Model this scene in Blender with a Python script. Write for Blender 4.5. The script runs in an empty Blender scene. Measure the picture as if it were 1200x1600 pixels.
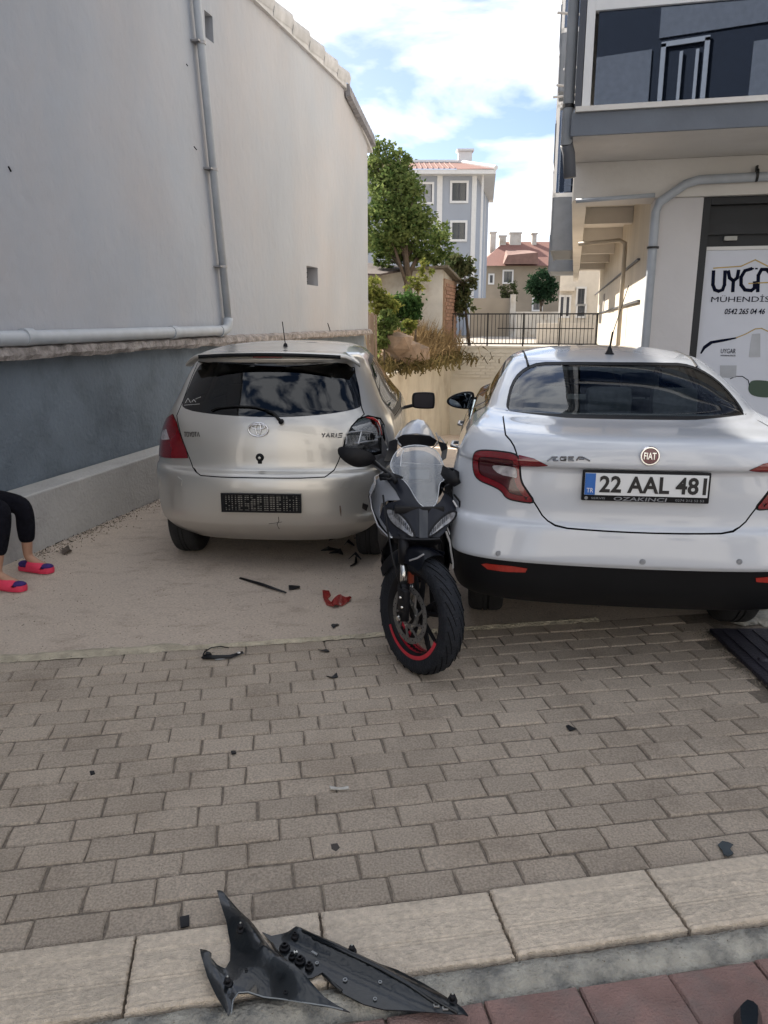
import bpy, bmesh, math, random
from mathutils import Vector, Matrix
from mathutils.bvhtree import BVHTree
random.seed(7)
R = math.radians
scene = bpy.context.scene
COL = scene.collection

# ---------------------------------------------------------------- camera
PITCH = R(14.04); CP, SP = math.cos(PITCH), math.sin(PITCH); EYE = Vector((0, 0, 1.65)); F = 1200.0
cam = bpy.data.cameras.new('camera'); camo = bpy.data.objects.new('camera', cam); COL.objects.link(camo)
camo.location = EYE; camo.rotation_euler = (R(90) - PITCH, 0, 0)
cam.sensor_fit = 'VERTICAL'; cam.sensor_height = 32.0; cam.lens = 32.0 * F / 1600.0
cam.clip_start = 0.05; cam.clip_end = 3000
scene.camera = camo
scene.render.resolution_x = 768; scene.render.resolution_y = 1024

# ---------------------------------------------------------------- sky and sun
SUN_YAW, SUN_EL = R(-37), R(36)       # yaw measured to the right of +Y
w = bpy.data.worlds.new('World'); scene.world = w; w.use_nodes = True
nt = w.node_tree; nt.nodes.clear()
def nn(t, **k):
    n = nt.nodes.new(t)
    for a, b in k.items(): setattr(n, a, b)
    return n
out = nn('ShaderNodeOutputWorld'); bg = nn('ShaderNodeBackground'); bg.inputs[1].default_value = 0.15
sky = nn('ShaderNodeTexSky', sky_type='NISHITA', sun_disc=False, sun_elevation=SUN_EL, sun_rotation=SUN_YAW,
         air_density=0.72, dust_density=0.9, ozone_density=1.5)
tc = nn('ShaderNodeTexCoord'); mp = nn('ShaderNodeMapping'); mp.inputs['Scale'].default_value = (1.0, 1.0, 2.6)
mp.inputs['Location'].default_value = (1.7, 0.4, 0.15)
nz = nn('ShaderNodeTexNoise'); nz.inputs['Scale'].default_value = 4.6; nz.inputs['Detail'].default_value = 9
nz.inputs['Roughness'].default_value = 0.5; nz.inputs['Distortion'].default_value = 0.25
cr = nn('ShaderNodeValToRGB'); cr.color_ramp.elements[0].position = 0.43; cr.color_ramp.elements[1].position = 0.55
mx = nn('ShaderNodeMix', data_type='RGBA'); mx.inputs[7].default_value = (2.25, 2.32, 2.45, 1)
L = nt.links.new
L(tc.outputs['Generated'], mp.inputs[0]); L(mp.outputs[0], nz.inputs[0]); L(nz.outputs[0], cr.inputs[0])
L(cr.outputs[0], mx.inputs[0]); sc = nn('ShaderNodeVectorMath', operation='SCALE'); sc.inputs['Scale'].default_value = 0.29; L(sky.outputs[0], sc.inputs[0]); L(sc.outputs[0], mx.inputs[6]); L(mx.outputs[2], bg.inputs[0]); L(bg.outputs[0], out.inputs[0])
sl = bpy.data.lights.new('sun', 'SUN'); sl.energy = 2.9; sl.angle = R(0.6); sl.color = (1.0, 0.93, 0.82)
so = bpy.data.objects.new('sun', sl); COL.objects.link(so)
sd = Vector((math.sin(SUN_YAW) * math.cos(SUN_EL), math.cos(SUN_YAW) * math.cos(SUN_EL), math.sin(SUN_EL)))
so.rotation_euler = sd.to_track_quat('Z', 'Y').to_euler()
scene.view_settings.view_transform = 'Standard'; scene.view_settings.look = 'None'
scene.view_settings.exposure = 2.12; scene.view_settings.gamma = 1.0

# ---------------------------------------------------------------- measuring helpers
def ray(px, py):
    u = (px - 600) / F; v = (800 - py) / F
    return Vector((u, CP + v * SP, -SP + v * CP))
def ground(px, py, h=0.0):
    r = ray(px, py); return EYE + r * ((h - EYE.z) / r.z)
def atY(px, py, Y):
    r = ray(px, py); return EYE + r * (Y / r.y)
AL = R(13.5); AS = Vector((math.cos(AL), -math.sin(AL), 0)); AT = Vector((math.sin(AL), math.cos(AL), 0))
def al(s, t, z=0.0):                       # alley frame: s to the right, t along the alley
    v = AS * s + AT * t; return Vector((v.x, v.y, z))
def atS(px, py, s):                        # ray onto an alley wall plane, returns (t, z)
    r = ray(px, py); k = (s - EYE.dot(AS)) / r.dot(AS); p = EYE + r * k; return p.dot(AT), p.z
def atT(px, py, t):                        # ray onto a cross plane, returns (s, z)
    r = ray(px, py); k = (t - EYE.dot(AT)) / r.dot(AT); p = EYE + r * k; return p.dot(AS), p.z
RD = R(80.1); E1 = Vector((math.sin(RD), math.cos(RD), 0)); E2 = Vector((-E1.y, E1.x, 0))
def rd(a, b, z=0.0):                       # street frame: a along the kerb, b away from the street
    v = E1 * a + E2 * b; return Vector((v.x, v.y, z))
MA = Matrix.Rotation(-AL, 4, 'Z'); MR = Matrix.Rotation(math.atan2(E1.y, E1.x), 4, 'Z')

# ---------------------------------------------------------------- materials
def mat(name, col, rough=0.6, metal=0.0, var=0.12, scale=6.0, bump=0.0, bscale=60.0, coat=0.0, spec=0.5, obj_var=0.0,
        col2=None, c2scale=2.0, c2lo=0.45, c2hi=0.65, stretch=(1, 1, 1), emit=None):
    m = bpy.data.materials.new(name); m.use_nodes = True; t = m.node_tree; b = t.nodes['Principled BSDF']
    b.inputs['Roughness'].default_value = rough; b.inputs['Metallic'].default_value = metal
    b.inputs['Coat Weight'].default_value = coat; b.inputs['Coat Roughness'].default_value = 0.04
    b.inputs['Specular IOR Level'].default_value = spec
    N, K = t.nodes.new, t.links.new
    g = N('ShaderNodeNewGeometry'); mp_ = N('ShaderNodeMapping'); mp_.inputs['Scale'].default_value = stretch
    K(g.outputs['Position'], mp_.inputs[0])
    n1 = N('ShaderNodeTexNoise'); n1.inputs['Scale'].default_value = scale; n1.inputs['Detail'].default_value = 6
    K(mp_.outputs[0], n1.inputs[0])
    mr = N('ShaderNodeMapRange'); mr.inputs[1].default_value = 0.25; mr.inputs[2].default_value = 0.75
    mr.inputs[3].default_value = 1 - var; mr.inputs[4].default_value = 1 + var
    K(n1.outputs[0], mr.inputs[0]); fac = mr.outputs[0]
    if obj_var:
        oi = N('ShaderNodeObjectInfo'); m2 = N('ShaderNodeMapRange'); m2.inputs[3].default_value = 1 - obj_var; m2.inputs[4].default_value = 1 + obj_var
        K(oi.outputs['Random'], m2.inputs[0]); mm = N('ShaderNodeMath'); mm.operation = 'MULTIPLY'
        K(fac, mm.inputs[0]); K(m2.outputs[0], mm.inputs[1]); fac = mm.outputs[0]
    base = N('ShaderNodeRGB'); base.outputs[0].default_value = (*col, 1); src = base.outputs[0]
    if col2:
        n2 = N('ShaderNodeTexNoise'); n2.inputs['Scale'].default_value = c2scale; n2.inputs['Detail'].default_value = 8; n2.inputs['Roughness'].default_value = 0.65
        K(mp_.outputs[0], n2.inputs[0]); r2 = N('ShaderNodeMapRange'); r2.inputs[1].default_value = c2lo; r2.inputs[2].default_value = c2hi
        K(n2.outputs[0], r2.inputs[0]); m3 = N('ShaderNodeMix'); m3.data_type = 'RGBA'; m3.inputs[7].default_value = (*col2, 1)
        K(r2.outputs[0], m3.inputs[0]); K(src, m3.inputs[6]); src = m3.outputs[2]
    vm = N('ShaderNodeVectorMath'); vm.operation = 'SCALE'; K(src, vm.inputs[0]); K(fac, vm.inputs['Scale'])
    K(vm.outputs[0], b.inputs['Base Color'])
    if bump:
        n3 = N('ShaderNodeTexNoise'); n3.inputs['Scale'].default_value = bscale; n3.inputs['Detail'].default_value = 5
        K(mp_.outputs[0], n3.inputs[0]); bp = N('ShaderNodeBump'); bp.inputs['Strength'].default_value = min(1, bump); bp.inputs['Distance'].default_value = 0.01 * max(1, bump)
        K(n3.outputs[0], bp.inputs['Height']); K(bp.outputs[0], b.inputs['Normal'])
    if emit: b.inputs['Emission Color'].default_value = (*emit, 1); b.inputs['Emission Strength'].default_value = 1
    return m
def glass(name, tint, refl=0.06, rough=0.01, mirror=(1, 1, 1)):
    m = bpy.data.materials.new(name); m.use_nodes = True; t = m.node_tree; t.nodes.clear(); N, K = t.nodes.new, t.links.new
    o = N('ShaderNodeOutputMaterial'); tr = N('ShaderNodeBsdfTransparent'); tr.inputs[0].default_value = (*tint, 1)
    gl = N('ShaderNodeBsdfGlossy'); gl.inputs['Roughness'].default_value = rough; gl.inputs[0].default_value = (*mirror, 1)
    fr = N('ShaderNodeFresnel'); fr.inputs['IOR'].default_value = 1.55
    ad = N('ShaderNodeMath'); ad.operation = 'ADD'; ad.inputs[1].default_value = refl
    mi = N('ShaderNodeMixShader'); K(fr.outputs[0], ad.inputs[0]); K(ad.outputs[0], mi.inputs[0]); K(tr.outputs[0], mi.inputs[1]); K(gl.outputs[0], mi.inputs[2]); K(mi.outputs[0], o.inputs[0])
    return m

# ---------------------------------------------------------------- object helpers
def tag(o, label=None, cat=None, group=None, kind=None):
    if label: o['label'] = label
    if cat: o['category'] = cat
    if group: o['group'] = group
    if kind: o['kind'] = kind
    return o
def empty(name, loc=(0, 0, 0), rz=0.0, label=None, cat=None, group=None):
    o = bpy.data.objects.new(name, None); COL.objects.link(o); o.location = loc; o.rotation_euler = (0, 0, rz); o.empty_display_size = 0.1
    return tag(o, label, cat, group)
def link(name, me, parent=None):
    o = bpy.data.objects.new(name, me); COL.objects.link(o)
    if parent is not None: o.parent = parent
    return o
def copy_tree(o, parent=None, label=None):
    c = o.copy(); COL.objects.link(c)
    if parent is not None: c.parent = parent
    if label: c['label'] = label
    for ch in o.children: copy_tree(ch, c)
    return c
class MB:
    """collects shapes of ONE mesh object"""
    def __init__(s): s.bm = bmesh.new()
    def box(s, c, d, rz=0.0, M=None, bev=0.0):
        r = bmesh.ops.create_cube(s.bm, size=1.0); vs = r['verts']
        if bev:
            mt = Matrix.Diagonal((*d, 1)); bmesh.ops.transform(s.bm, matrix=mt, verts=vs)
            es = list({e for v in vs for e in v.link_edges})
            bv = bmesh.ops.bevel(s.bm, geom=es, offset=bev, segments=2, profile=0.6, affect='EDGES'); vs = list({v for f in bv['faces'] for v in f.verts} | {v for v in vs if v.is_valid})
            mt = Matrix.Translation(c) @ Matrix.Rotation(rz, 4, 'Z')
        else: mt = Matrix.Translation(c) @ Matrix.Rotation(rz, 4, 'Z') @ Matrix.Diagonal((*d, 1))
        if M is not None: mt = M @ mt
        bmesh.ops.transform(s.bm, matrix=mt, verts=vs); return s
    def hexa(s, p):                        # 8 corner points: bottom four then top four, same order
        v = [s.bm.verts.new(q) for q in p]
        for f in ((3, 2, 1, 0), (4, 5, 6, 7), (0, 1, 5, 4), (1, 2, 6, 5), (2, 3, 7, 6), (3, 0, 4, 7)): s.bm.faces.new([v[i] for i in f])
        return s
    def abox(s, s0, s1, t0, t1, z0, z1):   # box in the alley frame
        return s.hexa([al(s0, t0, z0), al(s1, t0, z0), al(s1, t1, z0), al(s0, t1, z0), al(s0, t0, z1), al(s1, t0, z1), al(s1, t1, z1), al(s0, t1, z1)])
    def prism(s, pts, d):                  # closed polygon of 3-D points pushed along vector d
        d = Vector(d); a = [s.bm.verts.new(Vector(p)) for p in pts]; b = [s.bm.verts.new(Vector(p) + d) for p in pts]; n = len(a)
        s.bm.faces.new(a[::-1]); s.bm.faces.new(b)
        for i in range(n): s.bm.faces.new((a[i], a[(i + 1) % n], b[(i + 1) % n], b[i]))
        return s
    def face(s, pts): s.bm.faces.new([s.bm.verts.new(Vector(p)) for p in pts]); return s
    def tube(s, pts, r, n=8, cap=True, flat=1.0):
        pts = [Vector(p) for p in pts]; rs = r if isinstance(r, (list, tuple)) else [r] * len(pts); prev = None; up = None
        for i, p in enumerate(pts):
            d = (pts[min(i + 1, len(pts) - 1)] - pts[max(i - 1, 0)]).normalized()
            if up is None: up = d.orthogonal().normalized()
            up = (up - d * up.dot(d)).normalized(); sd_ = d.cross(up)
            ring = [s.bm.verts.new(p + (up * math.cos(2 * math.pi * k / n) + sd_ * math.sin(2 * math.pi * k / n) * flat) * rs[i]) for k in range(n)]
            if prev:
                for k in range(n): s.bm.faces.new((prev[k], prev[(k + 1) % n], ring[(k + 1) % n], ring[k]))
            elif cap: s.bm.faces.new(ring[::-1])
            prev = ring
        if cap: s.bm.faces.new(prev)
        return s
    def lathe(s, prof, M=Matrix.Identity(4), n=32, a0=0.0, a1=2 * math.pi):   # prof: (radius, height) about local Z
        full = abs(a1 - a0 - 2 * math.pi) < 1e-6; cols = n if full else n + 1; rings = []
        for r, h in prof:
            rings.append([s.bm.verts.new(M @ Vector((r * math.cos(a0 + (a1 - a0) * k / n), r * math.sin(a0 + (a1 - a0) * k / n), h))) for k in range(cols)])
        for A, B in zip(rings, rings[1:]):
            for k in range(n): s.bm.faces.new((A[k], A[(k + 1) % cols], B[(k + 1) % cols], B[k]))
        return s
    def ball(s, c, r, M=None, seg=10):
        mt = Matrix.Translation(c) @ Matrix.Diagonal((*(r if isinstance(r, (tuple, list)) else (r, r, r)), 1))
        bmesh.ops.create_uvsphere(s.bm, u_segments=seg, v_segments=max(6, seg - 2), radius=1, matrix=(M @ mt) if M is not None else mt); return s
    def rock(s, c, r, seed=0):
        rr = random.Random(seed); g = bmesh.ops.create_icosphere(s.bm, subdivisions=1, radius=1)
        for v in g['verts']: v.co = Vector(c) + Vector([v.co[i] * r[i] * rr.uniform(0.7, 1.15) for i in range(3)])
        return s
    def build(s, name, m, parent=None, smooth=False, auto=None):
        bmesh.ops.recalc_face_normals(s.bm, faces=s.bm.faces)
        me = bpy.data.meshes.new(name); s.bm.to_mesh(me); s.bm.free()
        if m: me.materials.append(m)
        if smooth or auto:
            for p in me.polygons: p.use_smooth = True
            if auto: me.set_sharp_from_angle(angle=R(auto))
        return link(name, me, parent)
def text_mesh(s, size, depth=0.004, bold=0.0, spacing=1.0):
    c = bpy.data.curves.new('txt', 'FONT'); c.body = s; c.size = size; c.extrude = depth; c.align_x = 'CENTER'; c.align_y = 'CENTER'; c.offset = bold; c.space_character = spacing; c.resolution_u = 3
    o = bpy.data.objects.new('txt', c); COL.objects.link(o); bpy.context.view_layer.update()
    me = bpy.data.meshes.new_from_object(o.evaluated_get(bpy.context.evaluated_depsgraph_get())); me.materials.clear()
    bpy.data.objects.remove(o); bpy.data.curves.remove(c); return me
def text(name, s, size, M, m, parent=None, depth=0.004, bold=0.0, spacing=1.0, fitw=None, fith=None, shear=0.0):
    me = text_mesh(s, 1.0, depth, bold, spacing)
    xs = [v.co.x for v in me.vertices]; ys = [v.co.y for v in me.vertices]
    me.transform(Matrix.Translation((-(min(xs) + max(xs)) / 2, -(min(ys) + max(ys)) / 2, 0)))
    sx = fitw / (max(xs) - min(xs)) if fitw else 1; sy = fith / (max(ys) - min(ys)) if fith else (sx if fitw else 1)
    sh = Matrix.Identity(4); sh[0][1] = shear
    me.transform(M @ sh @ Matrix.Diagonal((sx, sy, 1, 1))); me.materials.append(m); return link(name, me, parent)
def smoothpoly(p, it=2):
    for _ in range(it):
        q = []
        for i in range(len(p)):
            a, b = p[i], p[(i + 1) % len(p)]
            q += [(a[0] * .75 + b[0] * .25, a[1] * .75 + b[1] * .25), (a[0] * .25 + b[0] * .75, a[1] * .25 + b[1] * .75)]
        p = q
    return p
def offset(p, d):                          # positive grows the polygon
    A = sum(p[i][0] * p[(i + 1) % len(p)][1] - p[(i + 1) % len(p)][0] * p[i][1] for i in range(len(p)))
    sg = 1 if A > 0 else -1; o = []; n = len(p)
    for i in range(n):
        a, b, c = p[i - 1], p[i], p[(i + 1) % n]
        t1 = Vector((b[0] - a[0], b[1] - a[1])); t2 = Vector((c[0] - b[0], c[1] - b[1]))
        if t1.length < 1e-9 or t2.length < 1e-9: o.append(b); continue
        n1 = Vector((t1.y, -t1.x)).normalized(); n2 = Vector((t2.y, -t2.x)).normalized(); m_ = n1 + n2
        m_ = m_.normalized() / max(0.5, math.sqrt(max(0.0, (1 + n1.dot(n2)) / 2))) if m_.length > 1e-6 else n1
        o.append((b[0] + m_.x * d * sg, b[1] + m_.y * d * sg))
    return o
def inpoly(x, y, p):
    c = False; j = len(p) - 1
    for i in range(len(p)):
        if (p[i][1] > y) != (p[j][1] > y) and x < (p[j][0] - p[i][0]) * (y - p[i][1]) / (p[j][1] - p[i][1]) + p[i][0]: c = not c
        j = i
    return c
def patch(poly, fn, step=0.02, thick=0.004, name='panel', m=None, parent=None, auto=35, holes=()):
    """a moulded sheet: 2-D outline, gridded, lifted by fn(u,v) -> 3-D point, given thickness"""
    bm = bmesh.new(); f = bm.faces.new([bm.verts.new((q[0], q[1], 0)) for q in poly])
    bmesh.ops.triangulate(bm, faces=[f])
    us = [q[0] for q in poly]; vs = [q[1] for q in poly]
    for k in range(int(min(us) / step), int(max(us) / step) + 1):
        bmesh.ops.bisect_plane(bm, geom=bm.verts[:] + bm.edges[:] + bm.faces[:], plane_co=(k * step, 0, 0), plane_no=(1, 0, 0), dist=1e-5)
    for k in range(int(min(vs) / step), int(max(vs) / step) + 1):
        bmesh.ops.bisect_plane(bm, geom=bm.verts[:] + bm.edges[:] + bm.faces[:], plane_co=(0, k * step, 0), plane_no=(0, 1, 0), dist=1e-5)
    bmesh.ops.dissolve_limit(bm, angle_limit=0.0001, verts=[], edges=[])
    for v in bm.verts: v.co = Vector(fn(v.co.x, v.co.y))
    bmesh.ops.recalc_face_normals(bm, faces=bm.faces)
    if thick: bmesh.ops.solidify(bm, geom=bm.faces[:], thickness=thick)
    me = bpy.data.meshes.new(name); bm.to_mesh(me); bm.free()
    if m: me.materials.append(m)
    for p in me.polygons: p.use_smooth = True
    me.set_sharp_from_angle(angle=R(auto)); return link(name, me, parent)
# ================================================================ GROUND
M_ground = mat('dusty_earth', (0.22, 0.19, 0.15), 0.95, var=0.3, scale=2, bump=0.6, bscale=30)
M_yard = mat('pale_paving', (0.30, 0.27, 0.235), 0.9, var=0.15, scale=1.5, bump=0.4, bscale=20)
M_concrete = mat('beige_concrete', (0.54, 0.45, 0.37), 0.92, var=0.24, scale=70, bump=1.2, bscale=120, col2=(0.33, 0.26, 0.205), c2scale=4.5, c2lo=0.52, c2hi=0.80, stretch=(1, 1.6, 1))
M_mortar = mat('rough_mortar', (0.38, 0.36, 0.31), 0.95, var=0.35, scale=14, bump=1.5, bscale=90, col2=(0.16, 0.16, 0.15), c2scale=9)
M_paver = mat('grey_paver', (0.52, 0.435, 0.35), 0.9, var=0.34, scale=130, bump=1.3, bscale=300, obj_var=0.09, col2=(0.36, 0.29, 0.225), c2scale=2.6, c2lo=0.46, c2hi=0.78)
M_sand = mat('joint_sand', (0.21, 0.175, 0.14), 0.98, var=0.4, scale=70, bump=1.0, bscale=200)
M_kerb = mat('cream_kerb', (0.56, 0.475, 0.38), 0.85, var=0.2, scale=60, bump=0.8, bscale=180, obj_var=0.06, col2=(0.42, 0.36, 0.29), c2scale=4.0, c2lo=0.5, c2hi=0.75)
M_red = mat('red_tile', (0.25, 0.155, 0.135), 0.85, var=0.25, scale=9, bump=0.8, bscale=150, obj_var=0.12, col2=(0.21, 0.155, 0.14), c2scale=7)

TE = 24.65       # the cross wall at the end of the alley
def sheet(name, quads, m):
    b = MB()
    for q in quads: b.face(q)
    return tag(b.build(name, m), kind='structure')
sheet('ground', [[(-400, -400, -0.09), (400, -400, -0.09), (400, 7, -0.09), (-400, 7, -0.09)],
                 [al(-400, TE, 0.78), al(400, TE, 0.78), al(900, 1200, 0.78), al(-900, 1200, 0.78)],
                 [(-400, 7, -0.09), al(-3.9, 7.5, -0.09), al(-3.9, TE, 0.5), al(-400, TE, 0.5)],
                 [al(0.8, 7.5, -0.09), (400, 7, -0.09), al(400, TE, 0.7), al(0.8, TE, 0.7)]], M_ground)
# concrete slab, level at the parking place and then falling down the ramp
cs = MB(); NS, NT = 26, 40
B0 = 3.795
grid = []
for j in range(NT + 1):
    row = []
    for i in range(NS + 1):
        u = i / NS; tt = (j / NT) ** 1.4
        a = -3.5 + 7.2 * u
        p0 = rd(a, B0 + 0.012 * math.sin(a * 2.1) + 0.006 * math.sin(a * 17))
        s0 = p0.dot(AS); t0 = p0.dot(AT)
        s1 = -3.95 + 4.9 * u; t1 = TE
        s = s0 + (s1 - s0) * min(1, tt * 5); t = t0 + (t1 - t0) * tt
        z = 0.002 if t < 8.8 else 0.002 - (t - 8.8) * 0.124
        z += 0.006 * math.sin(a * 3 + t) * min(1, tt * 12)
        row.append(cs.bm.verts.new(al(s, t, z)))
    grid.append(row)
for j in range(NT):
    for i in range(NS): cs.bm.faces.new((grid[j][i], grid[j][i + 1], grid[j + 1][i + 1], grid[j + 1][i]))
tag(cs.build('concrete_driveway', M_concrete, smooth=True), kind='structure')
# ragged pale mortar line where slab and pavers meet
mj = MB(); rr = random.Random(3); a = -3.4; pr = None
while a < 1.9:
    wdt = 0.02 + 0.02 * rr.random() + (0.05 if a < -0.4 else -0.008)
    q = [mj.bm.verts.new(rd(a, B0 - 0.015 * rr.random() - 0.01, 0.0025)), mj.bm.verts.new(rd(a, B0 + wdt * .45, 0.013 + 0.006 * rr.random())), mj.bm.verts.new(rd(a + rr.uniform(-.01, .01), B0 + wdt, 0.0045))]
    if pr:
        for k in range(2): mj.bm.faces.new((pr[k], q[k], q[k + 1], pr[k + 1]))
    pr = q; a += 0.03 + 0.03 * rr.random()
tag(mj.build('mortar_edge', mat('edge_mortar', (0.42, 0.37, 0.28), 0.95, var=0.3, scale=14, bump=1.5, bscale=90)), kind='structure')

# pavement made of single pavers
pav = MB(); pav.prism([rd(-4.5, 1.86, -0.07), rd(4.5, 1.86, -0.07), rd(4.5, B0 + 0.03, -0.07), rd(-4.5, B0 + 0.03, -0.07)], (0, 0, 0.062))
pavement = tag(pav.build('paver_pavement', M_sand), kind='structure')
def paver_mesh(seed, lx, ly, h=0.05, bev=0.005, jit=0.003, name='paver', m=None):
    r_ = random.Random(seed); bm = bmesh.new(); n = 3
    def ring(ins, z, top=False):
        pts = []
        for (x0, y0, x1, y1, k) in ((-1, -1, 1, -1, 3), (1, -1, 1, 1, 2), (1, 1, -1, 1, 3), (-1, 1, -1, -1, 2)):
            for i in range(k):
                f = i / k; pts.append((x0 + (x1 - x0) * f, y0 + (y1 - y0) * f))
        return pts
    base = [(x * (lx / 2), y * (ly / 2), r_.uniform(-jit, jit), r_.uniform(-jit, jit)) for x, y in ring(0, 0)]
    bot = [bm.verts.new((x + a, y + b, -h)) for x, y, a, b in base]
    mid = [bm.verts.new((x + a, y + b, -bev * 1.2)) for x, y, a, b in base]
    top = [bm.verts.new((x * (1 - 2 * bev / lx) + a * 0.6, y * (1 - 2 * bev / ly) + b * 0.6, r_.uniform(-0.0006, 0.0006))) for x, y, a, b in base]
    N_ = len(base)
    for i in range(N_):
        j = (i + 1) % N_; bm.faces.new((bot[i], bot[j], mid[j], mid[i])); bm.faces.new((mid[i], mid[j], top[j], top[i]))
    bm.faces.new(top); me = bpy.data.meshes.new(name); bm.to_mesh(me); bm.free(); me.materials.append(m)
    return me
PL, PW = 0.2035, 0.1132
pm = [paver_mesh(k, PL - 0.0065, PW - 0.0090, m=M_paver) for k in range(9)]
def placed(me, name, a, b, z, parent, rz=0.0, tilt=0.0):
    o = link(name, me, parent); rt = random
    o.matrix_local = Matrix.Translation(rd(a, b, z)) @ MR @ Matrix.Rotation(rz, 4, 'Z') @ Matrix.Rotation(tilt * rt.uniform(-1, 1), 4, 'X') @ Matrix.Rotation(tilt * rt.uniform(-1, 1), 4, 'Y')
    return o
cells = []
nrow = 17
for j in range(nrow):
    b = 1.868 + (j + 0.5) * PW
    sh = (0.5 * (j % 2)) * PL + 0.022 * math.sin(j * 1.9) + 0.05
    for i in range(-22, 20):
        a = i * PL + sh
        p = rd(a, b); 
        if a < -4 or a > 3.6: continue
        dp = p - Vector((0, 0, 1.65)); zc = dp.y * CP - dp.z * SP; xc = dp.x / zc * F
        if abs(xc) > 720: d = 999 + abs(xc)
        else: d = zc
        if p.x > 1.74 and p.y > 2.5: continue
        cells.append((d, a, b))
cells.sort(); 
stuffb = bmesh.new()
for k, (d, a, b) in enumerate(cells):
    z = random.uniform(-0.003, 0.0025) - (0.004 if random.random() < .05 else 0); rz = random.uniform(-0.012, 0.012)
    if k < 299: placed(random.choice(pm), 'paver', a, b, z, pavement, rz, 0.006)
    else:
        t_ = bmesh.new(); t_.from_mesh(random.choice(pm)); t_.transform(Matrix.Translation(rd(a, b, z)) @ MR @ Matrix.Rotation(rz, 4, 'Z'))
        tmp = bpy.data.meshes.new('t'); t_.to_mesh(tmp); t_.free(); stuffb.from_mesh(tmp); bpy.data.meshes.remove(tmp)
me = bpy.data.meshes.new('paver_rest'); stuffb.to_mesh(me); stuffb.free(); me.materials.append(M_paver)
tag(link('paver_rest', me, pavement), kind='stuff')
# remaining sliver of paver row against the slab
# kerb of cream slabs with a worn vine relief
kb = MB(); kb.prism([rd(-4.5, 1.545, -0.07), rd(4.5, 1.545, -0.07), rd(4.5, 1.86, -0.07), rd(-4.5, 1.86, -0.07)], (0, 0, 0.055))
kerb = tag(kb.build('kerb', M_sand), kind='structure')
def kerb_mesh(seed):
    r_ = random.Random(seed); bm = bmesh.new(); nx, ny = 64, 100; lx, ly = 0.497, 0.247; vs = []
    def hgt(x, y):
        h = 0.0
        for g in (-0.028, -0.040, 0.052, -0.108, 0.058):
            h -= 0.0032 * math.exp(-((y - g) / 0.0030) ** 2)
        for yc, ph in ((0.008, 0.0), (-0.075, 1.4)):
            w_ = (math.sin(x * 46 + ph + seed) + .4 * math.sin(x * 91 + seed * 2)) * 0.011; h += 0.0024 * math.exp(-((y - yc - w_) / 0.0045) ** 2)
            w_ = math.sin(x * 46 + ph + math.pi) * 0.014; h += 0.0018 * math.exp(-((y - yc - w_) / 0.004) ** 2)
        edge = min(lx / 2 - abs(x), ly / 2 - abs(y)); h -= 0.007 * max(0, 1 - edge / 0.012) ** 2; h -= .006 * max(0, math.sin(x * 63 + seed * 3) * math.sin(y * 51 + seed) - .82)
        return h
    for j in range(ny + 1):
        for i in range(nx + 1):
            x = -lx / 2 + lx * i / nx; y = -ly / 2 + ly * j / ny
            e = (i in (0, nx)) or (j in (0, ny))
            vs.append(bm.verts.new((x + (r_.uniform(-.003, .001) * (1 if x > 0 else -1) if e else 0), y + (r_.uniform(-.003, .001) * (1 if y > 0 else -1) if e else 0), hgt(x, y) + r_.uniform(-.0004, .0004))))
    for j in range(ny):
        for i in range(nx):
            q = j * (nx + 1) + i; bm.faces.new((vs[q], vs[q + 1], vs[q + nx + 2], vs[q + nx + 1]))
    bd = [e for e in bm.edges if e.is_boundary]; ex = bmesh.ops.extrude_edge_only(bm, edges=bd)
    for v in ex['geom']:
        if isinstance(v, bmesh.types.BMVert): v.co.z = -0.06
    bmesh.ops.recalc_face_normals(bm, faces=bm.faces)
    me = bpy.data.meshes.new('kerb_slab'); bm.to_mesh(me); bm.free(); me.materials.append(M_kerb)
    for p in me.polygons: p.use_smooth = True
    me.set_sharp_from_angle(angle=R(40)); return me
km = [kerb_mesh(k) for k in range(3)]
for i in range(-6, 7):
    a = 0.388 + i * 0.5035
    o = placed(km[i % 3], 'kerb_slab', a, 1.737 + (0.006 if i == 1 else 0) - 0.004 * (i % 2), 0.008 + 0.003 * ((i * 7) % 3), kerb, 0.006 * ((i % 3) - 1), 0.003)
# mortar strip
ms = MB(); rows = []
for i in range(181):
    a = -4.5 + i * 0.05
    rows.append([ms.bm.verts.new(rd(a, 1.621 - (0.0 if k else 0.03) - k * 0.024 + random.uniform(-.002, .002) - (0.012 * random.random() if k == 4 else 0), (0.001 + 0.006 * random.random() - 0.002 * k) if 0 < k < 4 else -0.03)) for k in range(5)])
for A, B in zip(rows, rows[1:]):
    for k in range(4): ms.bm.faces.new((A[k], B[k], B[k + 1], A[k + 1]))
tag(ms.build('mortar_strip', M_mortar, smooth=True), kind='structure')
# red tiles
rt = MB(); rt.prism([rd(-4.5, -1.2, -0.09), rd(4.5, -1.2, -0.09), rd(4.5, 1.545, -0.09), rd(-4.5, 1.545, -0.09)], (0, 0, 0.06))
redp = tag(rt.build('red_pavement', M_sand), kind='structure')
rm = [paver_mesh(50 + k, 0.245, 0.245, m=M_red, name='red_tile', jit=0.002) for k in range(4)]
for j in range(6):
    for i in range(-10, 11):
        placed(rm[(i + j) % 4], 'red_tile', 0.644 + i * 0.2505 + 0.125 * (j % 2) , 1.388 - j * 0.2505, -0.012 + random.uniform(-.002, .002), redp, random.uniform(-.006, .006), 0.005)
M_asph = mat('asphalt', (0.06, 0.06, 0.06), 0.9, var=0.2, scale=20, bump=0.8, bscale=120)
sheet('road', [[rd(-60, -9, -0.085), rd(60, -9, -0.085), rd(60, -1.25, -0.085), rd(-60, -1.25, -0.085)]], M_asph)
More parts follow.
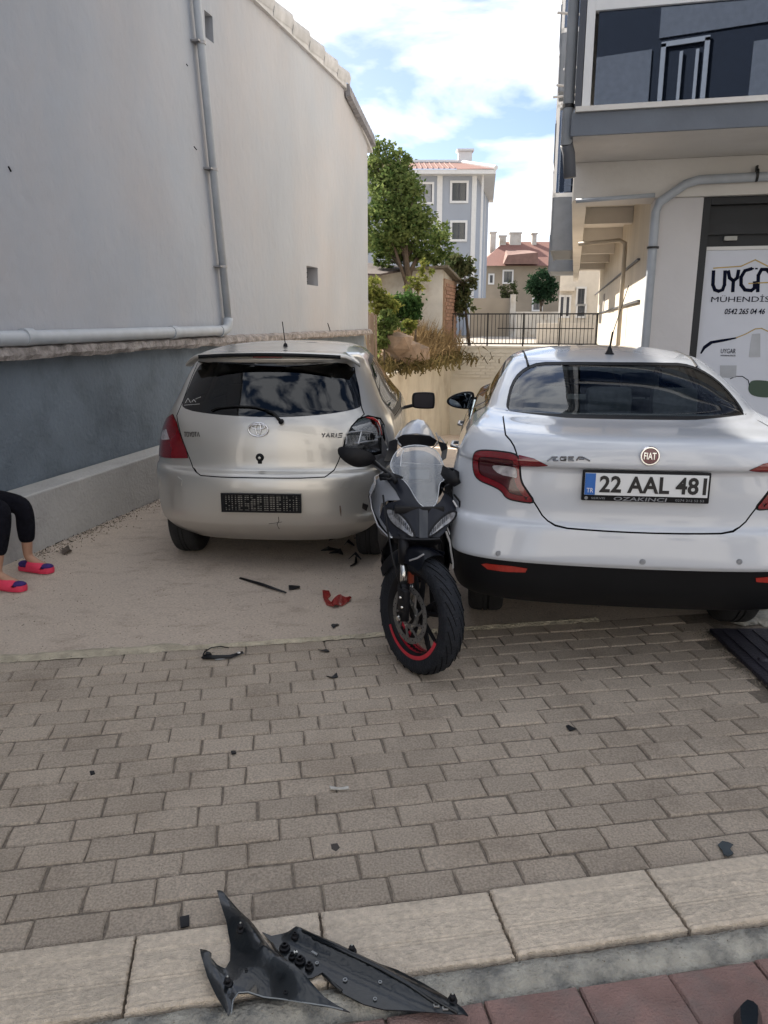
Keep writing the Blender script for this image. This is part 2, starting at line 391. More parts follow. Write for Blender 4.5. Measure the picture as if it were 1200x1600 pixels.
# loose grit
gb = bmesh.new(); rg = random.Random(11)
def grit(p, r):
    v = [gb.verts.new(p + Vector((rg.uniform(-1, 1), rg.uniform(-1, 1), 0)) * r) for _ in range(3)] + [gb.verts.new(p + Vector((0, 0, r * 0.9)))]
    try:
        for f in ((0, 1, 3), (1, 2, 3), (2, 0, 3)): gb.faces.new([v[i] for i in f])
    except ValueError: pass
for _ in range(1500):
    t = rg.uniform(4.5, 8.5); grit(al(-3.72 + abs(rg.gauss(0, 0.10)), t, 0.003), rg.uniform(0.002, 0.011))
for _ in range(900): grit(rd(rg.uniform(-3, 2.2), B0 + rg.gauss(0.0, 0.05), 0.006), rg.uniform(0.001, 0.005))
for _ in range(700): grit(rd(rg.uniform(-1.5, 2.0), 1.57 + rg.gauss(0, 0.025), 0.004), rg.uniform(0.001, 0.004))
for _ in range(2600):
    p = rd(rg.uniform(-2.6, 2.2), 3.82 + abs(rg.gauss(0, 1.0)), 0.005); grit(p, rg.uniform(0.0015, 0.0055))
for _ in range(500):
    f = rg.random(); p = Vector((1.77 + 0.03 * f, 3.95 - 0.75 * f, 0.004)) + Vector((rg.gauss(-.04, .03), rg.gauss(0, .02), 0)); grit(p, rg.uniform(0.002, 0.008))
me = bpy.data.meshes.new('grit'); gb.to_mesh(me); gb.free(); me.materials.append(mat('grit', (0.2, 0.17, 0.13), 0.95, var=0.5, scale=90))
tag(link('loose_grit', me), kind='stuff')
# ================================================================ LEFT BUILDING
M_wallL = mat('lavender_render', (0.355, 0.38, 0.425), 0.9, var=0.07, scale=0.9, bump=1.3, bscale=9, col2=(0.395, 0.39, 0.41), c2scale=0.5, c2lo=0.4, c2hi=0.65, stretch=(1, 1, 0.7))
M_plinth = mat('blue_grey_render', (0.145, 0.18, 0.22), 0.85, var=0.2, scale=1.6, bump=1.2, bscale=24, col2=(0.10, 0.125, 0.155), c2scale=2.2, c2lo=0.48, c2hi=0.68)
M_ledge = mat('crumbling_concrete', (0.34, 0.31, 0.30), 0.95, var=0.3, scale=18, bump=2.0, bscale=40, col2=(0.2, 0.18, 0.17), c2scale=10, c2lo=0.45, c2hi=0.6)
M_lowwall = mat('pale_render', (0.42, 0.415, 0.405), 0.9, var=0.10, scale=2.2, bump=0.8, bscale=35, col2=(0.30, 0.29, 0.285), c2scale=1.6, c2lo=0.5, c2hi=0.8)
M_pipe = mat('grey_plastic', (0.37, 0.40, 0.44), 0.45, var=0.10, scale=9)
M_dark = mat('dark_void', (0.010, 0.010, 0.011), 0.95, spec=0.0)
M_metal = mat('dull_metal', (0.30, 0.30, 0.31), 0.45, 0.8)
M_tile = mat('roof_tile', (0.21, 0.095, 0.075), 0.8, var=0.25, scale=12, obj_var=0.12)
M_rake = mat('weathered_rake', (0.42, 0.42, 0.43), 0.8, var=0.2, scale=6, obj_var=0.1)
S_UP, S_PL, S_LOW = -3.92, -4.01, -3.724
def mpart(name, f, m, parent, **k):
    b = MB(); f(b); return b.build(name, m, parent, **k)
lb = empty('house', al(S_UP, 8, 0), 0, 'windowless lavender grey building with blue plinth on the left of the driveway', 'building')
lb.location = (0, 0, 0)
t0, z0 = atS(400, 0, S_UP); t1, z1 = atS(537, 130, S_UP); t2, z2 = atS(585, 235, S_UP)
LEND = 15.0
def rakez(t):
    if t < t1: return z1 + (z0 - z1) / (t0 - t1) * (t - t1)
    return z1 - 0.10 + (z2 - z1 + 0.10) * (t - t1) / (t2 - t1)
RIDGE = 2.0
def topz(t): return rakez(t) if t > RIDGE else rakez(RIDGE) - (RIDGE - t) * 0.2
v1 = [atS(479, 415, S_UP), atS(497, 447, S_UP)]; v2 = [atS(319, 15, S_UP), atS(334, 68, S_UP)]
holes = [(v1[0][0], v1[1][0], v1[1][1], v1[0][1]), (v2[0][0], v2[1][0], v2[1][1], v2[0][1])]
b = MB()
ts = sorted({-3.0, RIDGE, LEND, t1} | {h[0] for h in holes} | {h[1] for h in holes} | {0.0, 4.0, 6.0, 7.0, 9.0, 11.0, 12.5, 14.0}); zsb = sorted({1.47, 2.2, 3.0, 4.2} | {h[2] for h in holes} | {h[3] for h in holes})
for a_, c_ in zip(ts, ts[1:]):
    for d_, e_ in zip(zsb, zsb[1:] + [None]):
        if any(a_ > h[0] - 1e-4 and c_ < h[1] + 1e-4 and d_ > h[2] - 1e-4 and e_ and e_ < h[3] + 1e-4 for h in holes): continue
        b.face([al(S_UP, a_, min(d_, topz(a_))), al(S_UP, c_, min(d_, topz(c_))), al(S_UP, c_, min(e_, topz(c_)) if e_ else topz(c_)), al(S_UP, a_, min(e_, topz(a_)) if e_ else topz(a_))])
for h in holes:
    for q in (((h[0], h[2]), (h[1], h[2])), ((h[1], h[2]), (h[1], h[3])), ((h[1], h[3]), (h[0], h[3])), ((h[0], h[3]), (h[0], h[2]))):
        b.face([al(S_UP, *q[0]), al(S_UP, *q[1]), al(S_UP - 0.25, *q[1]), al(S_UP - 0.25, *q[0])])
b.face([al(S_UP, LEND, 1.47), al(-14, LEND, 1.47), al(-14, LEND, topz(LEND)), al(S_UP, LEND, topz(LEND))])
b.face([al(S_UP, -3, 1.47), al(-14, -3, 1.47), al(-14, -3, topz(-3)), al(S_UP, -3, topz(-3))])
b.face([al(-14, -3, 1.47), al(-14, LEND, 1.47), al(-14, LEND, topz(LEND)), al(-14, RIDGE, topz(RIDGE)), al(-14, -3, topz(-3))])
bmesh.ops.remove_doubles(b.bm, verts=b.bm.verts, dist=1e-4)
b.build('wall', M_wallL, lb)
for h in holes:
    v = mpart('vent', lambda b: b.abox(S_UP - 0.30, S_UP - 0.22, h[0] - .02, h[1] + .02, h[2] - .02, h[3] + .02), mat('vent_grey', (0.10, 0.10, 0.11), 0.8), lb)
    mpart('vent_slat', lambda b: [b.abox(S_UP - 0.2, S_UP - 0.17, h[0], h[1], h[2] + (h[3] - h[2]) * k / 4 - .012, h[2] + (h[3] - h[2]) * k / 4 + .012) for k in (1, 2, 3)], M_dark, v)
mpart('plinth', lambda b: b.abox(-14, S_PL, -3, LEND, -0.3, 1.375), M_plinth, lb)
# crumbling ledge
b = MB(); rr = random.Random(5); sec = []
for i in range(181):
    t = -3 + i * 0.1; f = lambda k: rr.uniform(-k, k)
    sec.append([b.bm.verts.new(al(s, t, z)) for s, z in ((-4.2, 1.376), (-3.86 + f(.012), 1.372 + f(.012)), (-3.835 + f(.01), 1.40 + f(.008)), (-3.845 + f(.012), 1.455 + f(.01)), (-3.90 + f(.01), 1.478 + f(.006)), (-4.2, 1.48))])
for A, B in zip(sec, sec[1:]):
    for k in range(5): b.bm.faces.new((A[k], B[k], B[k + 1], A[k + 1]))
b.bm.faces.new(sec[-1]); b.bm.faces.new(sec[0][::-1])
b.build('ledge', M_ledge, lb)
# roof slab and rake tiles
rf = mpart('roof', lambda b: (b.hexa([al(-14.3, RIDGE, topz(RIDGE)), al(S_UP + .05, RIDGE, topz(RIDGE)), al(S_UP + .05, t1, topz(t1) + .02), al(-14.3, t1, topz(t1) + .02), al(-14.3, RIDGE, topz(RIDGE) + .1), al(S_UP + .05, RIDGE, topz(RIDGE) + .1), al(S_UP + .05, t1, topz(t1) + .1), al(-14.3, t1, topz(t1) + .1)]),
     b.hexa([al(-14.3, t1 + .003, topz(t1 + .01) + .0), al(S_UP + .04, t1 + .003, topz(t1 + .01) + .0), al(S_UP + .04, LEND + .25, z2 - .1), al(-14.3, LEND + .25, z2 - .1), al(-14.3, t1 + .003, topz(t1 + .01) + .05), al(S_UP + .04, t1 + .003, topz(t1 + .01) + .05), al(S_UP + .04, LEND + .25, z2 - .05), al(-14.3, LEND + .25, z2 - .05)]),
     b.hexa([al(-14.3, -3.2, topz(-3) - .05), al(S_UP + .05, -3.2, topz(-3) - .05), al(S_UP + .05, RIDGE - .003, topz(RIDGE)), al(-14.3, RIDGE - .003, topz(RIDGE)), al(-14.3, -3.2, topz(-3) + .05), al(S_UP + .05, -3.2, topz(-3) + .05), al(S_UP + .05, RIDGE - .003, topz(RIDGE) + .1), al(-14.3, RIDGE - .003, topz(RIDGE) + .1)])), M_rake, lb)
n = 14
for i in range(n):
    a_ = RIDGE + 2 + (t1 + .15 - RIDGE - 2) * i / n; c_ = RIDGE + 2 + (t1 + .15 - RIDGE - 2) * (i + 1.06) / n
    za, zc = rakez(a_) if a_ < t1 else z1, z1 + (z0 - z1) / (t0 - t1) * (c_ - t1); za = z1 + (z0 - z1) / (t0 - t1) * (a_ - t1)
    q = []
    for (t, z, dr) in ((a_, za, 0.0), (c_, zc, 0.055)):
        q.append([al(S_UP + s, t, z + h + dr) for s, h in ((0.055, -0.04), (0.075, 0.06), (0.05, 0.15), (-0.02, 0.19), (-0.10, 0.15), (-0.13, 0.08))])
    bb = MB(); A = [bb.bm.verts.new(p) for p in q[0]]; B = [bb.bm.verts.new(p) for p in q[1]]
    for k in range(5): bb.bm.faces.new((A[k], B[k], B[k + 1], A[k + 1]))
    bb.bm.faces.new(A); bb.bm.faces.new(B[::-1]); bb.build('rake_tile', M_rake, rf, auto=50)
n = 13; M_rk2 = mat('grey_eave_tile', (0.20, 0.20, 0.22), 0.8, var=0.2, obj_var=0.15)
for i in range(n):
    a_ = t1 + .02 + (LEND + .2 - t1) * i / n; c_ = a_ + (LEND + .2 - t1) / n * 0.93
    za, zc = topz(a_), topz(c_)
    bb = MB(); bb.hexa([al(S_UP + .03, a_, za - .10), al(S_UP + .11, a_, za - .08), al(S_UP + .11, c_, zc - .08), al(S_UP + .03, c_, zc - .10), al(S_UP + .0, a_, za + .10), al(S_UP + .09, a_, za + .10), al(S_UP + .09, c_, zc + .085), al(S_UP + .0, c_, zc + .085)])
    bb.build('eave_tile', M_rk2, rf)
# pipes on the left wall
dp = empty('drainpipe', (0, 0, 0), 0, 'grey drainpipe running down and then along the foot of the lavender wall', 'pipe')
pts = [(303, -120), (306, 0), (355, 497)]
P_ = [atS(x, y, S_UP + .06) for x, y in pts]
b = MB(); b.tube([al(S_UP + .07, t, z) for t, z in P_], 0.042, 14); q = P_[-1]
b.build('downpipe', M_pipe, dp, smooth=True)
zb = 1.475 + .06
hp = mpart('ground_pipe', lambda b: b.tube([al(S_UP + .07, q[0], q[1]), al(S_UP + .07, q[0] - .005, zb + .09), al(S_UP + .07, q[0] - .05, zb + .02), al(S_UP + .07, q[0] - .14, zb), al(S_UP + .07, q[0] - 3, zb - .01), al(S_UP + .07, -2.5, zb - .02)], 0.055, 14), M_pipe, dp, smooth=True)
for tt in (q[0] - .16, q[0] - 1.25, q[0] - 3.4): mpart('pipe_socket', lambda b: b.tube([al(S_UP + .07, tt, zb - .004), al(S_UP + .07, tt - .09, zb - .005)], 0.064, 14), M_pipe, dp, smooth=False, auto=40)
for f in (0.12, 0.5, 0.82):
    pt = (P_[1][0] + (q[0] - P_[1][0]) * f, P_[1][1] + (q[1] - P_[1][1]) * f)
    mpart('pipe_clip', lambda b: b.tube([al(S_UP + .07, pt[0], pt[1] - .015), al(S_UP + .07, pt[0], pt[1] + .015)], 0.05, 14).abox(S_UP, S_UP + .09, pt[0] - .10, pt[0] + .06, pt[1] - .008, pt[1] + .008), M_metal, dp)

for (x0, y0, x1, y1, r_) in ((13, 260, 17, 268, .006), (303, 229, 307, 234, .005), (291, 100, 293, 103, .005), (512, 505, 516, 518, .008)):
    A = atS(x0, y0, S_UP + .002); B = atS(x1, y1, S_UP + .002); mpart('wall_mark', lambda b: b.tube([al(S_UP + .002, *A), al(S_UP + .004, *B)], r_, 5), M_dark, lb)
# low parapet wall and cream retaining wall
lw = mpart('parapet_wall', lambda b: b.hexa([al(-4.0, 1.0, -.2), al(S_LOW, 1.0, -.2), al(S_LOW, 9.5, -.2), al(-4.0, 9.5, -.2), al(-4.0, 1.0, .425), al(S_LOW - .005, 1.0, .43), al(S_LOW - .005, 9.5, .435), al(-4.0, 9.5, .43)]), M_lowwall, None)
mod = lw.modifiers.new('b', 'BEVEL'); mod.width = 0.015; mod.segments = 3
tag(lw, 'low pale rendered parapet wall at the foot of the blue plinth', 'wall')
M_cream = mat('cream_render', (0.62, 0.57, 0.48), 0.9, var=0.10, scale=1.8, bump=0.7, bscale=20, col2=(0.36, 0.29, 0.21), c2scale=1.0, c2lo=0.5, c2hi=0.8)
rw = MB(); rr = random.Random(8); prev = None
for i in range(31):
    t = 9.5 + (TE - 9.5) * i / 30; z = .46 + .012 * (t - 9.5) + rr.uniform(-.02, .02)
    q = [rw.bm.verts.new(al(*p)) for p in ((S_LOW, t, -2.4), (S_LOW + rr.uniform(-.01, .01), t, z), (-3.98, t, z + .01), (-3.98, t, -2.4))]
    if prev:
        for k in range(3): rw.bm.faces.new((prev[k], q[k], q[k + 1], prev[k + 1]))
    prev = q
rwo = tag(rw.build('retaining_wall', M_cream), 'tall cream retaining wall along the left side of the sunken ramp', 'wall')
gs = mpart('garden_soil', lambda b: b.abox(-14, -3.985, LEND + .01, TE + 6, -0.1, .50), M_ground, None); tag(gs, kind='structure')

# end wall with moulded brick band and railing
M_white = mat('white_paint_wall', (0.66, 0.63, 0.56), 0.85, var=0.08, scale=2, bump=0.3, bscale=20)
ew = empty('end_wall', (0, 0, 0), 0, 'whitewashed cross wall with a brick pattern closing the bottom of the ramp', 'wall')
mpart('wall_body', lambda b: b.abox(S_LOW + .003, .74, TE, TE + .22, -2.6, .80), M_white, ew)
mpart('wall_cap', lambda b: b.abox(S_LOW - .05, .76, TE - .04, TE + .28, .803, .86), M_white, ew)
b = MB(); rr = random.Random(2)
for j in range(9):
    for i in range(15):
        s = -3.66 + i * .30 + .15 * (j % 2); z = .72 - j * .095
        if s + .28 < .72: b.abox(s, s + .28, TE - .035 + rr.uniform(0, .012), TE + .01, z - .078, z)
tag(b.build('moulded_brick', M_white, ew), kind='stuff')
M_iron = mat('black_iron', (0.025, 0.024, 0.024), 0.5, 0.3)
rl = empty('railing', (0, 0, 0), 0, 'thin black iron railing standing on the cross wall behind the ramp', 'railing')
for z in (.93, 1.83): mpart('rail', lambda b: b.abox(S_LOW, .78, TE + .07, TE + .11, z - .02, z + .02), M_iron, rl)
mpart('rail', lambda b: b.abox(-2.3, .6, TE + .07, TE + .105, 1.38, 1.41), M_iron, rl)
bar = mpart('bar', lambda b: b.abox(S_LOW, S_LOW + .018, TE + .08, TE + .098, .935, 1.82), M_iron, rl)
for i in range(1, 41):
    c_ = bar.copy(); COL.objects.link(c_); c_.location = AS * (i * .112)
post = mpart('post', lambda b: b.abox(S_LOW - .01, S_LOW + .035, TE + .07, TE + .115, .86, 1.86), M_iron, rl)
for i in range(1, 5):
    c_ = post.copy(); COL.objects.link(c_); c_.location = AS * (i * 1.1)

# ================================================================ RIGHT BUILDING
M_beige = mat('beige_render', (0.62, 0.595, 0.56), 0.9, var=0.08, scale=1.2, bump=0.5, bscale=18, col2=(0.53, 0.50, 0.465), c2scale=0.9, c2lo=0.48, c2hi=0.75)
M_pillar = mat('pillar_render', (0.57, 0.555, 0.56), 0.9, var=0.07, scale=1.4, bump=0.4, bscale=16)
M_slab = mat('slate_band', (0.115, 0.13, 0.155), 0.7, var=0.12, scale=3, bump=0.3, bscale=20)
M_side = mat('cream_side', (0.58, 0.53, 0.45), 0.88, var=0.10, scale=1.5, bump=0.5, bscale=12, col2=(0.46, 0.38, 0.28), c2scale=1.2, c2lo=0.5, c2hi=0.8, stretch=(1, 1, .3))
M_frame = mat('white_frame', (0.62, 0.62, 0.62), 0.4, var=0.05)
M_glassd = glass('balcony_glass', (0.10, 0.13, 0.17), 0.13, 0.008, (0.5, 0.6, 0.8))
M_navy = mat('navy_frame', (0.045, 0.05, 0.065), 0.45)
SR, TF, TB, SO, SX, BEND = .727, 8.71, 7.49, -.10, 16.0, 27.0
rb = empty('apartment_block', (0, 0, 0), 0, 'tall beige apartment block with slate bands and glazed balconies on the right', 'building')
s_a, _ = atT(1099, 320, TF)                                      # left side of the shop opening
mpart('corner_pillar', lambda b: b.abox(SR, s_a - .0, TF, TF + .45, -.1, 2.84), M_pillar, rb)
mpart('side_wall', lambda b: b.abox(SR + .003, SR + .3, TF + .452, BEND, -2.4, 3.2), M_side, rb)
mpart('street_wall', lambda b: b.abox(s_a + 3.6, SX, TF, TF + .3, -.1, 2.84), M_pillar, rb)
mpart('beam', lambda b: b.abox(SO + .02, SX, TF - .05, TF + .40, 2.842, 3.197), M_beige, rb)
mpart('edge_beam', lambda b: b.abox(SO + .005, SO + .16, TF + .402, BEND, 2.88, 3.197), M_beige, rb)
for t in (12.0, 14.6, 17.2, 19.8, 22.4): mpart('cross_beam', lambda b: b.abox(SO + .163, SR, t, t + .22, 2.98, 3.197), M_beige, rb)
mpart('soffit', lambda b: b.abox(SO, SX, TB, BEND, 3.2, 3.30), M_beige, rb)
mpart('slab_band', lambda b: b.abox(SO - .02, SX, TB - .03, TB + .2, 3.203, 3.385), M_slab, rb)
mpart('sill', lambda b: b.abox(SO + .01, SX, TB - .06, TB + .16, 3.388, 3.43), M_beige, rb)
# upper storeys: solid core behind glazed balconies
FL = 2.9
mpart('upper_wall', lambda b: b.abox(SO + .02, SX, TB + 1.3, BEND, 3.302, 3.3 + FL * 5), M_beige, rb)
mpart('balcony_end', lambda b: b.abox(SO - .0, SO + .055, TB - .0, TB + 1.29, 3.434, 3.3 + FL * 5), M_navy, rb)
for f in range(5):
    zf = 3.3 + FL * f
    if f: mpart('slab_band', lambda b: b.abox(SO + .058, SX, TB - .03, TB + 1.29, zf - .1, zf + .13), M_slab, rb)
    w_ = mpart('balcony_glazing', lambda b: b.abox(SO + .16, SX, TB + .03, TB + .045, zf + .135, zf + FL - .13), M_glassd, rb)
    mpart('glazing_frame', lambda b: (b.abox(SO + .06, SO + .13, TB, TB + .07, zf + .135, zf + FL - .105), b.abox(SO + .131, SX, TB - .002, TB + .072, zf + .87, zf + .98), [b.abox(SO + .13 + 2.6 * k, SO + .17 + 2.6 * k, TB + .005, TB + .068, zf + .981, zf + FL - .105) for k in range(1, 6)]), M_frame, w_)
    for k in range(6):
        mpart('curtain', lambda b: b.abox(1.0 + k * 2.4, 2.1 + k * 2.4, TB + 1.25, TB + 1.27, zf + .2, zf + 2.2), M_frame if k % 2 else M_dark, rb)
# side balconies, seen almost edge-on
M_panel = mat('grey_panel', (0.14, 0.155, 0.18), 0.6, var=0.12)
for (ta, tb, so) in ((23.6, 26.2, -.78), (16.6, 19.4, -.52)):
    for f in range(5):
        zf = 3.02 + FL * f
        bl = mpart('balcony', lambda b: b.abox(so, SO, ta, tb, zf, zf + .12), M_panel, rb)
        mpart('balcony_panel', lambda b: (b.abox(so - .03, so, ta, tb, zf - .02, zf + .98), b.abox(so, SO, ta - .03, ta, zf - .02, zf + .98)), M_panel, bl)
        mpart('balcony_window', lambda b: (b.abox(so, so + .015, ta, tb, zf + 1.08, zf + 2.55), b.abox(so + .02, SO - .03, ta - .005, ta + .01, zf + 1.08, zf + 2.55)), M_glassd, bl)
        mpart('window_frame', lambda b: ([b.abox(so - .02, so + .03, t, t + .05, zf + .99, zf + 2.65) for t in (ta - .02, (ta + tb) / 2, tb - .05)], b.abox(so - .022, so + .028, ta - .018, tb, zf + 2.61, zf + 2.69), b.abox(so - .02, SO, ta - .02, ta + .03, zf + 2.60, zf + 2.7), b.abox(so - .02, SO, ta - .02, ta + .03, zf + .985, zf + 1.06)), M_frame, bl)
for i, (tt, z, ln) in enumerate(((10.5, 5.15, .30), (11.4, 4.85, .22), (10.8, 4.45, .28), (11.5, 4.55, .34), (12.3, 4.6, .26), (13.4, 3.95, .14))):
    mpart('clothes_line_arm', lambda b: b.tube([al(SO, tt, z), al(SO - ln, tt - .05, z + .03 - .06 * (i % 2))], .014, 6), M_metal, rb)
# pipes
pp = empty('wall_pipe', (0, 0, 0), 0, 'grey waste pipe bending from the concrete beam down the corner pillar beside the shop', 'pipe')
s_c = atT(1016, 420, TF)[0]
PY = TF - .055
b = MB(); b.tube([al(SX - 2, PY - .055, 3.10), al(s_c + .38, PY - .055, 2.985), al(s_c + .26, PY - .055, 2.95), al(s_c + .03, PY - .055, 2.79), al(s_c, PY - .055, 2.70), al(s_c - .0, PY - .055, -.05)], .043, 14); b.build('main_pipe', M_pipe, pp, smooth=True)
b = MB(); b.tube([al(s_c - .02, PY - .04, 2.86), al(SO + .05, PY - .04, 2.83)], .022, 10); b.build('branch_pipe', M_pipe, pp, smooth=True)
for s, z in ((s_c + .9, 3.005), (s_c + 2.2, 3.045)): mpart('pipe_clip', lambda b: b.tube([al(s - .012, PY - .055, z), al(s + .012, PY - .055, z)], .06, 14).abox(s - .008, s + .008, PY - .06, PY, z, z + .09), M_iron, pp)
for z in (2.35, .9): mpart('pipe_clip', lambda b: b.tube([al(s_c, PY - .055, z), al(s_c, PY - .055, z + .02)], .06, 14), M_iron, pp)
M_pipe2 = mat('old_cream_pipe', (0.42, 0.37, 0.30), 0.55, var=0.15)
p2 = empty('alley_pipe', (0, 0, 0), 0, 'thin cream pipe crossing under the overhang and running down the sunlit side wall', 'pipe')
b = MB(); b.tube([al(SO + .1, 11.9, 2.70), al(SR - .16, 11.9, 2.74), al(SR - .09, 11.9, 2.70), al(SR - .085, 11.9, 2.6), al(SR - .085, 11.9, -.35)], .030, 10); b.build('pipe_run', M_pipe2, p2, smooth=True)
p3 = empty('corner_downpipe', (0, 0, 0), 0, 'pale grey downpipe on the outer corner of the balconies ending in a dark elbow', 'pipe')
b = MB(); b.tube([al(SO - .055, TB + .12, 3.3 + FL * 5), al(SO - .055, TB + .12, 3.16)], .048, 14); b.build('downpipe', M_pipe, p3, smooth=True)
b = MB(); b.tube([al(SO - .055, TB + .12, 3.17), al(SO - .03, TB + .17, 3.1), al(SO - .01, TB + .17, 2.9)], .055, 14); b.build('elbow', mat('dark_pipe', (.10, .105, .12), .6), p3, smooth=True)
mpart('pipe_clip', lambda b: b.tube([al(SO - .055, TB + .12, 3.46), al(SO - .055, TB + .12, 3.49)], .055, 14), M_iron, p3)
# dark trims and small window on the side wall
for (qa, qb) in (((1000, 405), (925, 465)), ((1000, 470), (925, 493))):
    A = atS(*qa, SR); B = atS(*qb, SR); mpart('wall_trim', lambda b: b.hexa([al(SR - .03, A[0], A[1] - .012), al(SR + .002, A[0], A[1] - .012), al(SR + .002, B[0], B[1] - .012), al(SR - .03, B[0], B[1] - .012), al(SR - .03, A[0], A[1] + .012), al(SR + .002, A[0], A[1] + .012), al(SR + .002, B[0], B[1] + .012), al(SR - .03, B[0], B[1] + .012)]), M_navy, rb)
mpart('vent', lambda b: b.abox(SR - .012, SR + .002, 21.0, 22.0, 1.85, 2.3), mat('grey_vent', (.3, .27, .24), .8), rb)
# shop front
sh = empty('shop_front', (0, 0, 0)); sh.parent = rb
M_shop = mat('shop_dark', (0.012, 0.014, 0.018), 0.6, var=0.2)
s_b = s_a + 3.6
zh = atT(1150, 388, TF)[1]
mpart('frame', lambda b: (b.abox(s_a + .003, s_a + .075, TF + .03, TF + .2, .0, 2.838), b.abox(s_a + .078, s_b - .003, TF + .03, TF + .2, 2.77, 2.838), b.abox(s_b - .075, s_b - .003, TF + .03, TF + .2, .0, 2.767)), M_shop, sh)
mpart('header', lambda b: b.abox(s_a + .078, s_b - .078, TF + .12, TF + .2, zh + .03, 2.765), M_shop, sh)
mpart('header_rail', lambda b: b.abox(s_a + .078, s_b - .078, TF + .07, TF + .117, zh + .14, zh + .24), M_shop, sh)
mpart('lamp', lambda b: b.box(al(s_a + .30, TF + .09, 2.45), (.12, .05, .04), -AL), mat('lamp_grey', (.35, .35, .33), .5), sh)
M_sign = mat('sign_white', (0.56, 0.59, 0.67), 0.35, var=0.04, scale=3)
TS = TF + .10
sg = empty('printed_sign', (0, 0, 0), 0, 'white printed shop sign with navy lettering behind the white car', 'sign')
mpart('sign_panel', lambda b: b.abox(s_a + .078, s_b - .078, TS, TS + .05, .12, zh - .01), M_sign, sg)
mpart('sign_rim', lambda b: b.abox(s_a + .078, s_b - .078, TS - .01, TS + .045, zh - .008, zh + .027), M_frame, sh)
M_ink = mat('navy_ink', (0.006, 0.008, 0.022), 0.9, spec=.1); M_gold = mat('gold_ink', (0.42, 0.30, 0.09), 0.4)
def SG(px, py, d=.0): s, z = atT(px, py, TS - .003 - d); return s, z
def sgtext(name, s_, x0, x1, y0, y1, m, full=1.0, bold=0.0, shear=0.0):
    A, B = SG(x0, y1), SG(x1, y0); wd = (B[0] - A[0]) * full; hh = B[1] - A[1]
    M = Matrix.Translation(al(A[0] + wd / 2, TS - .003, A[1] + hh / 2)) @ MA @ Matrix.Rotation(R(90), 4, 'X')
    return text(name, s_, 1, M, m, sg, .0015, bold, 1.0, wd, hh, shear)
def sgpoly(name, pts, m, wd=None):
    b = MB()
    if wd:
        q = [SG(*p) for p in pts]
        for A, B in zip(q, q[1:]):
            d = Vector((B[0] - A[0], B[1] - A[1])); L_ = d.length; d.normalize(); nx, ny = -d.y * wd / 2, d.x * wd / 2; A = (A[0] - d.x * wd * .3, A[1] - d.y * wd * .3); B = (B[0] + d.x * wd * .3, B[1] + d.y * wd * .3)
            b.prism([al(A[0] - nx, TS - .004, A[1] - ny), al(B[0] - nx, TS - .004, B[1] - ny), al(B[0] + nx, TS - .004, B[1] + ny), al(A[0] + nx, TS - .004, A[1] + ny)], AT * .0035)
    else: b.prism([al(SG(*p)[0], TS - .004, SG(*p)[1]) for p in pts], AT * .0035)
    return b.build(name, m, sg)
# UYGAR in rounded line lettering, cut from strokes
st = .033
sgpoly('letter', [(1115, 424), (1114, 445), (1117, 453), (1123, 455), (1129, 453), (1132, 445), (1133, 424)], M_ink, st)
sgpoly('letter', [(1138, 424), (1140, 434), (1146, 439), (1152, 434), (1154, 423)], M_ink, st); sgpoly('letter', [(1146, 439), (1145, 455)], M_ink, st)
sgpoly('letter', [(1174, 420), (1164, 423), (1158, 433), (1158, 445), (1164, 453), (1174, 454), (1179, 450), (1179, 441)], M_ink, st)
sgpoly('letter', [(1184, 455), (1185, 430), (1190, 421), (1198, 421), (1204, 428), (1206, 455)], M_ink, st)
sgpoly('letter', [(1212, 455), (1213, 423), (1226, 423), (1230, 431), (1226, 438), (1214, 438), (1231, 455)], M_ink, st)
for x in (1174, 1180): sgpoly('dot', [(x, 418.5), (x + 4, 418.5), (x + 4, 421), (x, 421)], M_ink)
sgpoly('roof_line', [(1115, 419), (1158, 416), (1180, 406), (1208, 420), (1240, 417)], M_gold, .012)
sgpoly('roof_line', [(1170, 443), (1205, 441)], M_gold, .012)
sgtext('lettering', 'M\u00dcHEND\u0130SL\u0130K', 1111, 1233, 460, 472, M_ink, 1.0, .0)
sgtext('phone_number', '0542 265 04 46', 1132, 1196, 482, 491, M_ink, 1.0, .016, .15)
sgpoly('swoosh', [(1094, 552), (1099, 541), (1110, 533), (1128, 530), (1150, 527), (1151, 529), (1130, 534), (1113, 537), (1102, 545), (1096, 553)], M_ink)
sgpoly('swoosh', [(1150, 528), (1165, 522), (1180, 514), (1190, 513), (1205, 520)], M_gold, .010)
sgtext('lettering', 'UYGAR', 1126, 1150, 545, 552, M_ink); sgtext('lettering', 'M\u00dcHEND\u0130SL\u0130K', 1126, 1150, 554, 556.5, M_ink)
sgpoly('printed_tile', [(1175, 522), (1188, 521), (1188, 558), (1170, 558)], mat('print_grey', (.40, .42, .46), .4))
sgpoly('printed_tile', [(1125, 571), (1151, 571), (1150, 590), (1125, 590)], mat('print_grey2', (.36, .38, .42), .4))
sgpoly('printed_shape', smoothpoly([(1170, 600), (1176, 593), (1210, 596), (1210, 622), (1178, 620), (1169, 612)], 2), mat('print_green', (.022, .06, .04), .4))
sgpoly('printed_line', [(1141, 592), (1150, 588), (1160, 588), (1169, 594), (1171, 602)], M_ink, .008)
stp = mpart('shop_step', lambda b: b.hexa([al(.9, 5.3, -.1), al(5, 5.3, -.1), al(5, TF, -.1), al(.98, TF, -.1), al(.92, 5.35, .10), al(5, 5.35, .10), al(5, TF, .12), al(1.0, TF, .12)]), M_mortar, None); tag(stp, 'raised rough concrete step in front of the shop behind the white car', 'step')
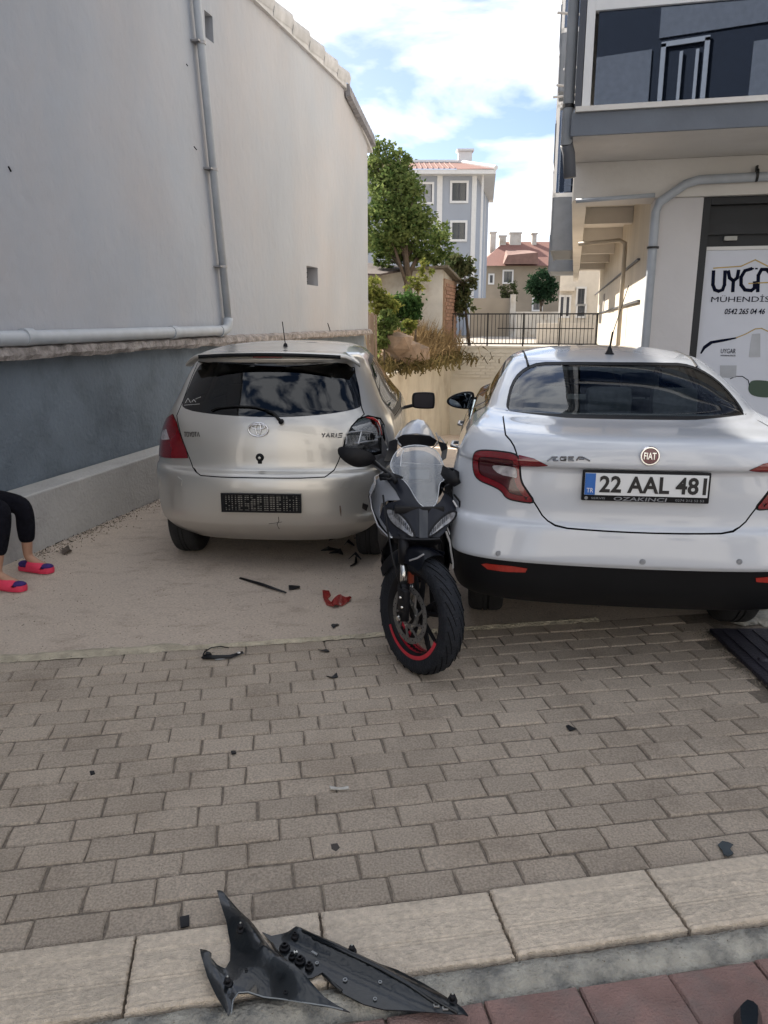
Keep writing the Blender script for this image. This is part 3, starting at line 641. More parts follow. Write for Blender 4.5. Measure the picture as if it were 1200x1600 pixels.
for i, (px, py, r) in enumerate(((1162, 972, (.10, .06, .03)), (1196, 968, (.14, .1, .045)), (1180, 950, (.1, .06, .05)))):
    g = ground(px, py); o = MB().rock((g.x, g.y, .008), r, i + 3).build('stone', M_mortar, None, auto=30)
    tag(o, ['small flat pale stone at the corner of the dark ribbed plate', 'large pale stone block at the right edge behind the ribbed plate', 'dusty stone half under the white car by its right wheel'][i], 'stone')
# ribbed dark plate in the pavement
M_plate = mat('purple_black_rubber', (0.022, 0.020, 0.030), 0.55, var=0.3, scale=12, bump=0.8, bscale=80)
gp = mpart('ramp_plate', lambda b: b.box((2.32, 3.22, .012), (1.10, 1.36, .024), 0, bev=.006), M_plate, None); tag(gp, 'dark ribbed plate laid on the pavement at the right edge', 'floor plate')
rib = mpart('rib', lambda b: b.box((0, 0, .026), (.010, 1.30, .006)), M_plate, gp); rib.location = (1.83, 3.22, 0); rib.rotation_euler.z = R(-0)
for i in range(1, 13):
    c_ = rib.copy(); COL.objects.link(c_); c_.location.x = 1.83 + i * .082
for i in range(7):
    mpart('rivet', lambda b: b.lathe([(0, .034), (.018, .033), (.026, .024)], Matrix.Translation((1.87 + i * .12, 3.5 - (i % 3) * .2, 0)), 12), M_plate, gp)
# ================================================================ BACKGROUND
tag(mpart('yard_paving', lambda b: b.abox(S_LOW - 1, 9, TE + .23, 62, .60, .80), M_yard, None), kind='structure')
def leafmat(name, col, col2, trans=0.35):
    m = bpy.data.materials.new(name); m.use_nodes = True; t = m.node_tree; t.nodes.clear(); N, K = t.nodes.new, t.links.new
    o = N('ShaderNodeOutputMaterial'); g = N('ShaderNodeNewGeometry'); n = N('ShaderNodeTexNoise'); n.inputs['Scale'].default_value = 2.2; n.inputs['Detail'].default_value = 5; K(g.outputs['Position'], n.inputs[0])
    ad = N('ShaderNodeMath'); ad.operation = 'MULTIPLY_ADD'; ad.inputs[1].default_value = .5; K(g.outputs['Random Per Island'], ad.inputs[0]); K(n.outputs[0], ad.inputs[2])
    r = N('ShaderNodeMapRange'); r.inputs[1].default_value = .45; r.inputs[2].default_value = 1.0; K(ad.outputs[0], r.inputs[0])
    mi = N('ShaderNodeMix'); mi.data_type = 'RGBA'; mi.inputs[6].default_value = (*col, 1); mi.inputs[7].default_value = (*col2, 1); K(r.outputs[0], mi.inputs[0])
    d = N('ShaderNodeBsdfDiffuse'); tr = N('ShaderNodeBsdfTranslucent'); K(mi.outputs[2], d.inputs[0]); K(mi.outputs[2], tr.inputs[0])
    ms_ = N('ShaderNodeMixShader'); ms_.inputs[0].default_value = trans; K(d.outputs[0], ms_.inputs[1]); K(tr.outputs[0], ms_.inputs[2]); K(ms_.outputs[0], o.inputs[0]); return m
M_leafA = leafmat('olive_leaves', (.06, .105, .032), (.19, .23, .08)); M_leafB = leafmat('dark_leaves', (.03, .07, .025), (.08, .14, .045))
M_leafC = leafmat('yellow_leaves', (.10, .13, .03), (.24, .24, .07)); M_leafD = leafmat('pine_leaves', (.02, .045, .025), (.04, .075, .04)); M_leafE = leafmat('bronze_leaves', (.055, .08, .035), (.12, .12, .06))
M_bark = mat('bark', (.10, .075, .055), .95, var=.35, scale=8, bump=1.5, bscale=30)
M_dry = leafmat('dry_stems', (.16, .11, .06), (.30, .22, .12), .2)
def foliage(blobs, n, size, seed=0, shell=.55, asp=.55):
    rr = random.Random(seed); bm = bmesh.new(); tot = sum(b_[1][0] * b_[1][1] * b_[1][2] for b_ in blobs) or 1
    for c, r in blobs:
        k = int(n * r[0] * r[1] * r[2] / tot); clumps = []
        for _ in range(max(4, k // 22)):
            d = Vector((rr.gauss(0, 1), rr.gauss(0, 1), rr.gauss(0, 1))).normalized() * (rr.uniform(shell, 1.08))
            clumps.append(Vector(c) + Vector((d.x * r[0], d.y * r[1], d.z * r[2])))
        for _ in range(k):
            q = rr.choice(clumps); sp = min(r) * .17
            p = q + Vector((rr.gauss(0, sp), rr.gauss(0, sp), rr.gauss(0, sp * .8)))
            a_ = Vector((rr.gauss(0, 1), rr.gauss(0, 1), rr.gauss(0, .7) - .3)).normalized(); b_ = a_.cross(Vector((rr.gauss(0, 1), rr.gauss(0, 1), rr.gauss(0, 1)))).normalized()
            s_ = size * rr.uniform(.6, 1.3); h_ = s_ * asp * .5
            v = [bm.verts.new(x) for x in (p, p + a_ * s_ * .45 + b_ * h_, p + a_ * s_, p + a_ * s_ * .45 - b_ * h_)]; bm.faces.new(v)
    return bm
def mesh_from(bm, name, m, parent=None):
    me = bpy.data.meshes.new(name); bm.to_mesh(me); bm.free(); me.materials.append(m); return link(name, me, parent)
def tree(base, blobs, n, size, lm, label, cat='tree', trunk=.12, seed=0, lean=(0, 0), name='leafy_tree', limbs=True, group=None, shell=.55):
    top = Vector((sum(b_[0][0] for b_ in blobs) / len(blobs), sum(b_[0][1] for b_ in blobs) / len(blobs), sum(b_[0][2] for b_ in blobs) / len(blobs)))
    r_ = empty(name, (0, 0, 0), 0, label, cat, group); base = Vector(base); rr = random.Random(seed); b = MB()
    mid = base.lerp(top, .5) + Vector((lean[0], lean[1], 0)); b.tube([base, mid, top], [trunk, trunk * .7, trunk * .3], 9)
    if limbs:
        for c, r in blobs:
            for _ in range(3):
                s_ = mid.lerp(top, rr.random()); e_ = Vector(c) + Vector((rr.gauss(0, .4) * r[0], rr.gauss(0, .4) * r[1], rr.gauss(0, .3) * r[2] + .2 * r[2])); b.tube([s_, s_.lerp(e_, .5) + Vector((0, 0, .1)), e_], [trunk * .35, trunk * .22, trunk * .06], 6)
    b.build('trunk', M_bark, r_, smooth=True); mesh_from(foliage(blobs, n, size, seed, shell), 'crown', lm, r_); return r_
def B3(px, py, Y, r): p = atY(px, py, Y); k = Y / F * 1.02; return ((p.x, p.y, p.z), (r[0] * k, r[1] * k if len(r) > 2 else r[0] * k, r[-1] * k))
# fig / apricot tree behind the lavender wall (blob radii in picture pixels at that distance)
Y0 = 24.0
p = atY(646, 500, 22.4)
tree((p.x, p.y, .5), [B3(597, 262, Y0, (30, 26, 36)), B3(618, 300, Y0 - .6, (38, 36, 34)), B3(600, 350, Y0 - 1, (40, 36, 34)), B3(640, 352, Y0 - 1, (38, 30, 30)), B3(672, 382, Y0 - .5, (30, 26, 26)), B3(605, 385, Y0, (32, 30, 16)), B3(627, 250, Y0 - .4, (14, 14, 16)), B3(690, 372, Y0, (14, 14, 20)), B3(650, 398, Y0 - .4, (28, 22, 14)), B3(606, 405, Y0 - .4, (26, 22, 12))], 15000, .13, M_leafA, 'large bright green tree rising behind the end of the lavender wall', trunk=.17, seed=2)
p = atY(735, 480, 25.5)
tree((p.x, p.y, .8), [B3(708, 408, 25.5, (18, 18, 10)), B3(724, 418, 25.5, (15, 16, 14)), B3(737, 440, 25.5, (7, 8, 22)), B3(724, 452, 25.5, (14, 12, 16)), B3(722, 478, 25.5, (16, 12, 16))], 2000, .15, M_leafE, 'bluish green tree leaning over the old shed in front of the grey house', trunk=.06, seed=4, shell=.3)
p = atY(590, 540, 17.5)
for (bl, n, lm, lab, sd_) in (([B3(583, 458, 17.5, (20, 16, 20)), B3(600, 478, 17.5, (20, 18, 18))], 1900, M_leafC, 'yellow green shrub hanging beside the end of the lavender wall', 5),
        ([B3(600, 515, 17, (14, 12, 22)), B3(592, 535, 17, (12, 12, 14)), B3(612, 500, 17, (14, 12, 14))], 1900, M_leafA, 'spotted green creeper over the wooden post by the lavender wall', 6),
        ([B3(630, 485, 18.5, (22, 18, 26)), B3(648, 478, 18.5, (14, 12, 24)), B3(622, 470, 18.5, (12, 12, 18))], 2400, M_leafB, 'dense dark green shrub in front of the white shed wall', 7),
        ([B3(648, 440, 19.5, (18, 12, 16)), B3(660, 425, 19.5, (12, 10, 16))], 420, M_leafC, 'tall sparse yellowish shrub reaching up the white shed wall', 8),
        ([B3(639, 508, 17.6, (9, 8, 11))], 320, M_leafC, 'small pale yellow bush on top of the earth bank', 9)):
    c = bl[0][0]; tree((c[0], c[1], .5), bl, n, .10, lm, lab, 'shrub', .03, sd_, name='leafy_shrub', shell=.2)
# dry stems on the retaining wall
def stems(regions, n, seed, m, name, lab, cat, hh=1.0, wdt=.012):
    rr = random.Random(seed); bm = bmesh.new()
    for _ in range(n):
        s, t, z, sp, h = rr.choice(regions); b_ = al(s + rr.gauss(0, sp * .4), t + rr.gauss(0, sp), z); h = h * rr.uniform(.4, 1.1)
        d = Vector((rr.gauss(0, .25) + .08, rr.gauss(0, .25), 1)).normalized(); q = d.orthogonal().normalized() * wdt * rr.uniform(.5, 1.4); tp = b_ + d * h; md = b_ + d * h * .6 + Vector((rr.gauss(0, .05), 0, 0))
        v = [bm.verts.new(x) for x in (b_ - q, b_ + q, md + q, md - q)]; bm.faces.new(v); bm.faces.new([v[3], v[2], bm.verts.new(tp + Vector((rr.gauss(.05, .08), 0, -.03)))])
        if rr.random() < .6:
            e_ = md + Vector((rr.gauss(0, .15), rr.gauss(0, .15), rr.uniform(0, .2))); bm.faces.new([bm.verts.new(md), bm.verts.new(e_), bm.verts.new(e_ + Vector((.02, 0, .03)))])
    return tag(mesh_from(bm, name, m), lab, cat)
stems([(-4.3, 21.0, .5, .9, 1.25), (-4.1, 19.2, .5, .8, .7), (-4.0, 22.5, .5, .8, 1.0)], 2300, 1, M_dry, 'dry_brush', 'brown dry brush spilling over the cream retaining wall', 'dry bush')
stems([(-3.95, 17.5, .5, 1.0, .45), (-3.8, 20, .5, 1.5, .35), (-3.75, 22.5, .5, 1.0, .3)], 1100, 2, leafmat('brown_weeds', (.05, .045, .02), (.14, .11, .05), .2), 'hanging_weeds', 'low brown and green weeds trailing along the top of the cream wall', 'weeds', wdt=.02)
stems([(-4.55, 20.5, .5, .3, 1.7)], 80, 3, M_dry, 'tall_dry_stalks', 'tall pale dry stalks standing before the old shed', 'dry stalks')
# wooden post by the wall end
po = empty('wooden_post', (0, 0, 0), 0, 'weathered brown timber gate post beside the end of the lavender wall', 'post')
M_wood = mat('old_wood', (.22, .16, .12), .9, var=.3, scale=6, bump=1, bscale=30, stretch=(4, 4, .5))
for i, (x0, x1) in enumerate(((573, 577.5), (578, 584.5), (585, 589))):
    A = atY(x0, 487, 16.3); B = atY(x1, 487, 16.3); mpart('plank', lambda b: b.box(((A.x + B.x) / 2, 16.3 + .04 * i, .1 + A.z / 2), (B.x - A.x, .06, A.z - .2 - .06 * i)), M_wood, po)
# earth / rubble block on the bank
o = MB(); 
for i, (px, py, r) in enumerate(((622, 528, .42), (632, 540, .5), (650, 545, .4), (612, 548, .36))):
    q = atY(px, py, 17.2 + i * .4); o.rock((q.x, q.y, q.z - .1), (r, r * .8, r * .8), i)
tag(o.build('earth_bank', mat('rubble_earth', (.26, .19, .14), .95, var=.35, scale=5, bump=2, bscale=18)), 'pale crumbling block of earth between the shrubs above the retaining wall', 'rubble')
# old shed
M_lime = mat('old_lime_wash', (.55, .52, .47), .9, var=.12, scale=2, bump=1, bscale=10, col2=(.40, .34, .27), c2scale=1.4, c2lo=.5, c2hi=.7)
M_adobe = mat('adobe', (.30, .20, .14), .95, var=.2, scale=4, bump=1, bscale=20)
sd2 = empty('old_shed', (0, 0, 0), 0, 'old whitewashed shed with exposed brick end and patched roof behind the shrubs', 'shed')
TSH = 23.2
sl_, _ = atT(574, 450, TSH); sr_, zt_ = atT(692, 418, TSH)
mpart('wall', lambda b: b.hexa([al(sl_ - 3, TSH, .3), al(sr_, TSH, .3), al(sr_, TSH + 2.5, .3), al(sl_ - 3, TSH + 2.5, .3), al(sl_ - 3, TSH, zt_ - .35), al(sr_, TSH, zt_), al(sr_, TSH + 2.5, zt_ - .35), al(sl_ - 3, TSH + 2.5, zt_ - .4)]), M_lime, sd2)
M_brick = mat('brick', (.30, .17, .115), .9, var=.2, scale=10, obj_var=.2)
mpart('end_wall', lambda b: b.abox(sr_ + .002, sr_ + .06, TSH + .12, TSH + 2.5, .3, zt_ - .3), M_adobe, sd2)
bk = mpart('brick', lambda b: b.abox(0, .035, 0, .26, 0, .085), M_brick, sd2); first = True; cnt = 0
for j in range(22):
    for i in range(8):
        p_ = al(sr_ + .052, TSH + .15 + i * .285 + .14 * (j % 2), .35 + j * .108)
        if p_.z > zt_ - .42: continue
        o_ = bk if first else bk.copy()
        if not first: COL.objects.link(o_)
        first = False; o_.location = p_
rfs = mpart('roof', lambda b: b.hexa([al(sl_ - 3, TSH - .35, zt_ - .38), al(sr_ + .2, TSH - .35, zt_ - .02), al(sr_ + .25, TSH + 2.7, zt_ - .35), al(sl_ - 3, TSH + 2.7, zt_ - .3), al(sl_ - 3, TSH - .35, zt_ - .28), al(sr_ + .2, TSH - .35, zt_ + .05), al(sr_ + .25, TSH + 2.7, zt_ - .27), al(sl_ - 3, TSH + 2.7, zt_ - .2)]), mat('mossy_roof', (.13, .11, .08), .95, var=.3, scale=5, bump=2, bscale=12), sd2)
qa = atT(574, 402, TSH - .6); qb = atT(636, 414, TSH - .6)
lr = mpart('lean_to_roof', lambda b: b.hexa([al(qa[0] - 2, TSH - 1.4, qa[1] - .45), al(qb[0] - .6, TSH - 1.4, qb[1] - .33), al(qb[0], TSH + .4, qb[1] - .06), al(qa[0] - 2, TSH + .4, qa[1] + .05), al(qa[0] - 2, TSH - 1.4, qa[1] - .40), al(qb[0] - .6, TSH - 1.4, qb[1] - .28), al(qb[0], TSH + .4, qb[1]), al(qa[0] - 2, TSH + .4, qa[1] + .1)]), mat('dark_tiles', (.085, .065, .06), .9, var=.3, scale=8, bump=2, bscale=14), sd2)

# grey-blue apartment house
def window(parent, M, x, z, wd, ht, mg, mf, panes=2, y=0.0, sw=.12):
    f = MB(); f.box((x, y - .02, z), (wd + 2 * sw, .05, sw), M=M) if False else None
    for (cx, cz, dx, dz) in ((x, z + ht / 2 + sw / 2, wd + 2 * sw, sw), (x, z - ht / 2 - sw / 2, wd + 2 * sw, sw), (x - wd / 2 - sw / 2, z, sw, ht), (x + wd / 2 + sw / 2, z, sw, ht)):
        f.box((cx, y - .03, cz), (dx, .08, dz), M=M)
    fr = f.build('window', mf, parent)
    MB().box((x, y + .01, z), (wd, .03, ht), M=M).build('pane', mg, fr)
    k = MB()
    for i in range(1, panes): k.box((x - wd / 2 + wd * i / panes, y - .015, z), (.06, .04, ht), M=M)
    for sx in (-1, 1): k.box((x + sx * (wd / 2 - .025), y - .015, z), (.05, .035, ht), M=M)
    k.build('sash', M_navy, fr); return fr
M_gb = mat('grey_blue_render', (.33, .36, .415), .9, var=.05, scale=1); M_wt = mat('white_trim', (.68, .68, .68), .8, var=.05); M_win = mat('window_glass', (.035, .045, .055), .12, spec=.8); M_lace = mat('lace_curtain', (.30, .31, .33), .7, var=.2, scale=8)
GY = 46.0
def at46(px, py): p = atY(px, py, GY); return p.x, p.z
xl = at46(560, 300)[0]; xr = at46(744, 300)[0]; ze = at46(700, 275)[1]; 
gh = empty('apartment_house', (0, 0, 0), 0, 'grey blue apartment house with white trimmed windows and a red tiled roof in the distance', 'building')
I4 = Matrix.Identity(4)
mpart('wall', lambda b: b.prism([(xl, GY, .5), (xr, GY, .5), (atY(764, 300, GY + 9).x, GY + 9, .5), (xl, GY + 9, .5)], (0, 0, ze - .5)), M_gb, gh)
mpart('white_band', lambda b: (b.box((at46(687, 300)[0], GY - .03, ze / 2 + .2), (.30, .06, ze - .4)), b.box((at46(741, 300)[0], GY - .03, ze / 2 + .2), (.26, .06, ze - .4)), b.box((atY(751, 300, GY + 3.9).x, GY + 3.9, ze / 2 + .2), (.2, .2, ze - .4)), b.box((atY(757, 300, GY + 6.3).x, GY + 6.3, ze / 2 + .2), (.2, .2, ze - .4))), M_wt, gh)
for (x0, x1, y0, y1, mg) in ((706, 729, 286, 314, M_win), (650, 675, 288, 316, M_lace), (706, 727, 348, 374, M_win), (650, 675, 348, 374, M_win), (706, 727, 408, 434, M_win)):
    A = at46(x0, y1); B = at46(x1, y0); window(gh, Matrix.Translation((0, GY, 0)), (A[0] + B[0]) / 2, (A[1] + B[1]) / 2, B[0] - A[0], B[1] - A[1], mg, M_wt)
rx = at46(772, 272)[0]; zr = at46(745, 250)[1]
rf = mpart('roof', lambda b: b.prism([(xl - 1, GY - .7, ze), (rx, GY - .7, ze), (atY(772, 272, GY + 10).x, GY + 10, ze), (xl - 1, GY + 10, ze)], (0, 0, .22)), M_wt, gh)
mpart('tiled_slope', lambda b: (b.face([(xl - 1, GY - .75, ze + .24), (rx, GY - .75, ze + .24), (rx - 1.6, GY + 3.5, zr + .5), (xl - 1, GY + 3.5, zr + .5)]), b.face([(rx, GY - .75, ze + .24), (atY(772, 272, GY + 10).x, GY + 10, ze + .24), (rx - 1.6, GY + 6, zr + .5), (rx - 1.6, GY + 3.5, zr + .5)])), M_tile, rf)
mpart('tile_row', lambda b: [b.tube([(xl - 1 + k * .30, GY - .78, ze + .27), (xl - 1 + k * .30, GY + 3.5, zr + .52)], .035, 5) for k in range(int((rx - 1.2 - xl) / .3) + 1)], M_tile, rf)['kind'] = 'stuff'
mpart('ridge', lambda b: b.tube([(rx, GY - .75, ze + .3), (rx - 1.6, GY + 3.5, zr + .55), (xl, GY + 3.5, zr + .55)], .13, 6), M_wt, rf)
mpart('chimney', lambda b: b.box((rx - 1.3, GY + 3.6, zr + .7), (.8, .6, .8)), M_wt, rf)
mpart('chimney_cap', lambda b: b.box((rx - 1.3, GY + 3.6, zr + 1.17), (1.0, .8, .12)), M_wt, rf)
for px_, dy in ((761.5, 0.2),): mpart('drainpipe', lambda b: b.tube([(at46(px_ - 8, 300)[0], GY - .1, ze), (at46(px_ - 8, 300)[0], GY - .1, .8)], .07, 7), M_wt, gh)
# red roofed house
HY = 62.0
def at62(px, py): p = atY(px, py, HY); return p.x, p.z
hs = empty('village_house', (0, 0, 0), 0, 'ochre house with a broad red tiled roof and several chimneys beyond the yard', 'house')
M_och = mat('ochre_wall', (.30, .255, .20), .9, var=.15, scale=1)
a0 = at62(757, 415); a1 = at62(872, 415)
mpart('wall', lambda b: b.prism([(a0[0], HY, .5), (a1[0] + 4, HY, .5), (a1[0] + 4, HY + 8, .5), (a0[0], HY + 8, .5)], (0, 0, a0[1] - .5)), M_och, hs)
zt = at62(800, 374)[1]
r2 = mpart('roof', lambda b: (b.face([(a0[0] - .6, HY - .6, a0[1] - .05), (a1[0] + 5, HY - .6, a0[1] - .05), (a1[0] + 1, HY + 4, zt + .2), (at62(800, 400)[0], HY + 4, zt + .2)]), b.face([(a0[0] - .6, HY - .6, a0[1] - .05), (a0[0] - .6, HY + 8.6, a0[1] - .05), (at62(800, 400)[0], HY + 4, zt + .2)])), M_tile, hs)
mpart('dormer_roof', lambda b: b.hexa([(at62(784, 410)[0], HY - .9, a0[1] + .05), (at62(838, 410)[0], HY - .9, a0[1] + .05), (at62(836, 410)[0], HY + 2, a0[1] + .6), (at62(790, 410)[0], HY + 2, a0[1] + .6), (at62(790, 410)[0], HY - .85, a0[1] + .7), (at62(836, 410)[0], HY - .85, a0[1] + .9), (at62(832, 410)[0], HY + 2, a0[1] + 1.3), (at62(796, 410)[0], HY + 2, a0[1] + 1.3)]), mat('pinkish_tiles', (.20, .115, .095), .85, var=.2, scale=3), hs)
for px_, py_, w_ in ((778, 362, .45), (794, 368, .5), (815, 363, .9), (846, 364, .35)):
    q = at62(px_, py_ + 4); mpart('chimney', lambda b: (b.box((q[0] + .1, HY + 3.6, q[1] - .3), (w_, .5, 1.5)), b.box((q[0] + .1, HY + 3.6, q[1] + .5), (w_ + .15, .6, .1))), M_lime, r2)
for (x0, x1, y0, y1) in ((787, 800, 424, 441), (833, 846, 468, 484), (765, 770, 430, 442)):
    A = at62(x0, y1); B = at62(x1, y0); window(hs, Matrix.Translation((0, HY, 0)), (A[0] + B[0]) / 2, (A[1] + B[1]) / 2, B[0] - A[0], B[1] - A[1], M_win, M_wt)
def far_tree(px, py, Y, rx_, rz_, n, lm, lab, sz=.22, seed=0):
    c = B3(px, py, Y, (rx_, rx_, rz_)); tree((c[0][0], c[0][1], .8), [c, B3(px - rx_ * .5, py + rz_ * .5, Y, (rx_ * .7, rx_ * .7, rz_ * .6)), B3(px + rx_ * .4, py + rz_ * .5, Y, (rx_ * .7, rx_ * .7, rz_ * .6)), B3(px + rx_ * .1, py + rz_ * 1.15, Y, (rx_ * .9, rx_ * .8, rz_ * .7))], n, sz, lm, lab, trunk=.12, seed=seed)
far_tree(847, 440, 55, 20, 17, 3600, M_leafD, 'dark evergreen tree in front of the ochre house', seed=12)
far_tree(795, 455, 44, 12, 12, 900, M_leafE, 'thin bronze green tree by the pale garden walls', .16, 13)
# pale garden walls and neighbour house
for (x0, x1, y0, Y, lab) in ((735, 798, 466, 42, 'low beige garden wall in front of the grey house'), (798, 806, 460, 41.5, 'short pale gate pillar between the garden walls'), (806, 872, 487, 40, 'long low pale wall across the far side of the yard')):
    A = atY(x0, y0, Y); B = atY(x1, y0, Y); o = mpart('garden_wall', lambda b: b.box(((A.x + B.x) / 2, Y, (.7 + A.z) / 2), (B.x - A.x, .25, A.z - .7)), M_lime if Y != 42 else M_och, None); tag(o, lab, 'wall')
nb = empty('neighbour_house', (0, 0, 0), 0, 'small white house wing with tall dark windows seen beneath the overhang', 'house')
TN = 31.0
q0 = atT(868, 455, TN); q1 = atT(932, 455, TN)
M_nw = mat('white_house', (.62, .57, .50), .9, var=.06)
mpart('wall', lambda b: b.abox(q0[0] + .15, q1[0] + 3, TN, TN + 6, .5, 4.2), M_nw, nb)
mpart('step_ledge', lambda b: b.abox(q0[0] - .6, q1[0] + .2, TN - .8, TN - .003, .7, atT(900, 505, TN - .8)[1]), M_nw, nb)
for (x0, x1, y0, y1) in ((875, 881, 464, 494), (884, 890, 464, 494), (902, 914, 451, 475), (902, 914, 478, 494)):
    A = atT(x0, y1, TN); B = atT(x1, y0, TN); window(nb, Matrix.Translation(al(0, TN)) @ MA, (A[0] + B[0]) / 2, (A[1] + B[1]) / 2, B[0] - A[0], B[1] - A[1], M_win, M_frame, 2, sw=.07)
mpart('canopy', lambda b: b.abox(q0[0] + .15, atT(898, 455, TN)[0], TN - .3, TN, atT(880, 455, TN)[1], atT(880, 449, TN)[1]), M_nw, nb)
# building across the street, behind the camera: only met as a reflection in the glass
ob = empty('street_block', (0, 0, 0), 0, 'plain pale apartment block across the street behind the viewer', 'building')
M_ob = mat('pale_block', (.55, .54, .53), .9, var=.06)
OY = -15.0
mpart('wall', lambda b: (b.box((11.5, OY - 3, 6.5), (33, 6, 13.2)), b.box((-17, OY - 3, 3), (14, 6, 6.2))), M_ob, ob)
for f in range(4):
    for k in range(7):
        if f > 1 and k < 2: continue
        window(ob, Matrix.Translation((0, OY, 0)) @ Matrix.Rotation(math.pi, 4, 'Z'), -(0.8 + k * 3.4), 1.9 + f * 3.1, 1.5, 1.6, M_win, M_wt)
    mpart('balcony', lambda b: b.box((9, OY + .6, .9 + f * 3.1), (3.0, 1.2, .9)), M_panel, ob)

M_rec = mat('dark_loggia', (.035, .045, .065), .7)
lg = mpart('loggia', lambda b: b.box((-.6, OY + .02, 9.7), (8.6, .06, 4.2)), M_rec, ob)
for (x0, x1, z0_, z1_) in ((-3.9, -1.5, 8.4, 10.4), (-1.3, 2.2, 10.7, 11.6), (1.6, 3.2, 8.3, 10.2), (-4.6, -4.2, 8.2, 10.2)): mpart('loggia_panel', lambda b: b.box(((x0 + x1) / 2, OY + .09, (z0_ + z1_) / 2), (x1 - x0, .06, z1_ - z0_)), mat('loggia_grey', (.30, .31, .33), .8), lg)
for (x0, x1, z0_, z1_) in ((-1.2, -1.05, 8.0, 10.5), (.15, .3, 8.0, 10.5), (-1.2, .3, 10.4, 10.55), (-.6, -.5, 8.0, 10.2), (-.1, .0, 8.0, 10.2)): mpart('door_frame', lambda b: b.box(((x0 + x1) / 2, OY + .16, (z0_ + z1_) / 2), (x1 - x0, .06, z1_ - z0_)), M_wt, lg)
# ================================================================ CARS
def pchip(xs, ys, x):
    n = len(xs); h = [xs[i + 1] - xs[i] for i in range(n - 1)]; d = [(ys[i + 1] - ys[i]) / h[i] for i in range(n - 1)]; m = [0.0] * n
    m[0], m[-1] = d[0], d[-1]
    for i in range(1, n - 1): m[i] = 0 if d[i - 1] * d[i] <= 0 else 2 * d[i - 1] * d[i] / (d[i - 1] + d[i])
    i = 0
    while i < n - 2 and x > xs[i + 1]: i += 1
    t = (x - xs[i]) / h[i]; a, b = ys[i], ys[i + 1]
    return a * (2 * t**3 - 3 * t * t + 1) + h[i] * m[i] * (t**3 - 2 * t * t + t) + b * (-2 * t**3 + 3 * t * t) + h[i] * m[i + 1] * (t**3 - t * t)
def car_mesh(rings, sub=4, nr=34, ns=46, nf=14):
    """rings: (z, y_rear, half_width, y_front, corner depth, corner power, crown)"""
    N = len(rings); P = []
    xs = list(range(N)); cols = list(zip(*rings))
    for k in range((N - 1) * sub + 1): P.append([pchip(xs, c, k / sub) for c in cols])
    bm = bmesh.new(); loops = []
    def resample(pts, n):
        L_ = [0.0]
        for a, b in zip(pts, pts[1:]): L_.append(L_[-1] + math.dist(a, b))
        o = []; j = 0
        for i in range(n):
            t = L_[-1] * i / n
            while L_[j + 1] < t: j += 1
            f = (t - L_[j]) / max(1e-9, L_[j + 1] - L_[j]); o.append((pts[j][0] + (pts[j + 1][0] - pts[j][0]) * f, pts[j][1] + (pts[j + 1][1] - pts[j][1]) * f))
        return o
    for z, yr, w, yf, Rr, p, cr in P:
        ln = yf - yr; Rr = min(Rr, ln * .4); Rf = min(.7, ln * .35); rear = []; 
        for i in range(161):
            f = math.pi / 2 * i / 160; x = w * math.sin(f) ** (2 / p); dy = Rr * (1 - max(0, math.cos(f)) ** (2 / p)); rear.append((x, yr + dy + cr * (x / w) ** 2))
        ys = yr + Rr + cr; ye = yf - Rf
        side = []
        for i in range(41):
            t = i / 40; y = ys + (ye - ys) * t; side.append((w * (1 + 0.012 * math.sin(math.pi * t) - .03 * t ** 3), y))
        front = []; w2 = w * .97
        for i in range(81):
            f = math.pi / 2 * i / 80; front.append((w2 * math.cos(f) ** (2 / 2.6), ye + Rf * math.sin(f) ** (2 / 2.6)))
        pr = resample(rear, nr) + resample(side, ns) + resample(front, nf) + [(0.0, yf)]
        pr = [(0.0, yr)] + pr[1:]
        full = pr + [(-x, y) for x, y in pr[-2:0:-1]]
        loops.append([bm.verts.new((x, y, z)) for x, y in full])
    n = len(loops[0])
    for A, B in zip(loops, loops[1:]):
        for k in range(n): bm.faces.new((A[k], A[(k + 1) % n], B[(k + 1) % n], B[k]))
    bm.faces.new(loops[-1]); return bm
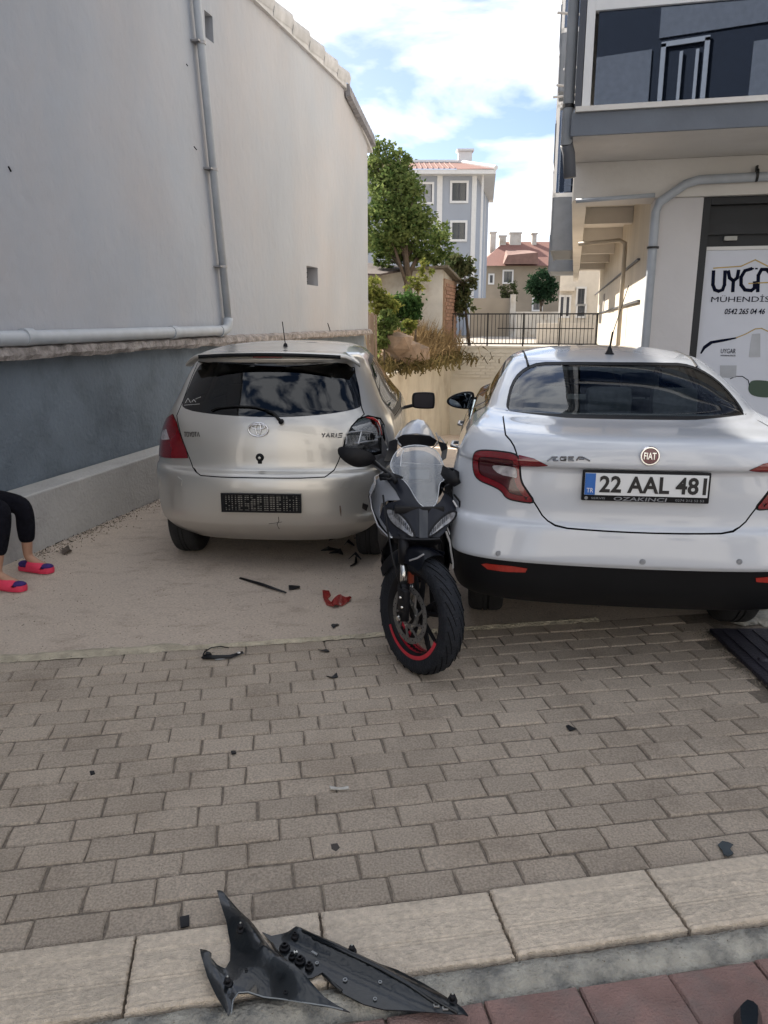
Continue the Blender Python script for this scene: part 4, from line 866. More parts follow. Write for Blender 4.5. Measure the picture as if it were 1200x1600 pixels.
class Car:
    def __init__(s, rings, loc, head, wf=1.0):
        rings = [(r[0], r[1], r[2] * (wf if r[0] < 1.1 else wf + (1 - wf) * min(1, (r[0] - 1.1) / .1)), *r[3:]) for r in rings]
        s.bm = car_mesh(rings); s.lay = s.bm.faces.layers.int.new('reg'); s.names = ['body']; s.loc = Vector(loc); s.head = head
        s.M = Matrix.Translation(loc) @ Matrix.Rotation(-head, 4, 'Z'); s.bvh = BVHTree.FromBMesh(s.bm); s.Mi = s.M.inverted()
        s.ymid = (rings[3][1] + rings[3][3]) / 2
    def px(s, x, y, d0=.25):                      # picture point -> point on the car's surface, in the car's own frame
        o = s.Mi @ EYE; d = (s.Mi.to_3x3() @ ray(x, y)).normalized(); h = s.bvh.ray_cast(o, d)
        if h[0] is not None: return h[0]
        return o + d * ((d0 - o.y) / d.y)
    def poly(s, pts, d0=.25, ax='y'):
        q = [s.px(*p, d0) for p in pts]; return [(p.x, p.z) if ax == 'y' else (p.y, p.z) for p in q]
    def cut(s, name, poly, ax='y', side=0, ylim=None, smooth=0):
        """knife the outline through the skin; faces inside become region `name`"""
        if smooth: poly = smoothpoly(poly, smooth)
        s.bm.faces.ensure_lookup_table(); U = (lambda c: c.x) if ax == 'y' else (lambda c: c.y)
        ylim = ylim if ylim is not None else (s.ymid if ax == 'y' else 99)
        def ok(c): return ((c.y > s.ymid) if side == 9 else (c.y < ylim)) if ax == 'y' else (c.x * side > .12)
        x0 = min(p[0] for p in poly); x1 = max(p[0] for p in poly); z0 = min(p[1] for p in poly); z1 = max(p[1] for p in poly)
        def inside(f, a, b, c, d):
            us = [U(v.co) for v in f.verts]; zs = [v.co.z for v in f.verts]; return not (max(us) < a or min(us) > b or max(zs) < c or min(zs) > d)
        cand = [f for f in s.bm.faces if ok(f.calc_center_median()) and inside(f, x0 - .02, x1 + .02, z0 - .02, z1 + .02)]
        for i in range(len(poly)):
            a, b = poly[i], poly[(i + 1) % len(poly)]
            if math.dist(a, b) < 1e-6: continue
            e = .0015; fs = [f for f in cand if f.is_valid and inside(f, min(a[0], b[0]) - e, max(a[0], b[0]) + e, min(a[1], b[1]) - e, max(a[1], b[1]) + e)]
            if not fs: continue
            if ax == 'y': co = (a[0], 0, a[1]); no = Vector((b[0] - a[0], 0, b[1] - a[1])).cross(Vector((0, 1, 0)))
            else: co = (0, a[0], a[1]); no = Vector((0, b[0] - a[0], b[1] - a[1])).cross(Vector((1, 0, 0)))
            geom = list({v for f in fs for v in f.verts}) + list({e_ for f in fs for e_ in f.edges}) + fs
            r = bmesh.ops.bisect_plane(s.bm, geom=geom, dist=1e-5, plane_co=co, plane_no=no.normalized())
            new = {f for g in r['geom_cut'] if isinstance(g, bmesh.types.BMEdge) for f in g.link_faces} | {f for g in r['geom'] if isinstance(g, bmesh.types.BMFace) for f in [g]}
            cand = list({f for f in cand if f.is_valid} | {f for f in new if f.is_valid and ok(f.calc_center_median())})
        if name not in s.names: s.names.append(name)
        k = s.names.index(name)
        for f in cand:
            if f.is_valid:
                c = f.calc_center_median()
                if ok(c) and inpoly(U(c), c.z, poly): f[s.lay] = k
    def lid(s, name, poly, gap=.007, **k):        # panel with an open shut-line round it
        s.cut('gap', offset(poly, gap * .5), **k); s.cut(name, offset(poly, -gap * .5), **k)
    def finish(s, root, mats, glassy=(), shift={}, liner=None):
        s.bm.normal_update(); s.bm.faces.ensure_lookup_table()
        nrm = {v: v.normal.copy() for v in s.bm.verts}; res = {}
        for k, nm in enumerate(s.names):
            if nm in ('gap', 'void'): continue
            fs = [f for f in s.bm.faces if f[s.lay] == k]
            if not fs: print('EMPTY region', nm); continue
            vm = {}; b = bmesh.new(); dd = shift.get(nm, 0)
            for f in fs:
                for v in f.verts:
                    if v not in vm: vm[v] = b.verts.new(v.co + nrm[v] * dd)
                try: b.faces.new([vm[v] for v in f.verts])
                except ValueError: pass
            me = bpy.data.meshes.new(nm.split('#')[0]); 
            order = list(vm.keys()); b.verts.index_update(); b.to_mesh(me); b.free()
            me.materials.append(mats[nm]); 
            for p in me.polygons: p.use_smooth = True
            me.normals_split_custom_set_from_vertices([nrm[v] for v in order])
            res[nm] = link(nm.split('#')[0], me, root)
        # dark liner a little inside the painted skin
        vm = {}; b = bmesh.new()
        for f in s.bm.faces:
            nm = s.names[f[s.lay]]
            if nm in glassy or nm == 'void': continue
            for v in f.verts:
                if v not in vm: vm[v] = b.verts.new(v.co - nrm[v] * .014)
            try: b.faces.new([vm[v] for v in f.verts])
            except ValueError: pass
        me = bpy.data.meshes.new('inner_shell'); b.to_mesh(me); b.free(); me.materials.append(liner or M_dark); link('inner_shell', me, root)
        return res
def place(o, M): o.matrix_local = M; return o
M_rubber = mat('rubber', (.013, .013, .014), .85, var=.2, scale=30, bump=.5, bscale=120)
M_trim = mat('black_trim', (.007, .0075, .009), .55, var=.1, spec=.22)
M_chrome = mat('chrome', (.75, .75, .77), .12, 1.0, var=.0)
M_chromed = mat('aged_chrome', (.55, .55, .55), .3, 1.0, var=.1)
M_rim = mat('alloy', (.42, .42, .43), .35, .8)
M_seat = mat('seat_fabric', (.15, .15, .155), .9, var=.2, scale=30)
def wheel(name, parent, x, y, r, wd, side):
    w_ = empty(name, (x, y, r)); w_.parent = parent; tr = r * .68; T = Matrix.Rotation(R(90) * side, 4, 'Y')
    MB().lathe([(tr, -wd * .46), (r * .82, -wd / 2), (r * .92, -wd * .48), (r * .968, -wd * .42), (r * .993, -wd * .32), (r, -wd * .2), (r, -wd * .1), (r - .008, -wd * .09), (r - .008, -wd * .06), (r, -wd * .05), (r, wd * .05), (r - .008, wd * .06), (r - .008, wd * .09), (r, wd * .1), (r, wd * .2), (r * .993, wd * .32), (r * .968, wd * .42), (r * .92, wd * .48), (r * .82, wd / 2), (tr, wd * .46), (tr * .98, 0), (tr, -wd / 2)], T, 40).build('tyre', M_rubber, w_, auto=50)
    b = MB().lathe([(tr, wd / 2 - .005), (tr * .93, wd / 2 - .02), (tr * .90, wd / 2 - .10)], T, 32); b.lathe([(0, wd / 2 - .02), (.05, wd / 2 - .025), (.06, wd / 2 - .05)], T, 20)
    for k in range(5):
        a_ = k * math.tau / 5; b.prism([T @ Matrix.Rotation(a_, 4, 'Z') @ Vector(p) for p in ((.03, -.035, wd / 2 - .05), (tr * .93, -.05, wd / 2 - .04), (tr * .93, .05, wd / 2 - .04), (.03, .035, wd / 2 - .05))], (T.to_3x3() @ Vector((0, 0, .02))))
    b.lathe([(tr * .9, wd / 2 - .1), (.05, wd / 2 - .1)], T, 24)
    b.build('rim', M_rim, w_, auto=40); return w_
def seat(parent, x, y, z, w=.5, h=.6, m=None, lean=.22, bench=False):
    b = MB(); M_ = Matrix.Translation((x, y, z)) @ Matrix.Rotation(-lean, 4, 'X')
    b.box((0, 0, h / 2), (w, .12, h), M=M_, bev=.04); 
    for hx in ((-w * .32, 0, w * .32) if bench else (0,)): b.box((hx, 0, h + .10), (.26, .09, .17), M=M_, bev=.035).box((hx - .05, 0, h + .01), (.015, .015, .06), M=M_).box((hx + .05, 0, h + .01), (.015, .015, .06), M=M_)
    b.box((0, .24, .02), (w, .5, .14), M=Matrix.Translation((x, y, z)), bev=.04); return b.build('seat', m or M_seat, parent, auto=40)
def circ(y, z, r, n=28, zlo=None): return [(y + r * math.cos(math.tau * i / n), z + r * math.sin(math.tau * i / n)) for i in range(n)]

# ---------------------------------------------------------------- white saloon
M_white = mat('white_paint', (.50, .525, .57), .22, var=.02, scale=1, coat=.9)
M_clearglass = glass('rear_screen', (.68, .74, .72), .0, .008)
M_redlens = mat('red_lens', (.15, .004, .008), .12, var=.25, scale=14, coat=1.0)
M_clearlens = mat('clear_lens', (.35, .33, .34), .15, var=.4, scale=40, coat=1.0)
M_reflect = mat('red_reflector', (.36, .03, .02), .3, var=.2, scale=60, coat=.6)
A_ = Car([(.30, .24, .79, 4.25, .40, 4.2, .03), (.345, .13, .845, 4.4, .42, 4.4, .035), (.45, .045, .872, 4.47, .42, 4.5, .04), (.565, .012, .880, 4.48, .42, 4.5, .04), (.59, .0, .884, 4.48, .42, 4.4, .045), (.66, .008, .889, 4.46, .44, 4.2, .05), (.735, .02, .890, 4.42, .46, 4.0, .05),
          (.76, .045, .890, 4.38, .5, 3.6, .05), (.80, .052, .890, 4.34, .5, 3.6, .05), (.90, .058, .884, 4.2, .48, 3.5, .05), (.995, .064, .865, 3.8, .46, 3.3, .05), (1.015, .040, .858, 3.7, .46, 3.2, .05), (1.035, .036, .85, 3.6, .46, 3.2, .05), (1.09, .048, .825, 3.45, .46, 3.0, .055),
          (1.128, .07, .795, 3.38, .46, 2.9, .06), (1.143, .11, .775, 3.34, .46, 2.8, .06), (1.158, .28, .745, 3.3, .40, 2.8, .06), (1.170, .48, .72, 3.27, .34, 2.8, .06), (1.185, .60, .705, 3.22, .32, 2.8, .07), (1.24, .74, .68, 3.08, .32, 2.8, .07), (1.33, .98, .63, 2.85, .32, 2.8, .07),
          (1.405, 1.22, .575, 2.6, .3, 2.7, .06), (1.425, 1.30, .55, 2.5, .3, 2.6, .05), (1.455, 1.50, .46, 2.35, .3, 2.4, .05), (1.478, 1.70, .30, 2.2, .2, 2.2, .03), (1.488, 1.88, .08, 2.05, .05, 2, .0)],
         (1.150, 3.265, 0), R(7.6), .985)
ca = empty('saloon_car', (1.150, 3.265, 0), -R(7.6), 'white saloon car with plate 22 AAL 481 parked on the right', 'car')
X2 = lambda L_: [(690 + x / 2.353, 520 + y / 2.353) for x, y in L_]
def sym(p): return [(-x, z) for x, z in p][::-1]
# black lower valance and reflectors
A_.cut('lower_bumper', [(-1, .2), (1, .2), (1, .574), (.60, .570), (0, .566), (-.60, .570), (-1, .574)], ylim=.75)
ref = [(x, z) for x, z in A_.poly([(752, 881), (760, 880), (800, 884), (824, 888), (821, 894), (790, 893), (762, 889)])]
A_.cut('reflector', ref); A_.cut('reflector#2', sym(ref))
# lights: outline wraps the corner
lamp = A_.poly(X2([(118, 445), (140, 433), (200, 435), (284, 447), (287, 490), (290, 545), (312, 580), (345, 626), (290, 620), (238, 608), (222, 580), (190, 562), (130, 538), (116, 500)]))
lampin = A_.poly(X2([(284, 449), (340, 462), (392, 488), (340, 490), (288, 489)]))
tl = A_.poly(X2([(225, 363), (240, 330), (272, 308)]))
xt = A_.px(*X2([(232, 372)])[0]).x
def lamps(side):
    q = lamp if side < 0 else sym(lamp); qi = lampin if side < 0 else sym(lampin); sfx = '' if side < 0 else '#2'
    q = smoothpoly(q, 2); A_.cut('lamp_seal' + sfx, offset(q, .006), ylim=.55); A_.cut('tail_light' + sfx, offset(q, -.002), ylim=.55); A_.cut('light_core' + sfx, offset(q, -.026), ylim=.55)
    A_.cut('boot_light' + sfx, qi, ylim=.5)
    cl = A_.poly(X2([(186, 495), (200, 484), (265, 490), (276, 500), (280, 535), (262, 530), (215, 521)])); cl = cl if side < 0 else sym(cl)
    A_.cut('reverse_light' + sfx, smoothpoly(cl, 1), ylim=.5)
# boot lid (shut line) following the photo on the left side, mirrored to the right
lidL = A_.poly(X2([(272, 306), (240, 330), (226, 362), (262, 405), (278, 450), (286, 500), (290, 548), (345, 630), (378, 685), (430, 716), (560, 727)]))
lidp = [(x, z) for x, z in lidL] + [(0, lidL[-1][1] - .003)] + [(-x, z) for x, z in lidL[::-1]]
lidp = [(lidL[2][0] * .985, 1.30)] + [(x, z) for x, z in lidL[2:]] + [(0, lidL[-1][1] - .003)] + [(-x, z) for x, z in lidL[:1:-1]] + [(-lidL[2][0] * .985, 1.30)]
A_.lid('boot_lid', smoothpoly(lidp, 1), .007, ylim=.62)
lamps(-1); lamps(1)
gl = A_.poly(X2([(248, 290), (246, 255), (262, 190), (290, 150), (335, 122), (400, 112)]))
gl = [(-.62, 1.186)] + gl[0:] + [(-gx, gz) for gx, gz in gl[::-1]] + [(.62, 1.186)]
gl = [(max(-.655, min(.655, x)), min(z, 1.402)) for x, z in gl]
gl = [(x, z) for x, z in smoothpoly(gl, 1)]
A_.cut('window_seal', offset(gl, .012), ylim=1.9); A_.cut('rear_screen', gl, ylim=1.9)
for sd_, sf in ((-1, ''), (1, '#2')):
    sg_ = [(.98, 1.12), (1.10, 1.22), (1.35, 1.335), (1.7, 1.375), (2.35, 1.38), (2.62, 1.33), (2.95, 1.18), (3.18, 1.02), (2.0, 1.0), (1.15, 1.015)]
    A_.cut('side_seal' + sf, offset(sg_, .014), 'x', sd_); 
    for nm, q in (('quarter_window', [(1.0, 1.12), (1.12, 1.215), (1.30, 1.31), (1.28, 1.03), (1.13, 1.03)]), ('rear_window', [(1.34, 1.04), (1.36, 1.33), (1.7, 1.365), (2.02, 1.37), (2.02, 1.02)]), ('front_window', [(2.10, 1.02), (2.10, 1.37), (2.34, 1.37), (2.6, 1.32), (2.92, 1.17), (3.12, 1.035)])):
        A_.cut(nm + sf, q, 'x', sd_)
    A_.lid('rear_door' + sf, [(1.28, .62), (1.05, .86), (1.10, .985), (2.04, .975), (2.04, .36), (1.34, .36)], .006, ax='x', side=sd_)
    A_.lid('front_door' + sf, [(2.06, .36), (2.06, .975), (3.16, .985), (3.05, .36)], .006, ax='x', side=sd_)
    A_.cut('sill' + sf, [(1.2, .2), (3.3, .2), (3.3, .34), (1.2, .34)], 'x', sd_)
    for wy in (.94, 3.58): A_.cut('void', circ(wy, .31, .36), 'x', sd_)
A_.cut('windscreen', [(-.58, 1.13), (-.52, 1.375), (.52, 1.375), (.58, 1.13)], side=9)
ma = {n_: M_white for n_ in A_.names}
for n_ in A_.names:
    k = n_.split('#')[0]
    if k in ('lower_bumper', 'window_seal', 'side_seal', 'lamp_seal', 'sill'): ma[n_] = M_trim
    if k in ('tail_light', 'boot_light'): ma[n_] = M_redlens
    if k == 'light_core': ma[n_] = mat('dark_red_lens', (.055, .003, .006), .15, var=.4, scale=50, coat=1.0)
    if k == 'reflector': ma[n_] = M_reflect
    if k == 'reverse_light': ma[n_] = M_clearlens
    if k in ('rear_screen', 'quarter_window', 'rear_window', 'front_window', 'windscreen'): ma[n_] = M_clearglass
GLS = [n_ for n_ in A_.names if n_.split('#')[0] in ('rear_screen', 'quarter_window', 'rear_window', 'front_window', 'windscreen')]
SHF = {n_: {'tail_light': .006, 'light_core': .001, 'boot_light': .005, 'reverse_light': .008, 'reflector': .003, 'rear_screen': -.004, 'window_seal': -.002}.get(n_.split('#')[0], 0) for n_ in A_.names}
resA = A_.finish(ca, ma, GLS, SHF)
for x in (-.68, .68):
    for y in (.94, 3.58): wheel('wheel', ca, x, y, .31, .2, 1 if x > 0 else -1)
for x in (-.60, .60):
    for y in (.94, 3.58):
        MB().lathe([(.37, -.14), (.37, .20)], Matrix.Translation((x, y, .31)) @ Matrix.Rotation(R(90), 4, 'Y'), 28, R(100), R(260)).build('arch_liner', M_dark, ca)
MB().box((0, 2.75, .24), (1.22, 3.1, .16)).box((0, .75, .42), (1.30, .9, .12)).build('underbody', M_dark, ca)  # black floor pan, dropped low to block light from under the car
MB().box((0, .72, 1.10), (1.2, .55, .10)).build('parcel_shelf', M_seat, ca)
seat(ca, 0, 1.15, .58, 1.15, .52, bench=True); seat(ca, -.36, 2.15, .5, .48, .62); seat(ca, .36, 2.15, .5, .48, .62)
MB().box((0, 3.1, .9), (1.3, .4, .3), bev=.05).build('dashboard', M_seat, ca, auto=40)
MB().box((-.02, 2.72, 1.33), (.22, .03, .06), bev=.012).build('rear_view_mirror', M_trim, ca)
# badge, plate, antenna, sensors, lettering
def onA(C, px, py, dx=0): return C.px(px, py) + Vector((dx, 0, 0))
def facing(p, tilt=0.0, yaw=0.0): return Matrix.Translation(p) @ Matrix.Rotation(yaw, 4, 'Z') @ Matrix.Rotation(R(90) + tilt, 4, 'X')
pc = A_.px(1007, 759); pl = empty('number_plate', (pc.x, pc.y - .018, pc.z)); pl.parent = ca; pl.rotation_euler.x = R(-1)
PWd, PH = .545, .138
MB().box((0, 0, 0), (PWd, .016, PH), bev=.006).build('plate_frame', M_trim, pl, auto=40)
MB().box((0, -.0095, .008), (PWd - .022, .006, PH - .040)).build('plate', mat('plate_white', (.68, .70, .72), .35, var=.02), pl)
M_ink2 = mat('plate_black', (.01, .01, .012), .4); M_blue = mat('plate_blue', (.02, .12, .42), .4)
MB().box((-PWd / 2 + .034, -.0135, .008), (.045, .003, PH - .042)).build('country_band', M_blue, pl)
F_ = Matrix.Rotation(R(90), 4, 'X')
text('lettering', '22 AAL 481', .1, Matrix.Translation((.028, -.0140, .009)) @ F_, M_ink2, pl, .001, .028, 1.04, .452, .076)
text('lettering', 'TR', .03, Matrix.Translation((-PWd / 2 + .034, -.0155, -.020)) @ F_, mat('white_ink', (.7, .7, .72), .4), pl, .0006, .0, 1.0, .028, .020)
M_grey_ink = mat('silver_ink', (.22, .23, .25), .4)
text('lettering', 'OZAKINCI', .02, Matrix.Translation((-.02, -.0095, -.056)) @ F_, M_grey_ink, pl, .0008, .01, 1.0, .225, .017, .25)
text('lettering', '0274 212 52 53', .02, Matrix.Translation((.19, -.0095, -.056)) @ F_, M_grey_ink, pl, .0006, .0, 1.0, .12, .010)
text('lettering', 'SERVIS', .02, Matrix.Translation((-.20, -.0095, -.056)) @ F_, M_grey_ink, pl, .0006, .0, 1.0, .06, .009)
MB().lathe([(0, .0012), (.008, .001)], Matrix.Translation((-.252, -.0095, -.056)) @ F_, 12).build('dot', M_grey_ink, pl)
bc = A_.px(1015, 712); bd = empty('badge', (bc.x, bc.y - .006, bc.z)); bd.parent = ca; bd.rotation_euler.x = R(-3)
MB().lathe([(.0335, 0), (.043, 0), (.043, .005), (.040, .009), (.035, .009), (.0335, .005)], F_, 36).build('badge_ring', M_chrome, bd, auto=40)
MB().lathe([(0, .0035), (.0338, .0035)], F_, 36).build('badge_disc', mat('badge_crimson', (.10, .004, .02), .2, coat=1.0), bd)
text('lettering', 'FIAT', .03, Matrix.Translation((0, -.0055, 0)) @ F_, M_chrome, bd, .0015, .012, 1.0, .052, .030)
# EGEA in chrome strokes
def strokes(C, name, segs, x0, x1, y0, y1, m, parent, r=.0035, lift=.004, skew=.0):
    root = empty(name, (0, 0, 0)); root.parent = parent
    for L_ in segs:
        b = MB(); P_ = []
        for u, v in L_: q = C.px(x0 + (x1 - x0) * u + skew * v, y0 + (y1 - y0) * (1 - v)); P_.append(q + Vector((0, -lift, 0)))
        b.tube(P_, r, 5).build('letter', m, root)
    return root
M_let = mat('letter_chrome', (.20, .20, .21), .25, .9)
strokes(A_, 'model_name', [[(0, 0), (.05, .35), (.11, .9), (.21, .9)], [(.12, .5), (.20, .5)], [(.13, .1), (.26, .1)], [(.21, .9), (.24, .9)], [(.45, .9), (.32, .9), (.30, .5), (.32, .1), (.43, .1), (.44, .45), (.38, .45)],
       [(.62, .9), (.49, .9), (.49, .1), (.62, .1)], [(.49, .5), (.60, .5)], [(.68, .1), (.74, .9), (.82, .9), (1.0, 0)], [(.74, .45), (.86, .45)]], 855, 922, 713, 720, M_let, ca, .0036)
ab = A_.px(952, 553)
MB().lathe([(.030, 0), (.020, .012), (.008, .045), (0, .05)], Matrix.Translation((ab.x, ab.y, ab.z - .002)) , 14).tube([(ab.x, ab.y, ab.z + .03), (ab.x + .012, ab.y, ab.z + .13)], .006, 8).tube([(ab.x + .012, ab.y, ab.z + .12), (ab.x + .10, ab.y + .10, ab.z + .40)], .0025, 6).build('antenna', M_trim, ca, auto=40)
for q in ((779, 865), (1004, 878), (1155, 878)):
    p = A_.px(*q); MB().lathe([(0, .003), (.009, .003), (.0105, 0)], facing(p + Vector((0, -.001, 0)), 0, 0), 16).lathe([(.0105, .0005), (.0125, .0012), (.014, -.001)], facing(p + Vector((0, -.001, 0))), 16).build('parking_sensor', mat('sensor_ring', (.25, .26, .28), .5), ca)
# roof ditch mouldings
for sd_ in (-1, 1):
    P_ = [A_.px(*q) for q in X2([(318, 122), (308, 90), (298, 68)])]
    P_ = [Vector((sd_ * abs(p.x), p.y, p.z + .002)) for p in P_] + [Vector((sd_ * abs(P_[-1].x) * .98, 2.3, A_.bvh.ray_cast(Vector((sd_ * abs(P_[-1].x) * .98, 2.3, 3)), Vector((0, 0, -1)))[0].z + .002))]
    MB().tube(P_, .009, 8, flat=.5).build('roof_moulding', M_trim, ca)
# door mirror on the left, in view past the rear window
mp_ = Vector((-.99, 2.90, 1.03))
def mirror(parent, p, sx, sz, shell, gm, arm):
    r_ = empty('door_mirror', p); r_.parent = parent
    dr_ = 1 if arm > 0 else -1
    if arm > 0 and gm is not None: ol = [(.92, .62), (.80, .95), (.3, .98), (-.35, .72), (-.85, .30), (-1.0, -.10), (-.85, -.50), (-.3, -.80), (.5, -.92), (.95, -.70)]
    else: ol = [(.95, .78), (.75, 1.0), (-.75, 1.0), (-1.0, .7), (-1.0, -.6), (-.8, -.95), (.75, -1.0), (.95, -.8)]
    ol = smoothpoly([(x * sx * (dr_ if arm > 0 else 1), z * sz) for x, z in ol], 2)
    b = MB(); R0 = [b.bm.verts.new((x * .93, -.012, z * .93)) for x, z in ol]; prev = R0; b.bm.faces.new(R0)
    for k_, (sc, yy) in enumerate(((1.0, -.008), (1.02, .01), (.95, .045), (.75, .075), (.4, .092))):
        nw = [b.bm.verts.new((x * sc, yy, z * sc)) for x, z in ol]
        for i in range(len(ol)): b.bm.faces.new((prev[i], prev[(i + 1) % len(ol)], nw[(i + 1) % len(ol)], nw[i]))
        prev = nw
    b.bm.faces.new(prev[::-1]); b.build('mirror_shell', shell, r_, auto=50)
    b = MB(); b.prism([(x * .84, -.016, z * .84) for x, z in ol], (0, .002, 0)); b.build('mirror_glass', gm, r_)
    MB().tube([(arm * sx * .7, .03, -sz * .55), (arm * (sx + .10), .02, -sz * .95)], .016, 8).build('mirror_arm', M_trim, r_); return r_
M_mirror = glass('mirror_glass', (.02, .03, .05), .75, .01, (.6, .75, .9))
pm_ = A_.Mi @ atY(720, 626, 5.62); mirror(ca, pm_, .105, .068, M_trim, M_mirror, 1)
mirror(ca, Vector((-pm_.x, pm_.y, pm_.z)), .105, .068, M_trim, M_mirror, -1)
for y_, s_ in ((1.35, -1), (2.35, -1), (1.35, 1), (2.35, 1)):
    h = A_.bvh.ray_cast(Vector((s_ * 2, y_, .90)), Vector((-s_, 0, 0)))[0]; MB().tube([(h.x, y_ - .09, .90), (h.x + s_ * .035, y_ - .07, .905), (h.x + s_ * .035, y_ + .07, .905), (h.x, y_ + .09, .90)], .011, 8).build('door_handle', M_chromed, ca, smooth=True)

# ---------------------------------------------------------------- champagne hatchback
M_champ = mat('champagne_paint', (.50, .48, .445), .30, .60, var=.04, scale=2.5, coat=1.0)
M_champ2 = M_champ
M_tint = glass('privacy_glass', (.045, .05, .055), .0, .008)
M_side_gl = glass('side_glass', (.10, .11, .11), .12, .008)
Y_ = Car([(.20, .16, .74, 3.55, .42, 3.0, .07), (.27, .07, .78, 3.68, .42, 3.2, .07), (.33, .02, .81, 3.73, .44, 3.2, .07), (.345, .012, .815, 3.74, .44, 3.2, .07), (.42, .0, .83, 3.74, .46, 3.2, .075), (.55, .002, .842, 3.72, .48, 3.1, .08), (.64, .012, .847, 3.66, .48, 3.1, .085), (.675, .03, .848, 3.62, .48, 3.1, .085),
          (.695, .075, .848, 3.6, .46, 3.0, .085), (.73, .088, .846, 3.55, .46, 3.0, .085), (.85, .10, .835, 3.4, .46, 2.9, .09), (.97, .122, .805, 3.15, .46, 2.8, .10), (1.03, .145, .775, 3.0, .44, 2.8, .10), (1.06, .160, .755, 2.92, .42, 2.8, .10), (1.14, .205, .715, 2.72, .40, 2.8, .11),
          (1.27, .285, .66, 2.4, .38, 2.8, .11), (1.365, .35, .612, 2.12, .36, 2.7, .10), (1.395, .34, .592, 2.02, .34, 2.6, .09), (1.418, .36, .575, 1.95, .34, 2.6, .09), (1.44, .50, .54, 1.88, .34, 2.5, .07), (1.47, .74, .44, 1.72, .3, 2.4, .05), (1.488, .95, .28, 1.55, .2, 2.2, .03), (1.496, 1.15, .08, 1.35, .05, 2, 0)],
         (-.790, 4.86, 0), R(4.0))
cy = empty('hatchback_car', (-.790, 4.86, 0), -R(4.0), 'champagne hatchback car with empty plate holder and smashed right rear light', 'car')
Q1 = lambda L_: [(220 + x / 2.4, 520 + y / 2.4) for x, y in L_]
tg = Y_.poly(Q1([(215, 108), (150, 275), (135, 310), (150, 380), (175, 450), (195, 505), (225, 535), (300, 541)]))
tgr = Y_.poly(Q1([(800, 130), (828, 280), (838, 305), (790, 350), (765, 410), (742, 480), (725, 515), (690, 541), (600, 545)]))
tgp = tg + tgr[::-1]
Y_.lid('tailgate', tgp, .007, ylim=.62)
yg = Y_.poly(Q1([(150, 270), (175, 215), (215, 125), (240, 108), (400, 97), (560, 95), (720, 102), (790, 118), (815, 180), (828, 268), (820, 282), (740, 300), (620, 313), (520, 317), (380, 314), (260, 304), (175, 290)]))
yg = [(x, min(z, 1.375)) for x, z in yg]
Y_.cut('rear_screen', smoothpoly(yg, 1), ylim=.8)
yl = Y_.poly(Q1([(122, 305), (100, 320), (78, 352), (60, 355), (50, 440), (70, 460), (178, 470), (172, 440), (150, 385), (136, 335)]), .42)
yr = Y_.poly(Q1([(852, 308), (900, 318), (915, 345), (918, 400), (905, 470), (760, 430), (762, 405), (790, 348), (815, 320)]), .42)
Y_.cut('tail_light', yl, ylim=.62)
Y_.cut('tail_light_in', Y_.poly(Q1([(80, 372), (100, 362), (112, 400), (82, 402)]), .42), ylim=.6)
Y_.cut('lamp_socket', yr, ylim=.62)
for sd_, sf in ((-1, ''), (1, '#2')):
    sg_ = [(.66, 1.10), (.72, 1.26), (.88, 1.355), (1.3, 1.385), (1.75, 1.37), (2.1, 1.27), (2.62, 1.02), (2.72, .985), (1.6, .975), (.85, .985)]
    Y_.cut('side_seal' + sf, offset(sg_, .014), 'x', sd_)
    for nm, q in (('rear_window', [(.72, 1.10), (.78, 1.25), (.92, 1.335), (1.3, 1.365), (1.36, 1.365), (1.44, 1.0), (.88, 1.005)]), ('front_window', [(1.52, .995), (1.45, 1.365), (1.74, 1.35), (2.07, 1.255), (2.5, 1.05), (2.60, 1.0)])): Y_.cut(nm + sf, q, 'x', sd_)
    Y_.lid('rear_door' + sf, [(.98, .6), (.80, .80), (.84, .965), (1.46, .955), (1.50, .32), (1.02, .32)], .006, ax='x', side=sd_)
    Y_.lid('front_door' + sf, [(1.52, .32), (1.48, .955), (2.66, .965), (2.55, .32)], .006, ax='x', side=sd_)
    for wy in (.56, 3.02): Y_.cut('void', circ(wy, .30, .345), 'x', sd_)
Y_.cut('windscreen', [(-.58, 1.06), (-.52, 1.355), (.52, 1.355), (.58, 1.06)], side=9)
my = {n_: M_champ for n_ in Y_.names}
for n_ in Y_.names:
    k = n_.split('#')[0]
    if k == 'side_seal': my[n_] = M_trim
    if k == 'rear_screen': my[n_] = M_tint
    if k in ('rear_window', 'front_window', 'windscreen'): my[n_] = M_side_gl
    if k == 'tail_light': my[n_] = M_redlens
    if k == 'tail_light_in': my[n_] = M_clearlens
    if k == 'lamp_socket': my[n_] = mat('smashed_socket', (.05, .052, .055), .35, var=.6, scale=40, coat=.4)
GLY = [n_ for n_ in Y_.names if n_.split('#')[0] in ('rear_screen', 'rear_window', 'front_window', 'windscreen')]
resY = Y_.finish(cy, my, GLY, {'tail_light': .006, 'tail_light_in': .008, 'lamp_socket': -.015, 'rear_screen': -.002})
for x in (-.66, .66):
    for y in (.56, 3.02):
        wheel('wheel', cy, x, y, .295, .18, 1 if x > 0 else -1)
        MB().lathe([(.33, -.14), (.33, .16)], Matrix.Translation((x * .88, y, .30)) @ Matrix.Rotation(R(90), 4, 'Y'), 28, R(100), R(260)).build('arch_liner', M_dark, cy)
MB().box((0, 2.1, .22), (1.05, 2.6, .14)).box((0, .55, .33), (1.0, .7, .10)).build('underbody', M_dark, cy)  # floor pan also set low and black, to darken the ground beneath
MB().box((0, .55, .95), (1.25, .45, .04)).build('parcel_shelf', M_seat, cy)
seat(cy, 0, .95, .5, 1.15, .5, bench=True); seat(cy, -.35, 1.75, .48, .46, .62); seat(cy, .35, 1.75, .48, .46, .62)
